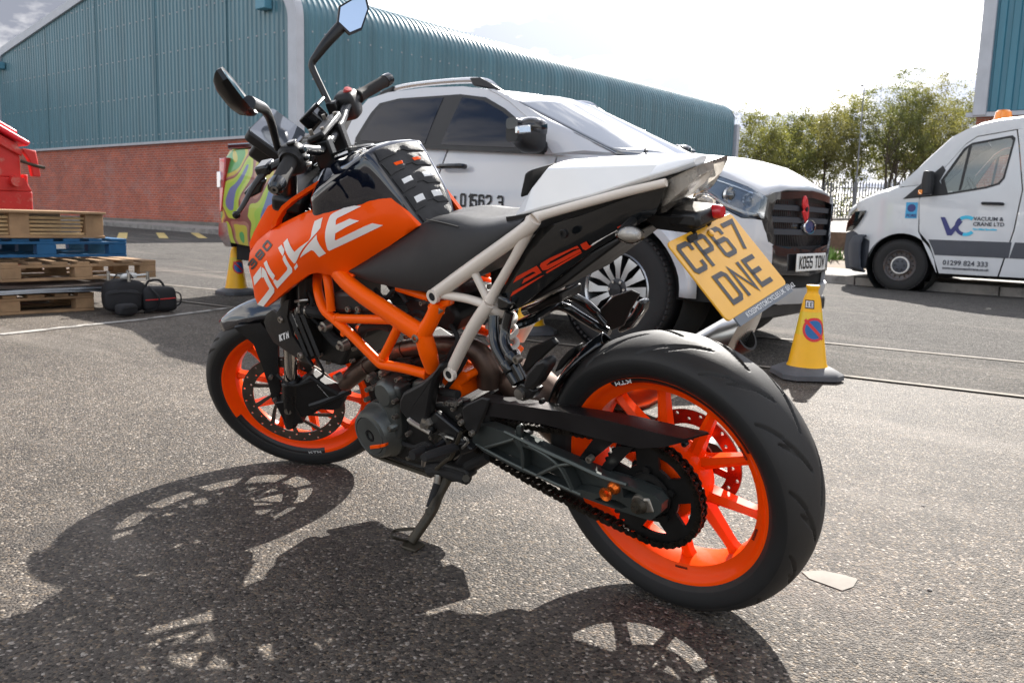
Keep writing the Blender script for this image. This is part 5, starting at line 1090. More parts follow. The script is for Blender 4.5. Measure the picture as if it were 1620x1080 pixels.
# rim tape with lettering (rear: upper arc; front: lower arc), drawn on the sloping face of the rim
yy = lambda r, h: h-.0035-(r-.2235)*-.55*.0
def tape(w, h, a0, a1, txt_a, flip):
    m = MB(); n = 48; pr_ = [(.2188, h-.0083), (.2235, h-.0025), (.2285, h+.0013), (.2325, h+.0020)]
    m.add([(math.cos(math.radians(a0+(a1-a0)*i/n))*r, y, math.sin(math.radians(a0+(a1-a0)*i/n))*r) for r, y in pr_ for i in range(n+1)], [(j*(n+1)+i, j*(n+1)+i+1, (j+1)*(n+1)+i+1, (j+1)*(n+1)+i) for j in range(3) for i in range(n)])
    m.build('rim_tape', 'decal_black', w, smooth=40, fix=False)
    rim_text('KTM', .2258, h+.0036, math.radians(txt_a), .0125, .0085, 'decal_white', w, flip)
tape(rw, .058, 66, 152, 69.5, -1) if False else tape(rw, .058, 64, 150, 72, -1)
tape(fw_, .046, -92, -12, -84, -1)
for a in (-35, -100, -150): rim_text('MMMMMM', .2045, .0412, math.radians(a-60), .0042, .006, 'decal_black', rw, -1)
# front hub, disc with petals, abs ring
m = MB(); m.lathe([(.018, .062), (.034, .058), (.042, .045), (.046, .02), (.052, 0), (.046, -.02), (.034, -.05), (.018, -.052)], seg=40); m.build('hub', 'orange_wheel', fw_, smooth=40)
hol = []
for k in range(40): a = 2*math.pi*k/40; rr = .142+(.0105 if k % 2 else -.0075); hol.append((rr*math.cos(a), rr*math.sin(a), .0036))
annulus(.126, .160, hol, n=90, thick=.0048, y=.0685).build('brake_disc', 'disc_steel', fw_, smooth=30)
m = MB()
for k in range(10):
    a = 2*math.pi*k/10; rg = []
    for i in range(8): t = i/7; r = .132-.072*t; aa = a+.42*t*t+.1*t; c = Vector((math.cos(aa)*r, .0685, math.sin(aa)*r)); tn = Vector((-math.sin(aa), 0, math.cos(aa)))*(.0075-.0015*t); rg.append([c+tn+Vector((0, .0022, 0)), c-tn+Vector((0, .0022, 0)), c-tn-Vector((0, .0022, 0)), c+tn-Vector((0, .0022, 0))])
    m.loft(rg)
m.lathe([(.066, .071), (.066, .066), (.052, .066), (.052, .071)], seg=40, closed=True); m.build('disc_arms', 'disc_steel', fw_, smooth=30)
hs = [(.0445*math.cos(2*math.pi*k/36), .0445*math.sin(2*math.pi*k/36), .0028) for k in range(36)]
annulus(.037, .051, hs, n=48, thick=.002, y=.078).build('sensor_ring', 'steel', fw_, smooth=0)
m = MB(); m.cyl((0, -.13, 0), (0, .125, 0), .011, seg=16); m.build('axle', 'bolt_steel', fw_)
# ------------------------------------------------------------------ fork and front end (steered)
F_ = part('front_fork'); FT = MSTEER
FB, FTp = Vector((1.352, 0, .262)), Vector((1.062, 0, .985)); fdir = (FTp-FB).normalized()
def fpt(s, y): p = FB+fdir*s; return Vector((p.x, y, p.z))
for s in (1, -1):
    y = s*.0985
    m = MB(); m.lathe([(.0, 0), (.0215, 0), (.0215, .30), (.0, .30)], o=fpt(.12, y), ax=fdir, seg=28); m.build('slider', 'fork_chrome', F_, T=FT)
    m = MB(); m.lathe([(.0225, 0), (.0265, .004), (.0275, .02), (.0275, .30), (.026, .36), (.026, .40), (.0, .40)], o=fpt(.385, y), ax=fdir, seg=28); m.build('upper_tube', 'satin_black', F_, T=FT)
    m = MB(); m.lathe([(.0, -.055), (.020, -.05), (.027, -.02), (.029, .03), (.031, .09), (.0315, .132), (.024, .138), (.0, .138)], o=fpt(.0, y), ax=fdir, seg=24); m.box(fpt(.02, y)+Vector((.0, 0, .0)), (.06, .045, .09)); m.build('fork_foot', 'satin_black', F_, T=FT, bevel=.004)
    m = MB(); m.lathe([(.0, 0), (.024, 0), (.024, .012), (.012, .016), (.012, .024), (.0, .024)], o=fpt(.785, y), ax=fdir, seg=24); m.build('fork_cap', 'satin_black' if s < 0 else 'engine_dark', F_, T=FT)
for s0, th in ((.52, .05), (.715, .045)):
    m = MB(); c = fpt(s0, 0); rot = Matrix(((fdir.z, 0, fdir.x), (0, 1, 0), (-fdir.x, 0, fdir.z))); m.box(c+Vector((-.01, 0, 0)), (.085, .27, th), rot=rot); m.build('triple_clamp', 'satin_black', F_, T=FT, bevel=.012)
m = MB(); m.lathe([(.028, 0), (.028, .22)], o=fpt(.50, 0)+Vector((-.055, 0, -.02)), ax=fdir, seg=24); m.build('steering_stem', 'satin_black', F_, T=FT)
# front mudguard: blade over the tyre plus the side arms
hubF = Vector((XF, 0, RF-.004)); rg = []
for i in range(17):
    a = math.radians(61+(112-61)*i/16); t = i/16; hw = .034+.030*min(1, t*2.0); r0 = .312+.016*t; rr = []
    for j in range(13):
        q = -1+2*j/12; rr.append((hubF.x+math.cos(a)*(r0-.030*abs(q)**2.4+.006*(1-abs(q))), q*hw, hubF.z+math.sin(a)*(r0-.030*abs(q)**2.4+.006*(1-abs(q)))))
    rg.append(rr)
o = MB().loft(rg, closed=False, caps=False).build('mudguard', 'tank_black', F_, smooth=50, T=FT); md = o.modifiers.new('s', 'SOLIDIFY'); md.thickness = .004
for s in (1, -1):
    pts = [(178, 285), (250, 268), (330, 258), (430, 380), (432, 560), (445, 640), (425, 705), (395, 700), (375, 610), (345, 520), (290, 380)]
    P_ = Panel([fD(a, b, .068+.022*min(1, max(0, (b-270)/250))) for a, b in pts]); mm_ = P_.mb(.012, .03, .003)
    if s < 0: mm_.v = [(x, -y, z) for x, y, z in mm_.v]
    mm_.build('mudguard_arm', 'matt_black', F_, smooth=40, T=FT)
    for a, b in ((392, 560), (415, 690)):
        q = fD(a, b, .094)
        if s > 0: bolt(q, 0, .0065, T=FT, parent=F_)
# caliper with its lettering, hose
m = MB(); cpt = [(475, 600), (560, 560), (640, 500), (720, 560), (790, 600), (840, 640), (820, 690), (770, 705), (700, 700), (640, 735), (560, 745), (500, 700), (470, 660)]
m.prism([fD(a, b, .072) for a, b in cpt], (0, .045, 0)); m.build('brake_caliper', 'matt_black', F_, T=FT, bevel=.008, smooth=30)
m = MB(); m.tube(L3(fD, [(840, 640, .10), (700, 700, .115), (620, 725, .112)]), .012, 10); m.build('caliper_bridge', 'satin_black', F_, T=FT)
q0 = fD(668, 618, .1185); q1 = fD(715, 672, .1185)
stroke_text('BYBRE', .0085, .012, .002, .0022, q0, (q1-q0).normalized(), Vector((.45, 0, .89))).build('lettering', 'decal_white', F_, smooth=0, T=FT)
m = MB(); m.tube([fD(425, 548, .115), fD(470, 590, .125), fD(520, 610, .125), fD(600, 590, .12), fD(690, 545, .09), fD(640, 440, .05)], .0042, 8); m.build('brake_hose', 'rubber_grip', F_, T=FT)
# ------------------------------------------------------------------ handlebar and controls (steered)
Hb = part('handlebar')
GL0, GL1 = Fk(438, 293, .385), Fk(461, 252, .27); GR0, GR1 = Fk(612, 127, -.385), Fk(568, 152, -.27)
C0 = Vector((.965, .055, 1.045)); C1 = Vector((.955, -.055, 1.04))
BR = [Vector((.958, -.05, 1.03)), Vector((.962, -.09, 1.03)), Vector((.963, -.14, 1.038)), Vector((.964, -.19, 1.046))]; BL = [Vector((.955, .19, 1.075)), Vector((.957, .14, 1.055)), Vector((.958, .09, 1.036)), Vector((.958, .05, 1.03))]
m = MB(); m.tube([GL0, GL0.lerp(GL1, .6), GL1]+BL+BR+[GR1, GR1.lerp(GR0, .4), GR0], .0135, 14, n=6); m.build('bar', 'satin_black', Hb, T=FT)
for a, b, nm in ((GL0, GL1, 'L'), (GR0, GR1, 'R')):
    d = (b-a).normalized(); m = MB(); m.lathe([(.0, .0), (.017, .0), (.0175, .004), (.0165, .02), (.0172, .05), (.0165, .08), (.0178, .112), (.020, .116), (.020, .122), (.012, .124)], o=a+d*.012, ax=d, seg=20); m.build('grip', 'rubber_grip', Hb, T=FT)
    m = MB(); m.lathe([(.0, -.020), (.010, -.020), (.0165, -.014), (.0185, -.004), (.0185, .012), (.0, .012)], o=a, ax=d, seg=24); be = m.build('bar_end', 'gloss_black_plastic', Hb, T=FT)
    m = MB(); m.lathe([(.0, -.018), (.004, -.018), (.0042, -.0215), (.0085, -.0215), (.0088, -.016)], o=a, ax=d, seg=16); m.build('end_bolt', 'steel', be, T=FT)
# clamps and risers
for s in (1, -1):
    m = MB(); m.box((.960, s*.055, 1.015), (.05, .036, .075)); m.build('riser', 'satin_black', Hb, T=FT, bevel=.006)
m = MB(); m.box((.960, 0, 1.062), (.048, .16, .018), rot=Matrix.Rotation(.25, 3, 'Y')); m.build('bar_clamp', 'satin_black', Hb, T=FT, bevel=.006)
for sx in (-1, 1):
    for s in (1, -1): m = MB(); m.cyl((.960+sx*.016, s*.055, 1.065), (.960+sx*.016, s*.055, 1.08), .0055, seg=8); m.build('clamp_bolt', 'bolt_steel', Hb, T=FT)
# left switch housing, lever, mirror
def blob(c, size, rot=None, p=.55, n=14):
    m = MB(); rings = []
    for i in range(1, n):
        v = -math.pi/2+math.pi*i/n; rr = []
        for j in range(20):
            u = 2*math.pi*j/20; f = lambda q: math.copysign(abs(q)**p, q); w = Vector((f(math.cos(u))*abs(math.cos(v))**p*size[0]/2, f(math.sin(u))*abs(math.cos(v))**p*size[1]/2, f(math.sin(v))*size[2]/2)); rr.append(Vector(c)+(rot @ w if rot else w))
        rings.append(rr)
    return m.loft(rings)
dL = (GL1-GL0).normalized(); RL = dL.to_track_quat('Y', 'Z').to_matrix(); cL = GL1-dL*-.012
blob(GL1+Vector((.0, -.012, -.004)), (.060, .050, .072), p=.62).build('switch_housing', 'matt_black', Hb, smooth=60, T=FT)
for k, (dx, dz, sz, mt) in enumerate(((-.032, .014, (.012, .02, .014), 'gloss_black_plastic'), (-.033, -.006, (.012, .016, .010), 'gloss_black_plastic'), (-.028, -.022, (.02, .014, .008), 'steel'), (-.012, .035, (.02, .02, .008), 'gloss_black_plastic'))):
    m = MB(); m.box(GL1+Vector((dx, -.008, dz)), sz); m.build('switch', mt, Hb, T=FT, bevel=.003)
m = MB(); m.lathe([(.024, 0), (.027, .006), (.027, .022), (.02, .026)], o=GL1-dL*.014, ax=dL, seg=24); m.build('switch_collar', 'matt_black', Hb, T=FT)
LA = Fk(424, 268, .27); LB = Fk(374, 340, .395)
m = MB(); m.tube([GL1+Vector((.02, -.02, -.005)), LA, LA.lerp(LB, .35)+Vector((.008, 0, 0)), LA.lerp(LB, .8), LB], [.014, .012, .0085, .007, .0065], 10, flat=.75); m.lathe([(0, -.009), (.007, -.006), (.0095, 0), (.007, .006), (0, .009)], o=LB, seg=12); m.build('clutch_lever', 'satin_black', Hb, T=FT)
m = MB(); m.box(LA+Vector((.006, -.004, .004)), (.035, .05, .024)); m.build('lever_perch', 'gloss_black_plastic', Hb, T=FT, bevel=.006)
m = MB(); m.prism([Fk(a, b, .30) for a, b in ((383, 307), (404, 283), (420, 286), (412, 306), (395, 315))], (0, -.02, 0)); m.build('lever_cover', 'gloss_black_plastic', Hb, T=FT, bevel=.006)
# right switch housing, reservoir, lever
RC = Fk(551, 166, -.235)
blob(RC, (.062, .075, .078), p=.5).build('switch_housing', 'matt_black', Hb, smooth=60, T=FT)
m = MB(); q = Fk(550, 143, -.235); m.lathe([(0, .006), (.010, .005), (.012, 0), (.012, -.01)], o=q, ax=(-.5, 0, .86), seg=16); m.v = [(x, y+(y-q.y)*.4, z) for x, y, z in m.v]; m.build('kill_switch', 'red_button', Hb, T=FT)
m = MB(); m.box(Fk(497, 187, -.15), (.052, .058, .05), rot=Matrix.Rotation(.5, 3, 'Y')); m.build('brake_reservoir', 'gloss_black_plastic', Hb, T=FT, bevel=.005)
m = MB(); m.box(Fk(497, 187, -.15)+Vector((-.012, 0, .028)), (.058, .062, .010), rot=Matrix.Rotation(.5, 3, 'Y')); m.build('reservoir_lid', 'satin_black', Hb, T=FT, bevel=.003)
m = MB(); m.tube([Fk(505, 205, -.16), Fk(525, 200, -.20), Vector((.985, -.25, 1.04)), Vector((1.0, -.36, 1.02))], [.011, .010, .008, .006], 8); m.build('brake_lever', 'satin_black', Hb, T=FT)
m = MB(); m.box(Fk(528, 172, -.185), (.03, .026, .04)); m.build('mirror_clamp', 'satin_black', Hb, T=FT, bevel=.004)
# cables
for i, pts in enumerate([[GL1+Vector((.02, -.03, -.03)), Vector((1.03, .19, 1.0)), Vector((1.08, .10, .95)), Vector((1.05, .05, .85))], [Fk(505, 215, -.15), Vector((1.04, -.10, .99)), Vector((1.07, -.04, .93)), Vector((1.05, 0, .82))], [RC+Vector((.02, .03, -.03)), Vector((1.03, -.16, .98)), Vector((1.05, -.08, .9)), Vector((1.02, .02, .84))], [Vector((.99, .14, 1.06)), Vector((1.05, .12, 1.03)), Vector((1.09, .08, .99)), Vector((1.07, .08, .86))]]):
    m = MB(); m.tube(pts, .0042, 7); m.build('cable', 'rubber_grip', Hb, T=FT)
# dashboard
dc = Fk(441, 208, .0); Rd = Matrix.Rotation(math.radians(-52), 3, 'Y')
def rrect(w, h, r, n=5): return [(sx*(w/2-r)+r*math.cos(a), sy*(h/2-r)+r*math.sin(a)) for sx, sy, a0 in ((1, 1, 0), (-1, 1, math.pi/2), (-1, -1, math.pi), (1, -1, 1.5*math.pi)) for a in [a0+math.pi/2*k/n for k in range(n+1)]]
def dpl(w, h, r, z0, th):
    m = MB(); m.prism([dc+Rd @ Vector((b, a, z0)) for a, b in rrect(w, h, r)], (Rd @ Vector((0, 0, th)))); return m
db = dpl(.172, .112, .016, -.030, .026).build('dashboard', 'matt_black', Hb, T=FT, bevel=.004); dpl(.166, .106, .014, -.0035, .004).build('screen', 'screen_face', db, T=FT)
m = MB(); m.box(dc+Rd @ Vector((0, 0, -.055)), (.06, .12, .05), rot=Rd); m.build('dash_mount', 'satin_black', db, T=FT, bevel=.01)
# mirrors
def mirror_head(face, nrm, depth, name, stem):
    """face: outline of the glass; body bulges away from nrm"""
    face = [Vector(p) for p in face]; c = sum(face, Vector())/len(face); nrm = Vector(nrm).normalized(); rings = []
    for k, (sc_, d) in enumerate(((.90, .000), (1.04, .003), (1.06, -.006), (1.0, -.4*depth), (.80, -.78*depth), (.45, -depth), (.1, -1.02*depth))): rings.append([c+(p-c)*sc_+nrm*d for p in face])
    mo = MB().loft(rings).build(name, 'satin_black', Hb, smooth=40, T=FT)
    m = MB(); m.add([c+(p-c)*.915+nrm*.0012 for p in face], [tuple(range(len(face)))]); g = m.build('mirror_glass', 'mirror_glass', mo, smooth=0, T=FT)
    m = MB(); m.tube(stem[0], stem[1], 14, n=6); m.build('mirror_stem', 'satin_black', mo, smooth=60, T=FT)
def facepts(pix, c, nrm):
    """pixels cast on the mirror plane"""
    Mi = MFRONT.inverted(); o = Mi @ CAM; out = []
    for a, b in pix:
        d = Mi.to_3x3() @ ray(a, b); out.append(o+d*((c-o).dot(nrm)/d.dot(nrm)))
    return out
cR = Fk(558, 28, -.36); aim = Vector((math.cos(math.radians(166))*math.cos(math.radians(25)), math.sin(math.radians(166))*math.cos(math.radians(25)), math.sin(math.radians(25))))
nR = (MFRONT.to_3x3().inverted() @ (aim-ray(558, 28).normalized())).normalized()   # set to show the clear sky behind the rider
mirror_head(facepts([(557, -1), (579, -3), (583, 14), (572, 46), (553, 54), (534, 36), (537, 11)], cR, nR), nR, .035, 'mirror', (L3(lambda a, b, y: Fk(a, b, y), [(523, 168, -.195), (513, 148, -.215), (495, 110, -.25), (494, 100, -.26), (500, 90, -.27), (518, 66, -.30), (538, 44, -.34)]), [.0085, .009, .0095, .010, .0115, .015, .017]))
E0, E1 = Fk(399, 170, .372), Fk(353, 117, .485); la = (E1-E0); up_m = Vector((.25, 0, 1)); nL = la.cross(up_m).normalized(); nL = nL if nL.x < 0 else -nL; hv = nL.cross(la).normalized(); hv = hv if hv.z > 0 else -hv
mirror_head([E0+la*t+hv*h for t, h in ((-.04, -.012), (-.02, .016), (.30, .040), (.75, .036), (1.02, .008), (.98, -.012), (.70, -.034), (.28, -.036))], nL, .032, 'mirror', (L3(lambda a, b, y: Fk(a, b, y), [(440, 236, .245), (434, 212, .255), (427, 188, .27), (418, 173, .30), (405, 167, .335), (394, 162, .375)]), [.0085, .009, .0095, .011, .0135, .014]))
# headlamp
m = MB(); hc = Vector((1.155, 0, .79)); rg = []
for k, (d, w, h) in enumerate(((-.08, .05, .055), (-.04, .075, .085), (.0, .085, .10), (.03, .08, .09), (.05, .06, .065))): rg.append([hc+Vector((d+.02*math.sin(a), 0, 0))+Vector((0, math.copysign(abs(math.cos(a))**.7, math.cos(a))*w, math.copysign(abs(math.sin(a))**.7, math.sin(a))*h)) for a in [2*math.pi*q/20 for q in range(20)]])
hl_o = MB().loft(rg).build('headlamp', 'gloss_black_plastic', F_, smooth=50, T=FT)
for s in (1, -1):
    m = MB(); m.prism([hc+Vector((-.06, s*.085, .02)), hc+Vector((.0, s*.10, .08)), hc+Vector((.05, s*.075, .0)), hc+Vector((.02, s*.09, -.12)), hc+Vector((-.04, s*.085, -.09))], (0, s*.010, 0)); m.build('headlamp_side', 'orange_paint', hl_o, T=FT, bevel=.006)
# ------------------------------------------------------------------ tank
TK = [(1.04, .940, .885, .045, .005, .005), (.97, .972, .905, .070, .006, .005), (.915, .988, .915, .112, .008, .006), (.882, .993, .916, .144, .010, .008), (.833, 1.002, .941, .138, .009, .007), (.777, 1.012, .970, .118, .012, .014), (.735, 1.0155, .994, .096, .016, .022), (.715, 1.011, 1.000, .087, .015, .022), (.690, .984, .972, .081, .013, .020), (.661, .942, .930, .075, .011, .016), (.637, .905, .894, .070, .009, .012), (.602, .838, .830, .060, .006, .008), (.57, .79, .78, .055, .003, .004)]
cols_ = list(zip(*TK)); fine = [catmull([Vector((c_, 0, 0)) for c_ in col], 5) for col in cols_]; rings = []
for i in range(len(fine[0])):
    x, zt, zr, w, b1, b2 = [f[i].x for f in fine]; zb = min(.74+.10*max(0, min(1, (.88-x)/.2)), zr-.02)
    hh = zr-zb; half = [(0, zt), (w*.35, zt-.002), (w*.68, zt-(zt-zr)*.35), (w*.90, zr+(zt-zr)*.22), (w*.985, zr+.001), (w+.004, zr-hh*.05), (w+b1*.55, zr-hh*.18), (w+b1, zr-hh*.40), (w+b2, zr-hh*.65), (w+b2-.008, zb)]
    rings.append([(x, y, z) for y, z in half]+[(x, -y, z) for y, z in reversed(half[1:])])
MB().loft(rings, closed=True).build('fuel_tank', 'tank_black', bike, smooth=46)
def tank_top(x, y):
    xs_ = [f.x for f in fine[0]]; i = min(range(len(xs_)-1), key=lambda k: abs((xs_[k]+xs_[k+1])/2-x)); t = (x-xs_[i])/(xs_[i+1]-xs_[i]); t = max(0, min(1, t)); zt = fine[1][i].x*(1-t)+fine[1][i+1].x*t; zr = fine[2][i].x*(1-t)+fine[2][i+1].x*t; w = fine[3][i].x*(1-t)+fine[3][i+1].x*t; q = abs(y)/w
    return zt-(zt-zr)*(q*.1 if q < .35 else .035+(q-.35)*.95 if q < .68 else .35+(q-.68)*1.95)
tp = bpy.data.objects.new('tank_pad', None); COL.objects.link(tp); tp.parent = bike
def pad_piece(poly, off, material, name, parent, step=.012):
    vs, fs = tri2d(poly, step); n = len(vs); m = MB(); ec = {}
    for f in fs:
        for i in range(len(f)):
            e = (f[i], f[(i+1) % len(f)]); k = tuple(sorted(e)); ec[k] = None if k in ec else e
    rim = [e for e in ec.values() if e]; rv = {i for e in rim for i in e}
    # the slope's normal points back and up
    nn = Vector((-.75, 0, .66)); top = [Vector((x, y, tank_top(x, y)))+nn*(off-(.0016 if i in rv and off > .002 else 0)) for i, (x, y) in enumerate(vs)]; bot = [Vector((x, y, tank_top(x, y)))-nn*.004 for x, y in vs]
    m.add(top+bot, list(fs)+[tuple(n+i for i in reversed(f)) for f in fs]+[(a, n+a, n+b, b) for a, b in rim]); return m.build(name, material, parent, smooth=40)
pad_piece([(.712, -.070), (.712, .070), (.690, .074), (.630, .062), (.592, .046), (.592, -.046), (.630, -.062), (.690, -.074)], .0022, 'seat_vinyl', 'pad_base', tp)
for (x0, x1, w0, w1) in ((.709, .692, .067, .071), (.688, .668, .071, .066), (.664, .640, .066, .061), (.636, .616, .060, .054), (.612, .595, .052, .045)):
    pad_piece([(x0, -w0), (x0, w0), (x1, w1), (x1, .020), (x1+.005, .010), (x1+.005, -.010), (x1, -.020), (x1, -w1)], .0055, 'seat_vinyl', 'pad_block', tp)
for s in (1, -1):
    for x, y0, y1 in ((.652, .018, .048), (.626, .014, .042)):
        pad_piece([(x+.0035, s*y0), (x+.0035, s*y1), (x-.0035, s*y1), (x-.0035, s*y0)], .0075, 'decal_white', 'pad_inlay', tp, .008)  # plain white inlay bars raised on the pad
    pad_piece([(.679, s*.016), (.680, s*.042), (.6755, s*.040), (.6745, s*.018)], .0075, 'orange_paint', 'pad_inlay', tp, .008)  # orange reflection in the upper slots, painted in as raised inlays
m = MB(); m.lathe([(.0, .012), (.030, .010), (.036, .004), (.038, -.01)], o=(.835, 0, 1.000), ax=(.12, 0, 1), seg=28); m.build('filler_cap', 'satin_black', bike)
m = MB(); m.tube([(1.0, .03, .97), (.93, .035, .99), (.85, .035, 1.008)], [.006, .010, .006], 8, flat=.5); m.build('tank_trim', 'gloss_black_plastic', bike)
# ------------------------------------------------------------------ orange shrouds and their lettering
SH = [(262, 580, .165), (310, 550, .16), (420, 495, .152), (560, 432, .140), (700, 382, .122), (820, 345, .104), (905, 328, .094), (965, 333, .089), (1015, 362, .087), (1080, 425, .084), (1205, 552, .078), (1100, 622, .090), (960, 720, .107), (830, 810, .124), (795, 850, .130), (780, 882, .134), (720, 880, .147), (620, 858, .160), (560, 848, .168), (510, 858, .174), (400, 935, .185), (300, 1020, .190), (240, 1065, .190), (185, 1050, .190), (165, 1000, .190), (150, 900, .190), (125, 790, .186), (135, 720, .180), (180, 650, .172)]
YS = {(a, b): y for a, b, y in SH}
def ys(a, b): return YS.get((a, b), .14)
shroud = Panel([cB(a, b, y) for a, b, y in SH], [cB(a, b, y) for a, b, y in ((300, 780, .201), (450, 680, .194), (640, 600, .168), (800, 560, .141), (950, 520, .114), (260, 900, .201))])
ARM = [(262, 580), (300, 548), (306, 515), (345, 455), (400, 402), (520, 325), (600, 268), (642, 238), (600, 246), (490, 312), (390, 380), (335, 425), (300, 480), (272, 545)]
arm = Panel([cB(a, b, .168-.055*max(0, (a-300)/340)) for a, b in ARM])
FRN = [(322, 392), (250, 425), (205, 505), (160, 590), (132, 660), (138, 715), (180, 650), (262, 580), (272, 545), (300, 480), (332, 428)]
frn = Panel([cB(a, b, .150) for a, b in FRN])
for s in (1, -1):
    for P_, nm, st in ((shroud, 'shroud', .022), (arm, 'shroud_arm', .015), (frn, 'shroud_nose', .02)):
        mm_ = P_.mb(.010 if nm == 'shroud' else .018, st, .003)
        if s < 0: mm_.v = [(x, -y, z) for x, y, z in mm_.v]
        o = mm_.build(nm, 'orange_paint', bike, smooth=40)
        if s > 0 and nm == 'shroud': sh_o = o
# lower lip of the shroud folds inwards
for s in (1, -1):
    rg = []
    for a, b in ((790, 878), (720, 880), (620, 858), (560, 848), (510, 858), (400, 935), (300, 1020), (240, 1065)):
        q = cB(a, b, ys(a, b)); rg.append([Vector((q.x, s*(q.y-.002), q.z+.002)), Vector((q.x-.005, s*(q.y-.045), q.z+.012)), Vector((q.x, s*(q.y-.045), q.z+.018)), Vector((q.x, s*(q.y-.004), q.z+.008))])
    MB().loft(rg).build('shroud_lip', 'orange_paint', bike, smooth=40)
d1, d2 = px(390, 360, 7.714), px(480, 310, 10.8)
DUKE = [d1([(80, 605), (178, 472), (183, 600), (95, 708)]), d1([(187, 485), (215, 500), (240, 540), (340, 745), (337, 790), (205, 963), (130, 936), (275, 752), (275, 735), (210, 605), (186, 615)]),
 d1([(210, 435), (245, 398), (347, 588), (325, 645)]), d1([(326, 660), (342, 627), (372, 650), (390, 640), (495, 520), (498, 490), (440, 387), (445, 355), (465, 330), (557, 500), (557, 545), (375, 745)]), d1([(385, 245), (427, 207), (462, 270), (455, 315), (440, 348)]),
 [(448.3, 384), (454.8, 376.9), (465.8, 398.6), (488.5, 380.7), (491.8, 374.3), (497.6, 349.8), (510.6, 343.8), (506.9, 360.5), (501.3, 367.5), (467.6, 415.7), (465.2, 417)], [(500.8, 371.2), (501.5, 379.4), (515.7, 400.8), (504.7, 406.9), (496.3, 397), (492.4, 395.6), (474.3, 408)], d1([(580, 485), (612, 432), (628, 475), (592, 520)]),
 d2([(440, 370), (460, 330), (510, 290), (790, 158), (990, 175), (780, 280), (580, 380), (555, 415), (550, 495), (655, 450), (790, 388), (955, 425), (740, 525), (545, 640), (535, 750), (560, 755), (1030, 525), (1180, 465), (1365, 500), (900, 725), (440, 940), (412, 915)])]
for pl_ in DUKE: shroud.mark(pl_, Bk, off=.0010, step=.010, y0=.2).build('lettering', 'decal_pale', sh_o, smooth=40)
def map_px(m2, P_, fn, off, y0=.18):
    out = []
    for v in m2.v:
        y = y0
        for _ in range(10): q = fn(v[0], v[1], y); y = P_.f(q.x, q.z)+off
        out.append((q.x, y, q.z))
    m2.v = out; return m2
o3 = d1([(68, 522)])[0]
for k_, ch in enumerate('390'):
    b_ = Vector((.629, -.777, 0)); w_ = 112/7.714; st_ = Vector((o3[0], o3[1], 0))+b_*(k_*(142/7.714))
    map_px(stroke_text(ch, w_, 97/7.714, 0, 25/7.714, st_, b_, (-.655, -.756, 0)), shroud, Bk, .0012).build('numeral', 'decal_black', sh_o, smooth=0)
# ------------------------------------------------------------------ seat, cowl, tail
ST = [(.805, .735, .128, .732, .722, .134), (.76, .752, .118, .750, .712, .138), (.70, .785, .100, .780, .704, .139), (.64, .815, .082, .808, .699, .138), (.59, .838, .070, .832, .696, .136), (.54, .850, .076, .842, .696, .134), (.48, .853, .086, .842, .702, .131), (.42, .847, .094, .836, .724, .128), (.36, .850, .098, .840, .765, .121), (.30, .860, .096, .850, .808, .112), (.25, .867, .090, .860, .845, .102)]
cols_ = list(zip(*ST)); fine_s = [catmull([Vector((c_, 0, 0)) for c_ in col], 4) for col in cols_]; rings = []
for i in range(len(fine_s[0])):
    x, zc_, wt_, zs, zb, wb = [f[i].x for f in fine_s]
    half = [(0, zc_-.004), (wt_*.5, zc_), (wt_*.8, zc_-(zc_-zs)*.35), (wt_, zs), (wt_+(wb-wt_)*.42+.004, zs+(zb-zs)*.22), (wt_+(wb-wt_)*.78+.004, zs+(zb-zs)*.52), (wb, zb+(zs-zb)*.18), (wb-.003, zb), (wb*.5, zb)]
    rings.append([(x, y, z) for y, z in half]+[(x, -y, z) for y, z in reversed(half[1:])])
MB().loft(rings).build('seat', 'seat_vinyl', bike, smooth=60)
m = MB(); m.tube([(.56, .074, .847), (.50, .084, .844), (.44, .092, .838)], .0015, 6); m.build('seat_seam', 'rubber_grip', bike)
CW = [(.285, .882, .045, .877, .080, .863), (.255, .922, .048, .913, .082, .870), (.205, .957, .051, .953, .083, .881), (.08, .960, .053, .953, .084, .907), (-.045, .960, .048, .953, .077, .940), (-.085, .962, .034, .957, .050, .949), (-.105, .960, .016, .959, .024, .955)]
rings = []
for x, zc_, y1_, z1_, y2_, z2_ in CW:
    half = [(0, zc_), (y1_*.6, zc_-.001), (y1_, z1_), (y2_, z2_), (y2_-.008, z2_-.010), (y2_*.4, z2_-.012)]; rings.append([(x, y, z) for y, z in half]+[(x, -y, z) for y, z in reversed(half[1:])])
MB().loft(rings).build('seat_cowl', 'cowl_white', bike, smooth=20, bevel=.004)
m = MB(); m.prism([(.300, .042, .890), (.272, .046, .943), (.250, .046, .950), (.272, .042, .900)], (0, -.086, 0)); m.build('cowl_pad', 'rubber_grip', bike, bevel=.006)
m = MB(); rings = []
for x, w, z0, z1 in ((.30, .088, .80, .862), (.15, .080, .86, .880), (0, .068, .885, .920), (-.06, .055, .905, .932)): rings.append([(x, -w, z0), (x, w, z0), (x, w, z1), (x, -w, z1)])
m.loft(rings).build('tail_core', 'matt_black', bike)
TP = [(362, 875), (372, 828), (470, 640), (582, 478), (820, 405), (1050, 318), (1262, 240), (1200, 400), (1040, 500), (870, 592), (740, 690), (620, 785), (500, 880), (430, 922), (380, 915)]
ytail = lambda a: .118-.012*max(0, min(1, (a-360)/220))-.038*max(0, (a-500)/760)
tail = Panel([cC(a, b, ytail(a)) for a, b in TP], [cC(a, b, ytail(a)+.006) for a, b in ((600, 620), (800, 520), (1000, 400))])
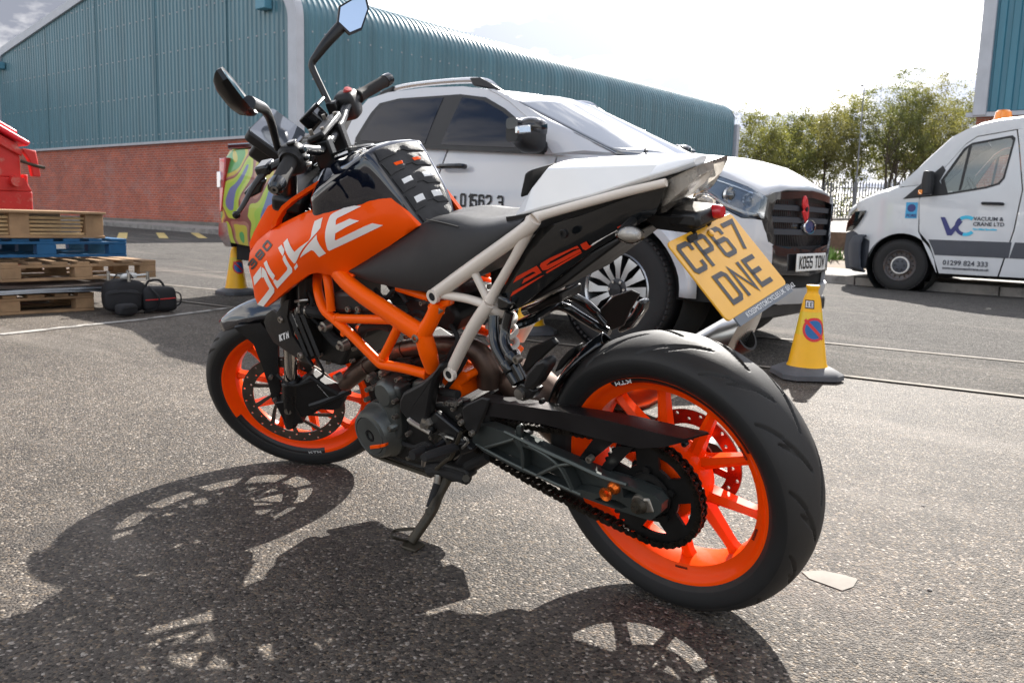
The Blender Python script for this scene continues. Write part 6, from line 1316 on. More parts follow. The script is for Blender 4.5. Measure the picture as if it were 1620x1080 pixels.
for s in (1, -1):
    mm_ = tail.mb(.012, .03, .003)
    if s < 0: mm_.v = [(x, -y, z) for x, y, z in mm_.v]
    o = mm_.build('tail_panel', 'gloss_black_plastic', bike, smooth=40)
    if s > 0: tail_o = o
d3 = px(795, 350, 7.902)
for pl_ in ([(130, 770), (175, 690), (430, 555), (525, 665), (480, 695), (110, 940), (95, 945), (125, 880), (440, 690), (240, 785), (265, 725), (400, 640), (370, 635)],): pass
for L_ in ([(130, 772), (172, 692), (428, 556), (490, 640), (430, 672), (400, 632), (372, 632)], [(240, 785), (268, 722), (405, 650), (440, 668)], [(95, 945), (125, 882), (470, 690), (528, 668), (480, 700)],
           [(465, 560), (480, 525), (600, 455), (935, 305), (960, 335), (880, 352), (600, 500), (548, 545), (560, 550), (700, 480), (890, 378), (965, 345), (990, 378), (940, 400), (560, 605), (500, 615)], [(540, 640), (560, 622), (930, 410), (995, 385), (985, 400), (555, 652)],
           [(972, 290), (1050, 252), (1080, 300), (1120, 305), (1100, 325), (1040, 362), (1005, 350)], [(1432, 75), (1500, 40), (1520, 62), (1440, 92)]):
    tail.mark(d3(L_), Bk, off=.0011, step=.012, y0=.12).build('numeral', 'decal_red', tail_o, smooth=40)
tail.mark(d3([(1100, 305), (1130, 275), (1450, 100), (1590, 18), (1560, 55), (1300, 190), (1110, 312)]), Bk, off=.0011, step=.012, y0=.1).build('stripe', 'decal_pale', tail_o, smooth=40)
bolt(cC(715, 505, .121), 0, .009, .004, parent=tail_o, material='matt_black')
# lower dark under-tail
m = MB(); up_ = [(430, 925), (620, 790), (870, 600), (1040, 505), (1060, 520), (900, 640), (700, 790), (560, 860)]
m.prism([cC(a, b, .085) for a, b in up_], (0, -.17, 0)); m.build('under_tail', 'matt_black', bike, bevel=.006)
# tail lamp
rings = []
for x, w, z0, z1 in ((-.025, .058, .864, .918), (-.065, .061, .872, .930), (-.098, .054, .897, .942), (-.126, .038, .926, .950), (-.148, .020, .948, .956)): rings.append([(x, q*w, z0+(z1-z0)*(1-abs(q)**3)*0+.0) for q in (-1, -.6, 0, .6, 1)]+[(x, q*w*.92, z1) for q in (1, .6, 0, -.6, -1)])
tl = MB().loft(rings).build('tail_lamp', 'tail_lens', bike, smooth=30)
rings2 = [[(p[0]+.012, p[1]*.80, .72*p[2]+.28*(sum(q[2] for q in r)/len(r))) for p in r] for r in rings[:-1]]
MB().loft(rings2).build('reflector', 'tail_reflector', tl, smooth=0)
# number plate hanger, plate, lamps
pt, pb = Vector((-.0945, 0, .8255)), Vector((-.1985, 0, .6985)); pu = (pt-pb).normalized(); pn = Vector((-pu.z, 0, pu.x)) ; pn = pn if pn.x < 0 else -pn
m = MB(); m.tube([(.06, 0, .86), (-.02, 0, .855), (-.07, 0, .845), (-.10, 0, .838)], [.03, .032, .028, .02], 8, flat=.7); m.build('plate_hanger', 'matt_black', bike)
for s in (1, -1): m = MB(); m.prism([(.02, s*.045, .872), (-.06, s*.05, .862), (-.115, s*.032, .862), (-.10, s*.032, .825), (-.03, s*.045, .835)], (0, -s*.012, 0)); m.build('hanger_side', 'matt_black', bike, bevel=.004)
m = MB(); m.prism([(-.055, -.045, .842), (-.055, .045, .842), (-.055, .040, .872), (-.055, -.040, .872)], (-.062, 0, -.006)); m.build('plate_lamp', 'satin_black', bike, bevel=.008)
m = MB(); m.lathe([(0, .012), (.010, .012), (.0125, .007), (.0132, -.008)], o=(-.120, -.02, .855), ax=(-1, 0, 0), seg=20); m.build('rear_reflector', 'red_reflector', bike)
pm_ = MB(); pp_ = rrect(.229, .172, .010); pm_.prism([pb.lerp(pt, .5)+Vector((0, a, 0))+pu*b for a, b in pp_], pn*.004); plate = pm_.build('number_plate', 'plate_yellow', bike, bevel=.001)
right = Vector((0, -1, 0)); org = pb.lerp(pt, .5)+pn*.0052
for k_, ch in enumerate('CP67'): stroke_text(ch, .044, .064, 0, .0098, org+right*(-.104+.054*k_)+pu*.010, right, pu).build('plate_letter', 'plate_grey', plate, smooth=0)['kind'] = 'stuff'
for k_, ch in enumerate('DNE'): stroke_text(ch, .044, .064, 0, .0098, org+right*(-.072+.054*k_)+pu*-.068, right, pu).build('plate_letter', 'plate_grey', plate, smooth=0)['kind'] = 'stuff'
m = MB(); m.prism([org+right*a+pu*b for a, b in ((-.095, -.086), (.112, -.086), (.112, -.104), (-.095, -.104))], -pn*.003); m.build('dealer_strip', 'plate_strip', plate)
text_mb('KOSSMOTORCYCLES.UK  01562 000000', .0125, org+right*-.062+pu*-.0985+pn*.0008, right, pu).build('strip_lettering', 'decal_white', plate, smooth=0) if False else text_mb('KOSSMOTORCYCLES.UK  01562', .0135, org+right*-.062+pu*-.0985+pn*.0008, right, pu).build('strip_lettering', 'decal_white', plate, smooth=0)
m = MB(); c_ = org+right*.012+pu*.066; m.lathe([(0, .004), (.006, .0035), (.0075, 0)], o=c_, ax=pn, seg=14); m.build('plate_screw', 'plate_yellow', plate)
m = MB(); c_ = org+right*-.046+pu*.072; m.box(c_, (.006, .03, .016)); m.build('plate_clip', 'matt_black', plate, bevel=.002)
for s, c_ in ((1, Vector((-.030, .135, .848))), (-1, Vector((-.02, -.135, .846)))):
    rg = []
    for t in [i/7 for i in range(8)]:
        w = math.sin(math.pi*(.12+.85*t))**.7; rg.append([c_+Vector((-.03+.055*t, 0, 0))+Vector((0, math.cos(a)*.016*w, math.sin(a)*.017*w)) for a in [2*math.pi*k/14 for k in range(14)]])
    il = MB().loft(rg).build('indicator', 'tail_lens', bike, smooth=50); MB().loft([[Vector(c_)+(Vector(p)-Vector(c_))*.8 for p in r] for r in rg]).build('reflector', 'tail_reflector', il, smooth=0)
    m = MB(); m.tube([(.0, s*.05, .862), (-.005, s*.09, .856), (-.01, s*.125, .85)], .009, 8); m.build('indicator_stem', 'matt_black', bike)
# ------------------------------------------------------------------ frame and subframe
def trellis(name, pts, r, material, seg=14, smooth=True, n=5, flat=1):
    out = []
    for s in (1, -1):
        m = MB(); m.tube([(p.x, s*p.y, p.z) for p in pts], r, seg, n=n, smooth=smooth, flat=flat); out.append(m.build(name, material, bike, smooth=50))
    return out
OF = 'orange_frame'
trellis('frame_tube', [Vector((1.02, .065, .80)), Vector((.93, .11, .775)), cE(95, 20, .142), cE(330, 190, .146), cE(500, 300, .142)], [.017, .019, .0195, .020, .021], OF, flat=1.25)
trellis('frame_tube', [cE(500, 300, .142), cE(545, 230, .135), cE(590, 130, .122)], [.021, .018, .019], OF)
trellis('frame_tube', [cE(505, 300, .142), cE(530, 390, .138), cE(556, 490, .126)], [.021, .0225, .017], OF)
trellis('frame_tube', [Vector((1.03, .06, .72)), cD(655, 40, .125), cD(690, 170, .148), cD(760, 240, .150), cE(130, 310, .150), cE(265, 445, .150), cE(300, 462, .148), cE(400, 480, .142), cE(525, 512, .132)], .0125, OF, n=4)
trellis('frame_tube', [Vector((.955, .10, .78)), cD(716, 20, .140), cD(735, 185, .150)], .0115, OF)
trellis('frame_tube', [cE(40, 215, .148), cE(350, 222, .144)], .0115, OF, smooth=False)
trellis('frame_tube', [cE(378, 250, .144), cE(285, 435, .148)], .0115, OF, smooth=False)
for a, b, y in ((590, 165, .128), (470, 318, .158)):
    q = cE(a, b, y); bolt(q, 0, .010, .008)
m = MB(); m.prism([cE(a, b, .10) for a, b in ((590, 490), (640, 470), (680, 500), (735, 505), (752, 530), (735, 555), (700, 575), (715, 640), (680, 640), (640, 600), (600, 560))], (0, -.20, 0)); m.build('frame_plate', OF, bike, bevel=.006)
m = MB(); m.prism([cE(a, b, .150) for a, b in ((60, 275), (85, 270), (92, 300), (75, 318), (58, 305))], (0, -.02, 0)); m.build('frame_tab', OF, bike, bevel=.003)
m = MB(); m.prism([cE(a, b, .128) for a, b in ((560, 120), (620, 120), (650, 105), (640, 150), (600, 165))], (0, -.02, 0)); m.build('frame_tab', OF, bike, bevel=.004)
trellis('frame_rail', [cE(370, 50, .10), cE(540, 105, .10)], .010, OF, smooth=False)
CF = 'cream_frame'
trellis('subframe_tube', [cC(15, 840, .124), cC(250, 670, .126), cC(500, 492, .124), cC(560, 430, .120)], [.0165, .0155, .0150, .0145], CF)
trellis('subframe_tube', [cC(565, 425, .116), cC(600, 408, .110), cC(820, 345, .096), cC(1050, 283, .084), cC(1262, 232, .070)], [.0125, .0090, .0082, .0078, .0070], CF, flat=1.1)
trellis('subframe_tube', [cC(548, 430, .117), cC(470, 600, .122), cC(360, 790, .124), cC(325, 860, .124)], [.0155, .0115, .0115, .0145], CF, flat=.9)
trellis('subframe_tube', [cC(75, 832, .124), cC(200, 852, .125), cC(300, 884, .124)], .0098, CF)
trellis('subframe_tube', [cC(232, 700, .126), cC(312, 862, .125)], .0088, CF, smooth=False)
trellis('subframe_tube', [cC(322, 872, .124), cE(760, 280, .128), cE(645, 512, .126)], [.0155, .0145, .0140], CF)
trellis('subframe_tube', [cC(322, 890, .122), cC(375, 925, .105), cC(420, 930, .08)], .012, CF)
for fn_, a, b, y in ((cC, 12, 842, .141), (cE, 640, 515, .142)):
    q = fn_(a, b, y); m = MB(); m.lathe([(.0, -.004), (.0095, -.004), (.010, .001), (.0165, .001), (.017, -.01)], o=q, seg=20); m.build('frame_mount', CF, bike); m = MB(); m.cyl(q-Vector((0, .01, 0)), q+Vector((0, .0005, 0)), .0095, seg=16); m.build('mount_hole', 'under_dark', bike)
# ------------------------------------------------------------------ engine
def slab(name, fn, pts, y0, d, material, bevel=.006, parent=None):
    m = MB(); m.prism([fn(a, b, y0) for a, b in pts], (0, -d, 0)); return m.build(name, material, parent or bike, bevel=bevel, smooth=30)
eng = part('engine')
slab('crankcase', cN, [(60, 480), (180, 370), (330, 330), (470, 330), (640, 380), (800, 420), (860, 560), (830, 760), (700, 870), (480, 860), (280, 800), (130, 750)], .105, .21, 'engine_dark', .012, eng)
slab('cylinder', cN, [(190, 330), (420, 300), (470, 60), (300, -60), (60, 60), (120, 240)], .085, .17, 'engine_dark', .01, eng)
slab('cylinder_head', cP, [(520, 760), (760, 830), (900, 560), (820, 330), (620, 250), (470, 330), (430, 520)], .080, .16, 'engine_dark', .01, eng)
slab('airbox', cP, [(672, 75), (850, 70), (1010, 200), (1180, 300), (700, 290), (670, 200)], .142, .05, 'matt_black', .012)
for a, b in ((832, 246), (932, 246)): bolt(cP(a, b, .145), 0, .0075, .005, material='bolt_steel')
slab('throttle_body', cP, [(380, 60), (500, 40), (520, 240), (440, 330), (380, 280)], .09, .14, 'engine_dark', .02, eng)
# alternator cover: stepped dished disc
ac = cN(150, 620, .150); m = MB(); m.lathe([(.0, .010), (.012, .010), (.013, .004), (.016, .004), (.017, .012), (.050, .013), (.0515, .010), (.053, .013), (.062, .010), (.068, -.002), (.071, -.020), (.078, -.030), (.080, -.06)], o=ac, seg=56); m.build('alternator_cover', 'engine_graphite', eng, smooth=30)
m = MB(); m.lathe([(.0, .006), (.009, .006), (.0095, .0125), (.0145, .0125), (.0155, .005)], o=ac, seg=20); m.build('inspection_plug', 'satin_black', eng)
sc_ = cN(258, 300, .130); m = MB(); m.lathe([(.0, .018), (.028, .017), (.036, .010), (.040, -.004), (.042, -.05)], o=sc_, seg=40); m.build('starter_cover', 'engine_graphite', eng, smooth=35)
slab('cover_web', cN, [(175, 380), (215, 230), (330, 250), (345, 330), (330, 380), (350, 560), (360, 640), (290, 730), (250, 640), (260, 520), (230, 440)], .132, .05, 'engine_graphite', .01, eng)
slab('cover_flange', cN, [(30, 470), (110, 400), (180, 350), (190, 240), (240, 175), (330, 190), (360, 300), (340, 420), (380, 500), (370, 680), (310, 740), (150, 750), (50, 680)], .112, .03, 'engine_graphite', .006, eng)
for a, b in ((120, 268), (160, 255), (112, 345), (230, 160), (350, 190), (330, 360), (330, 480), (295, 572), (435, 612), (130, 190)): bolt(cN(a, b, .137), 0, .0065, .012, parent=eng)
m = MB(); m.tube([cN(260, 582, .14), cN(310, 566, .135), cN(360, 545, .12)], [.011, .010, .008], 10); m.build('cover_boss', 'engine_graphite', eng)
st = slab('maker_badge', cN, [(122, 712), (198, 704), (198, 730), (124, 738)], .1665, .012, 'orange_paint', .001, eng); slab('maker_badge', cN, [(204, 702), (242, 697), (241, 718), (204, 727)], .1665, .012, 'orange_paint', .001, eng)
# sprocket cover (big black shield) and shiny edge
slab('sprocket_cover', cN, [(350, 350), (375, 300), (520, 220), (620, 130), (660, 60), (690, 110), (630, 190), (600, 300), (575, 450), (560, 520), (600, 600), (590, 640), (520, 600), (400, 500), (345, 430)], .156, .03, 'matt_black', .008)
m = MB(); m.tube([cN(425, 495, .158), cN(450, 525, .158), cN(595, 612, .158)], [.006, .0075, .006], 8); m.build('cover_edge', 'steel', bike)
slab('gear_case', cN, [(520, 430), (700, 400), (860, 380), (870, 500), (800, 640), (640, 660), (560, 560)], .118, .03, 'engine_dark', .01, eng)
slab('sump', cN, [(90, 745), (250, 760), (480, 850), (700, 870), (690, 940), (620, 950), (420, 880), (230, 812), (150, 805)], .10, .20, 'engine_dark', .012, eng)
m = MB(); m.tube([cN(170, 790, .11), cN(300, 840, .11), cN(470, 900, .11), cN(600, 945, .11)], .006, 8); m.build('sump_rail', 'kick_rust', eng)
slab('drain_block', cN, [(90, 745), (240, 765), (245, 800), (150, 808), (110, 780)], .13, .05, 'engine_dark', .006, eng)
# pivot spindle with its nut, gear linkage arm
pv = cN(592, 522, .140); m = MB(); m.lathe([(0, .030), (.007, .030), (.0075, .020), (.015, .019), (.0165, .012), (.0165, .0), (.019, -.01)], o=pv, seg=6); m.build('pivot_nut', 'bolt_steel', bike, smooth=0)
m = MB(); m.lathe([(.021, .004), (.024, 0), (.024, -.04)], o=pv, seg=24); m.build('pivot_boss', 'engine_dark', bike)
slab('footrest_hanger', cN, [(580, 480), (630, 450), (820, 610), (800, 640), (880, 700), (860, 760), (780, 700), (600, 560)], .145, .018, 'satin_black', .005)
slab('heel_guard', cN, [(835, 420), (870, 390), (990, 335), (1048, 352), (1040, 400), (950, 620), (915, 640), (850, 560)], .160, .008, 'matt_black', .004)
for a, b in ((835, 528), (918, 610)): bolt(cN(a, b, .163), 0, .0065, .007)
# footpeg and gear lever
m = MB(); a, b = cN(790, 720, .165), cN(540, 805, .262); m.tube([a, a.lerp(b, .3), a.lerp(b, .75), b], [.013, .0165, .017, .012], 10, flat=.7); m.build('footpeg', 'rubber_grip', bike)
m = MB(); m.cyl(cN(545, 815, .25), cN(537, 862, .245), .006, .005, seg=10); m.build('peg_feeler', 'steel', bike)
m = MB(); m.tube([cN(715, 665, .15), cN(640, 720, .18), cN(560, 740, .205)], [.009, .008, .008], 10); m.build('gear_lever', 'satin_black', bike)
m = MB(); a, b = cN(560, 735, .195), cN(450, 785, .24); m.tube([a, b], [.013, .012], 12, smooth=False); m.build('gear_lever_rubber', 'rubber_grip', bike)
m = MB(); m.lathe([(.02, 0), (.022, .006), (.022, .02)], o=cN(715, 665, .14), seg=20); m.build('gear_pivot', 'bolt_steel', bike)
m = MB(); m.tube([cN(640, 890, .13), cN(720, 820, .15), cN(760, 790, .16), cN(830, 610, .168)], .005, 8); m.build('linkage_rod', 'kick_rust', bike)
m = MB(); m.tube([cN(840, 728, .165), cN(885, 682, .168), cN(870, 650, .168)], .0035, 6); m.build('peg_spring', 'steel', bike)
slab('peg_bracket', cN, [(790, 700), (850, 690), (915, 740), (905, 760), (830, 790)], .160, .03, 'satin_black', .005)
# hoses and clutter low on the engine
for pts, r in (([cN(600, 900, .10), cN(700, 900, .11), cN(880, 960, .11)], .018), ([cP(380, 250, .12), cP(500, 270, .125), cP(600, 290, .11)], .018), ([cP(780, 610, .11), cP(700, 560, .1), cP(560, 400, .09)], .016), ([cP(960, 500, .11), cP(1000, 430, .12), cP(1150, 400, .11), cP(1260, 430, .1)], .013), ([cE(690, 620, .12), cE(600, 600, .11), cE(520, 560, .1)], .010), ([cN(870, 30, .09), cN(800, 150, .1), cN(720, 260, .1)], .006)):
    m = MB(); m.tube(pts, r, 10); m.build('hose', 'rubber_grip', bike)
for a, b, r in ((608, 415, .016), (785, 605, .016)):
    q = cP(a, b, .125); m = MB(); m.lathe([(.0, .020), (r*.45, .020), (r*.5, .012), (r*.9, .010), (r, -.01)], o=q, seg=18); m.build('engine_mount_bolt', 'steel', bike)
for a, b in ((950, 430), (720, 930), (1180, 890), (1060, 930)):
    q = cP(a, b, .12); m = MB(); m.lathe([(.0, .008), (.010, .007), (.012, -.012)], o=q, seg=8); m.build('union', 'steel', bike)
# ------------------------------------------------------------------ radiator, side guard with lettering
m = MB(); m.box((1.06, 0, .575), (.03, .27, .26), rot=Matrix.Rotation(math.radians(-18), 3, 'Y')); rad = m.build('radiator', 'engine_dark', bike, bevel=.006)
for k in range(3):
    q0, q1 = cP(250+60*k, 300, .150), cP(420+60*k, 720, .150); m = MB(); m.tube([q0, q1], [.0075, .0065], 4, smooth=False); m.build('radiator_rib', 'satin_black', rad)
RG = [(0, 300), (60, 260), (100, 290), (190, 165), (225, 160), (215, 250), (205, 330), (260, 520), (380, 700), (465, 825), (330, 760), (180, 660), (70, 580), (0, 460), (-25, 380)]
rgp = Panel([cP(a, b, .168-.012*max(0, (b-300)/500)) for a, b in RG])
for s in (1, -1):
    mm_ = rgp.mb(.008, .025, .003)
    if s < 0: mm_.v = [(x, -y, z) for x, y, z in mm_.v]
    o = mm_.build('radiator_guard', 'matt_black', bike, smooth=35)
    if s > 0:
        for k_, ch in enumerate('KTM'):
            b_ = Vector((.93, -.37, 0)).normalized(); map_px(stroke_text(ch, 32/6.353, 66/6.353, 0, 13/6.353, Vector((420+142/6.353, 450+572/6.353, 0))+b_*(k_*36/6.353), b_, (-.12, -1, 0)), rgp, Bk, .0012, .16).build('lettering', 'decal_white', o, smooth=0)
        for a, b in ((155, 352), (350, 712)): bolt(cP(a, b, .168), 0, .009, .005, parent=o)
# ------------------------------------------------------------------ exhaust
ex = part('exhaust')
hp = L3(cE, [(95, 555, .06), (130, 530, .085), (200, 480, .088), (330, 400, .080), (480, 365, .070), (620, 355, .062), (720, 365, .055), (800, 400, .045), (850, 480, .04), (870, 560, .035)])
m = MB(); m.tube([Vector((1.0, .0, .42))]+hp, [.022]*6+[.023, .025, .027, .030, .036], 18, n=5); m.build('header_pipe', 'exhaust_heat', ex, smooth=60)
for (a, b, y) in ((215, 472, .088), (410, 380, .075)):
    c = cE(a, b, y); m = MB(); m.lathe([(.0225, -.003), (.0245, -.002), (.0245, .002), (.0225, .003)], o=c, ax=(hp[2]-hp[3]) if a < 300 else (hp[3]-hp[4]), seg=20); m.build('pipe_band', 'exhaust_heat', ex)
m = MB(); rings = []
for t, w, h in ((0, .045, .045), (.1, .065, .07), (.5, .07, .08), (1, .06, .07)): c = Vector((.44-.12*t, -.01-.06*t, .47-.18*t)); rings.append([c+Vector((math.cos(a)*h*.6, math.sin(a)*w, -math.cos(a)*h*.5)) for a in [2*math.pi*k/20 for k in range(20)]])
m.loft(rings).build('collector', 'exhaust_heat', ex, smooth=60)
m = MB(); rings = []
for x, z, w, h in ((.36, .32, .035, .035), (.30, .35, .058, .075), (.10, .45, .070, .095), (-.02, .525, .070, .095), (-.075, .553, .062, .082), (-.084, .557, .046, .062)): rings.append([Vector((x, -.165, z))+Vector((-.45*math.copysign(abs(math.sin(a))**.7, math.sin(a))*h, math.copysign(abs(math.cos(a))**.7, math.cos(a))*w, .9*math.copysign(abs(math.sin(a))**.7, math.sin(a))*h)) for a in [2*math.pi*k/24 for k in range(24)]])
m.loft(rings).build('muffler', 'muffler_silver', ex, smooth=40)
m = MB(); m.lathe([(.030, -.03), (.030, .010), (.025, .010), (.025, -.03)], o=(-.080, -.165, .555), ax=(-.86, 0, .5), seg=24); m.build('muffler_tip', 'engine_dark', ex)
# ------------------------------------------------------------------ swingarm
sw = part('swingarm')
SWO = [(548, 168), (556, 95), (620, 92), (690, 118), (760, 148), (870, 205), (1000, 262), (1130, 320), (1260, 362), (1385, 415), (1415, 448), (1410, 490), (1362, 525), (1230, 482), (1040, 415), (940, 372), (840, 325), (770, 300), (690, 258), (600, 212)]
win = lambda L_: [(lambda q: (q.x, q.z))(cH(a, b, .135)) for a, b in L_]
cells = [[(602, 204), (735, 160), (766, 205), (771, 288), (690, 250)], [(783, 292), (779, 186), (828, 206), (922, 268), (838, 314)], [(852, 322), (944, 286), (962, 296), (1000, 388), (940, 362)], [(806, 172), (870, 211), (1000, 269), (1128, 327), (1165, 392), (1120, 404), (1050, 386), (1016, 385), (972, 290), (925, 250)], [(1232, 372), (1300, 398), (1290, 425), (1240, 418)], [(1130, 420), (1212, 432), (1262, 464), (1225, 470), (1105, 428)]]
out = win(SWO)
o = flat_plate(out, [win(c) for c in cells], .026, .127, .03).build('arm', 'swingarm_grey', sw, bevel=.003, smooth=30)
flat_plate([(sum(p[0] for p in out)/len(out)+(x-sum(p[0] for p in out)/len(out))*.97, sum(p[1] for p in out)/len(out)+(z-sum(p[1] for p in out)/len(out))*.93) for x, z in out], [], .006, .1080, .04).build('arm_web', 'swingarm_grey', sw)
flat_plate(out, [win(c) for c in cells], .03, -.118, .03).build('arm', 'swingarm_grey', sw)
# raised top rail and diagonal ribs
m = MB(); m.tube(L3(cH, [(690, 122, .141), (870, 208, .142), (1000, 266, .142), (1130, 325, .142), (1250, 365, .142)]), [.004, .006, .006, .006, .004], 6); m.build('arm_rib', 'swingarm_grey', sw)
for pts in ([(600, 195), (690, 170), (735, 155)], [(760, 165), (775, 230), (775, 298)], [(800, 185), (900, 245), (950, 300), (1000, 395)], [(840, 322), (930, 280), (1000, 270)], [(560, 180), (690, 250), (840, 322), (1040, 410)]):
    m = MB(); m.tube(L3(cH, [(a, b, .139) for a, b in pts]), .0038, 6); m.build('arm_rib', 'swingarm_grey', sw)
m = MB(); m.prism([cH(a, b, .135) for a, b in ((740, 140), (742, 100), (752, 92), (762, 102), (765, 150))], (0, -.012, 0)); m.build('guide_tab', 'swingarm_grey', sw, bevel=.002)
m = MB(); m.box((.455, 0, .372), (.075, .245, .085)); m.build('pivot_tube', 'engine_dark', sw, bevel=.012)
# axle adjuster block, paddock bobbin
m = MB(); q = cH(1325, 460, .141); m.box(q, (.042, .008, .030), rot=Matrix.Rotation(.27, 3, 'Y')); m.build('adjuster_block', 'bolt_steel', sw, bevel=.004)
m = MB(); m.lathe([(.0, .020), (.006, .020), (.0065, .012), (.0135, .011), (.015, .004), (.018, .0)], o=cH(1305, 462, .146), seg=12); m.build('axle_nut', 'kick_rust', sw)
m = MB(); m.cyl(cH(1290, 452, .13), cH(1205, 425, .13), .006, seg=8); m.build('adjuster_screw', 'bolt_steel', sw)
m = MB(); m.lathe([(.0, .034), (.0045, .034), (.005, .030), (.0135, .034), (.0145, .030), (.0085, .024), (.0080, .012), (.0135, .006), (.0145, .0), (.0, .0)], o=cH(1192, 378, .140), seg=24); m.build('paddock_bobbin', 'orange_anodised', sw, smooth=40)
bolt(cH(1085, 245, .128), 0, .008, .01, parent=sw)
# plates that tie the chain guard to the arm
for L_ in ([(1020, 255), (1100, 150), (1185, 175), (1080, 260)], [(1120, 300), (1200, 190), (1280, 195), (1170, 310)]):
    m = MB(); m.prism([cH(a, b, .112) for a, b in L_], (0, -.006, 0)); m.build('guard_stay', 'satin_black', sw)
# chain guard
def cg(pxs, y): return [Bk(a, b, y) for a, b in pxs]
low_ = [(757, 655), (800, 662), (860, 671), (935, 691), (1009, 709), (1050, 707), (1078, 700), (1118, 687)]; mid_ = [(757, 634), (815, 640), (889, 651), (945, 661), (993, 673), (1040, 685), (1082, 694), (1122, 684)]; top_ = [(770, 622), (842, 632), (900, 641), (950, 648), (1002, 657), (1040, 665), (1080, 674), (1118, 682)]
A_, B_, C_ = cg(low_, .150), cg(mid_, .152), cg(top_, .086)
m = MB(); m.loft([[A_[i], B_[i], C_[i], C_[i]-Vector((0, 0, .004)), B_[i]-Vector((0, .005, .005)), A_[i]-Vector((0, .005, 0))] for i in range(8)]); m.build('chain_guard', 'guard_black', sw, smooth=30)
for a, b in ((1084, 701), (858, 634)): bolt(Bk(a, b, .148), 0, .006, .006, parent=sw, material='satin_black')
# ------------------------------------------------------------------ chain: links follow both sprockets
ch = MB(); c1, r1 = Vector((0, .306)), .1137; c2, r2 = Vector((.487, .338)), .040
dv_ = c2-c1; L0 = dv_.length; ang = math.atan2(dv_.y, dv_.x); be = math.acos((r1-r2)/L0)
at, ab = ang+be, ang-be
Pth = []
def seg_line(a, b):
    n = max(1, int((b-a).length/.002)); return [a.lerp(b, i/n) for i in range(n)]
T1 = c1+r1*Vector((math.cos(at), math.sin(at))); T2 = c2+r2*Vector((math.cos(at), math.sin(at))); B1 = c1+r1*Vector((math.cos(ab), math.sin(ab))); B2 = c2+r2*Vector((math.cos(ab), math.sin(ab)))
Pth += seg_line(T1, T2); Pth += [c2+r2*Vector((math.cos(at-(at-ab)*k/40), math.sin(at-(at-ab)*k/40))) for k in range(40)]
sag = seg_line(B2, B1); Pth += [p-Vector((0, .012*math.sin(math.pi*i/len(sag)))) for i, p in enumerate(sag)]
Pth += [c1+r1*Vector((math.cos(ab-(2*math.pi-(at-ab))*k/260), math.sin(ab-(2*math.pi-(at-ab))*k/260))) for k in range(260)]
cum = [0]
for i in range(len(Pth)): cum.append(cum[-1]+(Pth[(i+1) % len(Pth)]-Pth[i]).length)
tot = cum[-1]; NL = 2*round(tot/.015875/2); pit = tot/NL
def at_len(s):
    s %= tot; lo, hi = 0, len(cum)-1
    while hi-lo > 1:
        mid = (lo+hi)//2
        if cum[mid] <= s: lo = mid
        else: hi = mid
    t = (s-cum[lo])/max(1e-9, cum[lo+1]-cum[lo]); return Pth[lo % len(Pth)].lerp(Pth[(lo+1) % len(Pth)], t)
pins = [at_len(k*pit) for k in range(NL)]
for k in range(NL):
    a, b = pins[k], pins[(k+1) % NL]; outer = k % 2; d = (b-a).normalized(); n = Vector((-d.y, d.x)); yo = .0098 if outer else .0068
    hull_ = []
    for c, base in ((a, math.pi/2), (b, -math.pi/2)):
        for i in range(5): t = base+math.pi*i/4; hull_.append(c+d*math.cos(t)*.0072+n*math.sin(t)*.0072)
    hull_.insert(5, (a+b)/2-n*.0052); hull_.append((a+b)/2+n*.0052)
    for s in (1, -1): ch.prism([(p.x, SPY+s*yo, p.y) for p in hull_], (0, s*.0020, 0))
    ch.cyl((a.x, SPY-.0125, a.y), (a.x, SPY+.0135, a.y), .0030, seg=7); ch.cyl((a.x, SPY-.0065, a.y), (a.x, SPY+.0065, a.y), .0050, seg=8)
o = ch.build('chain', 'chain_dark', bike, smooth=30, fix=False); o['kind'] = 'stuff'
# ------------------------------------------------------------------ shock, hugger, pillion pegs, stand
shk = part('rear_shock'); s0, s1 = Vector((.56, -.03, .70)), Vector((.36, -.035, .42)); s0, s1 = cF(300, 240, -.02), cF(300, 560, -.02); s0 = cF(345, 300, -.03)+Vector((.035, 0, .10)); s1 = cF(290, 560, -.03); axd = (s1-s0).normalized(); e1 = axd.cross(Vector((0, 1, 0))).normalized(); e2 = axd.cross(e1); pts = []
for i in range(150): t = i/149; a = 2*math.pi*7.2*t; pts.append(s0+(s1-s0)*t+(e1*math.cos(a)+e2*math.sin(a))*.034)
m = MB(); m.tube(pts, .0068, 8, smooth=False); m.build('spring', 'spring_white', shk, smooth=60)
m = MB(); m.cyl(s0-axd*.05, s1+axd*.05, .016, seg=16); m.build('damper', 'engine_dark', shk)
# hugger
rg = []
for i in range(15):
    t = i/14; a = math.radians(20+42*t); r0 = .322+.008*t; hw = .078-.062*max(0, (t-.45)/.55)**1.3; rg.append([(math.cos(a)*(r0-.022*abs(q)**2), q*hw, RR+math.sin(a)*(r0-.022*abs(q)**2)) for q in [k/6 for k in range(-6, 7)]])
o = MB().loft(rg, closed=False, caps=False).build('hugger', 'gloss_black_plastic', bike, smooth=50); md = o.modifiers.new('s', 'SOLIDIFY'); md.thickness = .004
m = MB(); m.prism([cF(a, b, .04) for a, b in ((380, 505), (420, 400), (550, 340), (582, 375), (520, 430), (480, 470), (400, 540))], (0, -.012, 0)); m.build('chain_flap', 'matt_black', bike, bevel=.004)
m = MB(); m.prism([cF(a, b, .02) for a, b in ((590, 470), (640, 415), (690, 385), (670, 440), (600, 520), (560, 540))], (0, -.03, 0)); m.build('hugger_bracket', 'matt_black', bike, bevel=.004)
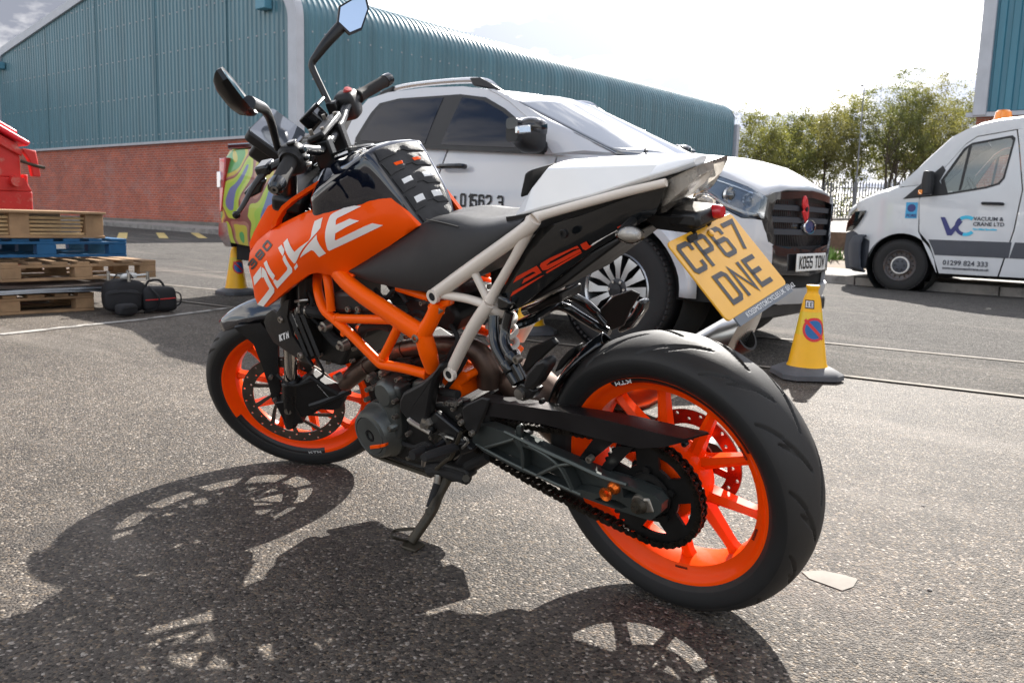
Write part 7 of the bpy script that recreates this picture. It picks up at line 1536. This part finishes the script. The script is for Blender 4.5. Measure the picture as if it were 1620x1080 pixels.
# left pillion bracket: two bent tubes and a folding peg
pp1 = part('pillion_footrest')
m = MB(); m.tube(L3(cF, [(222, 215, .118), (222, 300, .130), (235, 395, .145), (300, 510, .158), (355, 600, .165)]), .0125, 12, n=6); m.build('bracket_tube', 'gloss_black_plastic', pp1, smooth=60)
m = MB(); m.tube(L3(cF, [(310, 195, .118), (285, 300, .130), (285, 380, .145), (325, 460, .158), (385, 580, .165)]), .0115, 12, n=6); m.build('bracket_tube', 'gloss_black_plastic', pp1, smooth=60)
for a, b in ((305, 505), (330, 455)):
    q = cF(a, b, .160); m = MB(); m.lathe([(.0142, -.012), (.0152, -.010), (.0152, .010), (.0142, .012)], o=q, ax=(cF(355, 600, .165)-cF(300, 510, .158)), seg=16); m.build('tube_collar', 'gloss_black_plastic', pp1)
slab('peg', cF, [(385, 600), (400, 545), (455, 480), (500, 462), (525, 490), (520, 520), (465, 610), (430, 640), (390, 635)], .185, .035, 'matt_black', .008, pp1)
slab('peg_mount', cF, [(330, 630), (370, 590), (440, 630), (465, 640), (430, 690), (380, 705), (330, 680)], .172, .03, 'satin_black', .006, pp1)
bolt(cF(360, 458, .168), 0, .009, .01, parent=pp1)
m = MB(); m.lathe([(0, .004), (.012, .003), (.014, -.02)], o=cF(365, 660, .176), seg=14); m.build('peg_pin', 'steel', pp1)
slab('bracket_boss', cF, [(236, 95), (232, 175), (262, 185), (300, 180), (320, 150), (290, 120)], .132, .03, 'gloss_black_plastic', .006, pp1)
# right pillion bracket
pp2 = part('pillion_footrest')
m = MB(); m.tube(L3(cF, [(390, 190, -.10), (540, 130, -.12), (580, 100, -.13), (640, 95, -.14), (730, 135, -.16), (800, 195, -.185), (860, 260, -.19)]), .0115, 12); m.build('bracket_tube', 'gloss_black_plastic', pp2, smooth=60)
m = MB(); m.tube(L3(cF, [(330, 280, -.10), (450, 220, -.115), (560, 160, -.13), (640, 172, -.14), (710, 215, -.16), (800, 270, -.185), (880, 310, -.19)]), .0115, 12); m.build('bracket_tube', 'gloss_black_plastic', pp2, smooth=60)
slab('heel_plate', cF, [(820, 180), (900, 100), (1000, 68), (1052, 92), (1000, 180), (960, 270), (890, 300), (850, 250)], -.185, .006, 'satin_black', .003, pp2)
slab('peg', cF, [(915, 290), (1000, 200), (1040, 125), (1075, 135), (1070, 190), (1000, 290), (930, 318)], -.205, .03, 'gloss_black_plastic', .008, pp2)
slab('tail_bracket', cF, [(400, 180), (480, 140), (530, 105), (600, 80), (600, 140), (520, 165), (420, 215)], -.02, .08, 'matt_black', .006)
m = MB(); m.tube(L3(cF, [(360, 270, .02), (440, 240, .0), (520, 190, -.05), (590, 135, -.10)]), .009, 8); m.build('cross_brace', 'gloss_black_plastic', bike)
# side stand
ss = part('side_stand'); foot = MLEAN.inverted() @ Vector((.622, .258, .004)); piv = cH(425, 335, .105); kn = piv.lerp(foot, .52)+Vector((-.012, 0, .008))
m = MB(); m.tube([piv, piv.lerp(foot, .25), kn, foot+Vector((0, 0, .012))], [.016, .0145, .0135, .0125], 12); m.build('leg', 'kick_rust', ss, smooth=60)
m = MB(); m.prism([foot+Vector((a, b, -.001)) for a, b in ((-.03, -.018), (.018, -.022), (.032, 0), (.018, .022), (-.03, .018))], (0, -.0015, .008)); m.build('foot', 'kick_rust', ss, bevel=.003)
w0 = cH(300, 565, foot.y*.80+.105*.20); w1 = cH(190, 575, foot.y*.80+.06); w2 = cH(178, 605, foot.y*.9+.06); w3 = cH(265, 625, foot.y*.93)
m = MB(); m.tube([w0, w1, w2, w3], .0042, 8, n=5); m.build('tang', 'kick_rust', ss)
m = MB(); pts = []; a, b = cH(385, 320, .125), cH(372, 420, .15); dd = (b-a); 
e1 = dd.normalized().cross(Vector((0, 1, 0))).normalized(); e2 = dd.normalized().cross(e1)
for i in range(120): t = i/119; an = 2*math.pi*14*t; pts.append(a+dd*t*.45+(e1*math.cos(an)+e2*math.sin(an))*.0075)
m.tube(pts, .0017, 5, smooth=False); m.build('spring', 'steel', ss)
m = MB(); m.cyl(a+dd*.42, cH(345, 470, .175), .0095, seg=12); m.build('spring_sleeve', 'rubber_grip', ss); m = MB(); m.cyl(cH(340, 485, .165), cH(340, 485, .195), .008, seg=12); m.build('spring_post', 'kick_rust', ss)
slab('stand_bracket', cN, [(580, 905), (700, 860), (860, 900), (895, 960), (850, 995), (760, 1000), (690, 960)], .118, .035, 'engine_dark', .006, ss)
m = MB(); m.cyl(cN(870, 965, .11), cN(870, 965, .135), .010, seg=6); m.build('stand_bolt', 'kick_rust', ss)
slab('belly_pan', cN, [(830, 760), (920, 720), (1040, 820), (1030, 850), (880, 950), (780, 930), (760, 860)], .10, .18, 'matt_black', .008)
m = MB(); m.tube([cN(880, 870, .11), cN(960, 830, .11), cN(1040, 790, .11)], .012, 10); m.build('hose', 'rubber_grip', bike)

for k in range(7):      # cooling ribs round the barrel
    a, b, c_, d = cN(150+k*4, 250-k*34, .092), cN(440, 240-k*34, .092), cN(440, 228-k*34, .092), cN(150+k*4, 238-k*34, .092)
    m = MB(); m.prism([a, b, c_, d], (0, -.184, 0)); m.build('barrel_rib', 'engine_dark', eng, bevel=.001)
for pts, r, mt in (([cP(430, 60, .12), cP(470, 180, .13), cP(440, 300, .12), cP(560, 420, .11)], .005, 'rubber_grip'), ([cP(300, 170, .15), cP(360, 160, .15), cP(430, 155, .14)], .004, 'steel'), ([cE(250, 60, .10), cE(300, 110, .11), cE(360, 60, .10), cE(420, 130, .10)], .006, 'rubber_grip'), ([cE(650, 250, .09), cE(690, 330, .10), cE(640, 420, .10), cE(590, 560, .11)], .006, 'rubber_grip'), ([cE(420, 200, .08), cE(500, 180, .08), cE(560, 260, .09)], .009, 'rubber_grip'), ([cN(560, 420, .125), cN(640, 390, .125), cN(760, 400, .125), cN(840, 380, .12)], .006, 'rubber_grip'), ([cN(640, 690, .14), cN(700, 640, .15), cN(780, 660, .15)], .004, 'steel'), ([cN(380, 690, .12), cN(470, 720, .125), cN(560, 690, .12), cN(640, 740, .12)], .006, 'rubber_grip')):
    m = MB(); m.tube(pts, r, 8); m.build('wiring', mt, bike)
for a, b, r in ((395, 250, .020), (450, 262, .019)): m = MB(); m.lathe([(r, -.004), (r*1.08, -.004), (r*1.08, .004), (r, .004)], o=cP(a, b, .122), ax=(1, .1, -.1), seg=18, closed=True); m.build('hose_clip', 'steel', bike)
for fn_, L_, y in ((cN, ((470, 440), (610, 640), (700, 740), (430, 800), (300, 770), (820, 480), (780, 420), (720, 380)), .122), (cP, ((560, 700), (640, 780), (880, 760), (900, 640), (520, 560)), .09), (cE, ((470, 260), (420, 310), (505, 130)), .12)):
    for a, b in L_: bolt(fn_(a, b, y), 0, .0055, .009, parent=eng)
slab('battery_box', cE, [(360, 80), (520, 110), (640, 130), (700, 210), (660, 300), (560, 260), (430, 200)], .085, .17, 'matt_black', .012)
slab('starter_motor', cN, [(430, 210), (560, 200), (600, 280), (540, 330), (440, 320)], .10, .08, 'engine_graphite', .02, eng)
for a, b in ((740, 375), (775, 378), (800, 385), (820, 372)): bolt(cN(a, b, .128), 0, .006, .008, parent=eng, material='steel')

for a, b, y, d_, r in ((345, 222, .144, (cE(350, 222, .144)-cE(40, 215, .148)), .0125), (48, 215, .148, (cE(350, 222, .144)-cE(40, 215, .148)), .0125), (372, 262, .144, (cE(378, 250, .144)-cE(285, 435, .148)), .0125), (291, 424, .148, (cE(378, 250, .144)-cE(285, 435, .148)), .0125), (522, 511, .132, (cE(525, 512, .132)-cE(400, 480, .142)), .0135), (575, 165, .125, (cE(590, 130, .122)-cE(545, 230, .135)), .0195)):
    m = MB(); n = d_.normalized(); m.lathe([(r-.001, -.004), (r+.0012, -.002), (r+.0012, .002), (r-.001, .004)], o=cE(a, b, y), ax=n, seg=16); m.build('weld_bead', OF, bike)
# ------------------------------------------------------------------ small things round the yard
mat('cone_yellow', (.90, .45, .006), .42, var=.06, vscale=6, mottle=((.70, .36, .01), 9, .66, .2)); mat('cone_sleeve', (.78, .52, .012), .35, coat=.3, var=.06); mat('cone_base', (.10, .10, .105), .7, var=.25, vscale=9, bump=.2, bscale=120)
mat('sign_red', (.66, .025, .03), .4); mat('sign_blue', (.012, .13, .36), .4); mat('bin_red', (.55, .022, .018), .45, var=.15, vscale=3, mottle=((.50, .22, .17), 4, .57, .12)); mat('lid_red', (.72, .015, .03), .35, var=.05)
mat('pallet_wood', (.30, .185, .10), .85, var=.35, vscale=5, bump=.4, bscale=60); mat('pallet_wood_pale', (.46, .31, .16), .85, var=.3, vscale=6, bump=.4, bscale=60); mat('pallet_blue', (.008, .085, .20), .6, var=.25, vscale=6, mottle=((.30, .20, .11), 9, .68, .06))
mat('sheet_metal', (.46, .50, .56), .35, metal=.7, var=.2, vscale=3); mat('bag_black', (.012, .0115, .013), .75, var=.3, vscale=25, bump=.4, bscale=300); mat('bag_zip', (.55, .02, .02), .5); mat('drone_white', (.68, .68, .66), .4); mat('board_brown', (.045, .035, .03), .5, var=.3)
def cone(loc, label, rz, sticker=False):
    root = thing('no_waiting_cone', label, 'cone', loc, rz, 'no waiting cones')
    pts = [(-.165, -.11), (-.11, -.165), (.11, -.165), (.165, -.11), (.165, .11), (.11, .165), (-.11, .165), (-.165, .11)]
    m = MB(); m.loft([[(x*k, y*k, z) for x, y in pts] for k, z in ((1, 0), (1.0, .025), (.97, .032), (.70, .058), (.6, .060))]); m.build('base', 'cone_base', root, smooth=30)
    R = lambda z: .100-.058*(z-.055)/.385
    m = MB(); m.lathe([(.112, .052), (.108, .060), (R(.07)+.002, .075), (R(.42), .42), (.0385, .44), (.034, .448), (.030, .455), (.030, .472), (.034, .478), (.036, .490), (.034, .496), (.0, .498)], ax=(0, 0, 1), seg=40); m.build('body', 'cone_yellow', root, smooth=40)
    m = MB(); m.lathe([(R(.16)+.0015, .16), (R(.355)+.0015, .355)], ax=(0, 0, 1), seg=40); sl = m.build('sleeve', 'cone_sleeve', root)
    def on_cone(pl, off): return [((R(z)+off)*math.sin(a/(R(z)+off)), -(R(z)+off)*math.cos(a/(R(z)+off)), z) for a, z in pl]
    cz_ = .262
    def disc(r0, r1, off, material, name, a0=0, a1=2*math.pi):
        n = 36; nr = 5; m = MB(); vs = []
        for j in range(nr+1):
            rr = r0+(r1-r0)*j/nr; vs += on_cone([(math.cos(a0+(a1-a0)*i/n)*rr, cz_+math.sin(a0+(a1-a0)*i/n)*rr) for i in range(n+1)], off)
        m.add(vs, [(j*(n+1)+i, j*(n+1)+i+1, (j+1)*(n+1)+i+1, (j+1)*(n+1)+i) for j in range(nr) for i in range(n)]); m.build(name, material, sl, smooth=40, fix=False)
    disc(.0, .050, .0024, 'sign_blue', 'sign_face'); disc(.050, .064, .0026, 'sign_red', 'sign_ring')
    m = MB(); vs = []
    for i in range(11): t = -.052+.104*i/10; vs += on_cone([(t-.006, cz_-t-.006), (t+.006, cz_-t+.006)], .0034)
    m.add(vs, [(2*i, 2*i+1, 2*i+3, 2*i+2) for i in range(10)]); m.build('sign_bar', 'sign_red', sl, smooth=40, fix=False)
    if sticker:
        m = MB(); vs = []
        for i in range(5): a = -.055+.05*i/4; vs += on_cone([(a, .372+.1*(.0-a*.25)), (a, .418+.1*(.0-a*.25))], .0022)
        m.add(vs, [(2*i, 2*i+1, 2*i+3, 2*i+2) for i in range(4)]); stk_ = m.build('sticker', 'plate_text', root, fix=False)
        m = MB(); vs = []
        for i in range(5): a = -.050+.040*i/4; vs += on_cone([(a, .378+.1*(.0-a*.25)), (a, .412+.1*(.0-a*.25))], .0030)
        m.add(vs, [(2*i, 2*i+1, 2*i+3, 2*i+2) for i in range(4)]); m.build('sticker_face', 'decal_white', stk_, fix=False)
        for k_, ch in enumerate('EE'):
            m2 = stroke_text(ch, .013, .024, 0, .0045, (0, 0, 0), (1, 0, 0), (0, 0, 1)); m2.v = on_cone([(-.044+k_*.018+x, .383+z) for x, y, z in m2.v], .0037); m2.build('sticker_letter', 'plate_text', stk_, smooth=0, fix=False)
    return root
def face_cam(p, extra=0): return math.atan2(CAM.y-p.y, CAM.x-p.x)+math.pi/2+extra
g = Gd(1275, 597); cone((g.x, g.y, .009), 'yellow no waiting cone with EE sticker, right of the rear tyre', face_cam(g, .35), True)
g = Gd(374, 466); cone((g.x, g.y, .009), 'yellow no waiting cone left of the motorcycle front wheel', face_cam(g, .45))
g = Gd(838, 528); cone((g.x, g.y, .009), 'yellow cone mostly hidden behind the motorcycle shock and swingarm', face_cam(g, 2.0))
# ------------------------------------------------------------------ pallets
def pallet(name, label, x0, y0, z0, rz, wood, L=1.2, W=1.0, tilt=(0, 0), boards=7, dark=None):
    root = thing(name, label, 'pallet', (x0, y0, z0), rz, 'pallets in the heap'); root.rotation_euler = (tilt[0], tilt[1], rz); r = random.Random(int(z0*1000)+3)
    for i in range(boards):      # deck boards run along local x, spread over local y
        m = MB(); w_ = .098 if i % 2 else .12; m.box((0, -L/2+.06+(L-.12)*i/(boards-1), .133+r.uniform(-.002, .002)), (W, w_, .022)); m.build('deck_board', wood, root, bevel=.003)
    for i in range(3):
        x = -W/2+.05+(W-.10)*i/2; m = MB(); m.box((x, 0, .111), (.098, L, .021)); m.build('stringer', wood, root, bevel=.003)
        m = MB(); m.box((x, 0, .011), (.098, L, .021)); m.build('bottom_board', wood, root, bevel=.003)
        for j in range(3): m = MB(); m.box((x, -L/2+.07+(L-.14)*j/2, .061), (.097, .138, .078)); m.build('block', wood, root, bevel=.004)
    return root
pallet('wooden_pallet', 'weathered wooden pallet at the bottom of the heap, on the ground', 6.52, -.58, 0.0, 0, 'pallet_wood')
pallet('wooden_pallet', 'wooden pallet jutting out to the right above the metal sheets', 6.62, -1.12, .236, .06, 'pallet_wood', tilt=(0.0, .0))
pallet('blue_pallet', 'chipped blue painted pallet near the top of the heap', 6.66, -.92, .412, -.04, 'pallet_blue', tilt=(0, .0))
pk2 = thing('pallet_collar', 'brown wooden pallet packed with planks, topmost of the heap', 'pallet', (6.60, -.72, .560), .03, 'pallets in the heap')
for y in (-.53, .55, .02): m = MB(); m.box((-.40, y, .10), (.10, .14 if y else .11, .17)); m.build('block', 'pallet_wood', pk2, bevel=.004)
m = MB(); m.box((.40, 0, .10), (.10, 1.20, .17)); m.build('block', 'pallet_wood', pk2, bevel=.004)
for i in range(5): m = MB(); m.box((-.37+.012*(i % 2), .0+.015*((i % 3)-1), .032+.030*i), (.11, .93-.03*(i % 2), .020)); m.build('plank', 'pallet_wood_pale', pk2, bevel=.003)
m = MB(); m.box((-.40, 0, .010), (.11, 1.22, .020)); m.build('bottom_board', 'pallet_wood', pk2, bevel=.003)
for i in range(7): m = MB(); m.box((-.42+.14*i, 0, .196), (.12, 1.22, .020)); m.build('deck_board', 'pallet_wood', pk2, bevel=.003)
for i, (dz, dy, rz) in enumerate(((.148, 0, .02), (.168, -.05, -.03), (.188, -.02, .05), (.208, -.09, .0))):
    m = MB(); n = 8; rings = []
    for k in range(n+1): t = k/n; y = -.62+1.25*t; z = .012*math.sin(math.pi*t+i); rings.append([(-.50, y, z), (.50, y, z+.004), (.50, y, z+.016), (-.50, y, z+.012)])
    o = m.loft(rings).build('metal_sheet', 'sheet_metal' if i != 3 else 'board_brown', smooth=30); o.location = (6.46-.01*i, -.78+dy, dz); o.rotation_euler = (0, 0, rz)
    tag(o, ['lowest grey metal sheet on the bottom pallet', 'second grey metal sheet in the stack on the bottom pallet', 'bent grey metal sheet just below the dark board', 'dark board lying on the stacked metal sheets'][i], 'sheet', 'sheets stacked on the bottom pallet')
# ------------------------------------------------------------------ red bin (seen end-on; profile in y-z, length along x)
bn = thing('waste_bin', 'battered red steel waste bin with sloping lid behind the pallets', 'waste bin', (9.55, -2.0, 0), 0)
def bprof(pts, x0, x1, name, material, bev=.01):
    m = MB(); m.prism([(x0, y, z) for y, z in pts], (x1-x0, 0, 0)); return m.build(name, material, bn, bevel=bev)
bprof([(.02, .12), (1.9, .12), (1.9, .95), (.02, .95)], .0, 1.15, 'lower_body', 'bin_red'); bprof([(.02, .952), (1.9, .952), (1.82, 1.10), (.09, 1.10)], .0, 1.15, 'skirt', 'bin_red'); bprof([(.12, 1.102), (1.8, 1.102), (1.8, 1.98), (1.1, 1.98), (.13, 1.46)], .02, 1.13, 'upper_body', 'bin_red')
bprof([(.06, 1.44), (1.15, 2.04), (1.9, 2.04), (1.9, 2.10), (1.13, 2.10), (.02, 1.49)], -.04, 1.2, 'lid', 'lid_red', .02); bprof([(.12, 1.555), (1.15, 2.12), (1.15, 2.17), (.10, 1.61)], .1, 1.05, 'lid_panel', 'lid_red', .02)
bprof([(.10, 1.40), (1.12, 1.95), (1.12, 1.86), (.12, 1.33)], -.03, .0, 'side_stiffener', 'bin_red')
m = MB(); m.prism([(-.05, .12, 1.42), (-.05, -.02, 1.40), (-.05, -.06, 1.12), (-.05, .02, 1.12), (-.05, .05, 1.30)], (.10, 0, 0)); m.build('hinge_lug', 'bin_red', bn, bevel=.01)
m = MB(); m.tube([(-.05, .14, 1.28), (-.05, .0, 1.24), (-.06, -.10, 1.22)], .018, 8); m.build('lid_catch', 'kick_rust', bn)
m = MB(); m.cyl((-.10, .20, 1.06), (.0, .20, 1.06), .06, seg=18); m.build('trunnion', 'bin_red', bn); m = MB(); m.box((.55, .05, 1.03), (.9, .05, .22)); m.build('fork_pocket', 'bin_red', bn, bevel=.01)
m = MB(); m.box((-.006, .52, 1.36), (.012, .22, .22)); m.build('warning_label', 'barrier_yellow', bn)
for x in (.12, 1.03):
    for y in (.25, 1.65): m = MB(); m.cyl((x-.03, y, .08), (x+.03, y, .08), .08, seg=20); m.build('castor', 'black_steel', bn)
# ------------------------------------------------------------------ bags on the ground
def soft(c, size, p=.55, n=12, bulge=.0, rs=1):
    r = random.Random(rs); m = MB(); rings = []; ph = [r.uniform(0, 6.28) for _ in range(6)]
    for i in range(n+1):
        v = -math.pi/2+math.pi*i/n; v = max(-1.45, min(1.45, v)); rr = []
        for j in range(28):
            u = 2*math.pi*j/28; f = lambda q: math.copysign(abs(q)**p, q); k = 1+.035*math.sin(3*u+ph[0])*math.cos(2*v+ph[1])+.02*math.sin(7*u+ph[2]+v*3)
            rr.append((c[0]+f(math.cos(u))*abs(math.cos(v))**p*size[0]/2*k, c[1]+f(math.sin(u))*abs(math.cos(v))**p*size[1]/2*k, c[2]+f(math.sin(v))*size[2]/2*(1+.03*math.sin(2*u+ph[3]))))
        rings.append(rr)
    return m.loft(rings)
g = Gd(202, 497); b1 = thing('backpack', 'black camera backpack slumped beside the metal sheets', 'bag', (g.x+.10, g.y-.02, .009), math.radians(-12))
soft((0, 0, .125), (.22, .31, .25), rs=2).build('body', 'bag_black', b1, smooth=60); soft((-.11, .03, .10), (.08, .26, .16), rs=3).build('front_pocket', 'bag_black', b1, smooth=60)
m = MB(); m.tube([(-.05, .08, .26), (-.05, .05, .295), (-.05, -.03, .295), (-.05, -.06, .26)], .010, 8, flat=.5); m.build('handle', 'bag_black', b1); m = MB(); m.tube([(-.10, -.16, .20), (-.16, -.22, .12), (-.14, -.20, .03), (-.20, -.10, .012)], .012, 8, flat=.4); m.build('strap', 'bag_black', b1)
m = MB(); m.tube([(-.15, -.10, .15), (-.155, .03, .165), (-.15, .15, .15)], .004, 6); m.build('zip', 'rubber_grip', b1)
g = Gd(196, 500); b3 = thing('lens_pouch', 'small dark pouch lying in front of the backpack', 'pouch', (g.x-.04, g.y, .009), .3); soft((0, 0, .045), (.10, .16, .09), rs=7).build('body', 'bag_black', b3, smooth=60); m = MB(); m.tube([(-.052, -.07, .06), (-.056, 0, .062), (-.052, .07, .06)], .003, 6); m.build('zip', 'rubber_grip', b3)
g = Gd(249, 494); b2 = thing('shoulder_bag', 'small black shoulder bag with a red zip beside the backpack', 'bag', (g.x+.02, g.y-.01, .009), math.radians(-8))
soft((0, 0, .098), (.19, .27, .195), p=.42, rs=5).build('body', 'bag_black', b2, smooth=60)
m = MB(); m.tube([(-.097, .115, .098), (-.1015, 0, .102), (-.097, -.11, .108)], .0042, 6); m.build('zip', 'bag_zip', b2)
m = MB(); m.tube([(.0, .09, .18), (.0, .06, .235), (.0, -.02, .24), (.0, -.06, .185)], .009, 8, flat=.6); m.build('handle', 'bag_black', b2)
m = MB(); m.tube([(0, -.13, .15), (-.03, -.17, .13), (-.02, -.175, .06), (0, -.14, .03)], .012, 8, flat=.5); m.build('side_strap', 'bag_black', b2)
q = b1.location; dr = thing('camera_drone', 'small white folding drone resting on top of the backpack', 'drone', (q.x-.02, q.y-.03, .258), .5)
soft((0, 0, .03), (.07, .15, .045), rs=8).build('body', 'drone_white', dr, smooth=60)
for sx in (-1, 1):
    for sy in (-1, 1):
        m = MB(); m.tube([(sx*.02, sy*.05, .03), (sx*.09, sy*.11, .04)], .008, 7, smooth=False); m.build('arm', 'drone_white', dr); m = MB(); m.cyl((sx*.09, sy*.11, -.004), (sx*.09, sy*.11, .058), .013, seg=12); m.build('motor', 'steel', dr)
        m = MB(); m.box((sx*.09, sy*.11, .061), (.012, .12, .002), rot=Matrix.Rotation(.6*sx, 3, 'Z')); m.build('rotor_blade', 'black_trim', dr)
# loose stones and scraps on the tarmac
r = random.Random(12)
for i in range(26):
    x, y = r.uniform(-.9, 3.2), r.uniform(-1.8, .75); s_ = r.uniform(.0025, .006); m = MB(); rings = []
    for k in range(4): v = -1.2+2.4*k/3; rings.append([(math.cos(v)*math.cos(u)*s_*r.uniform(.8, 1.2), math.cos(v)*math.sin(u)*s_*r.uniform(.8, 1.2), math.sin(v)*s_*.55) for u in [2*math.pi*j/7 for j in range(7)]])
    m.loft(rings)
    if i == 0: gm_ = MB()
    o0 = len(gm_.v); gm_.v += [(a+x, b+y, c+s_*.4) for a, b, c in m.v]; gm_.f += [tuple(q+o0 for q in f) for f in m.f]; gm_.mi += m.mi
tag(gm_.build('grit', 'concrete', smooth=0), 'scattered pale grit and pebbles on the tarmac near the motorcycle', 'grit', kind='stuff')
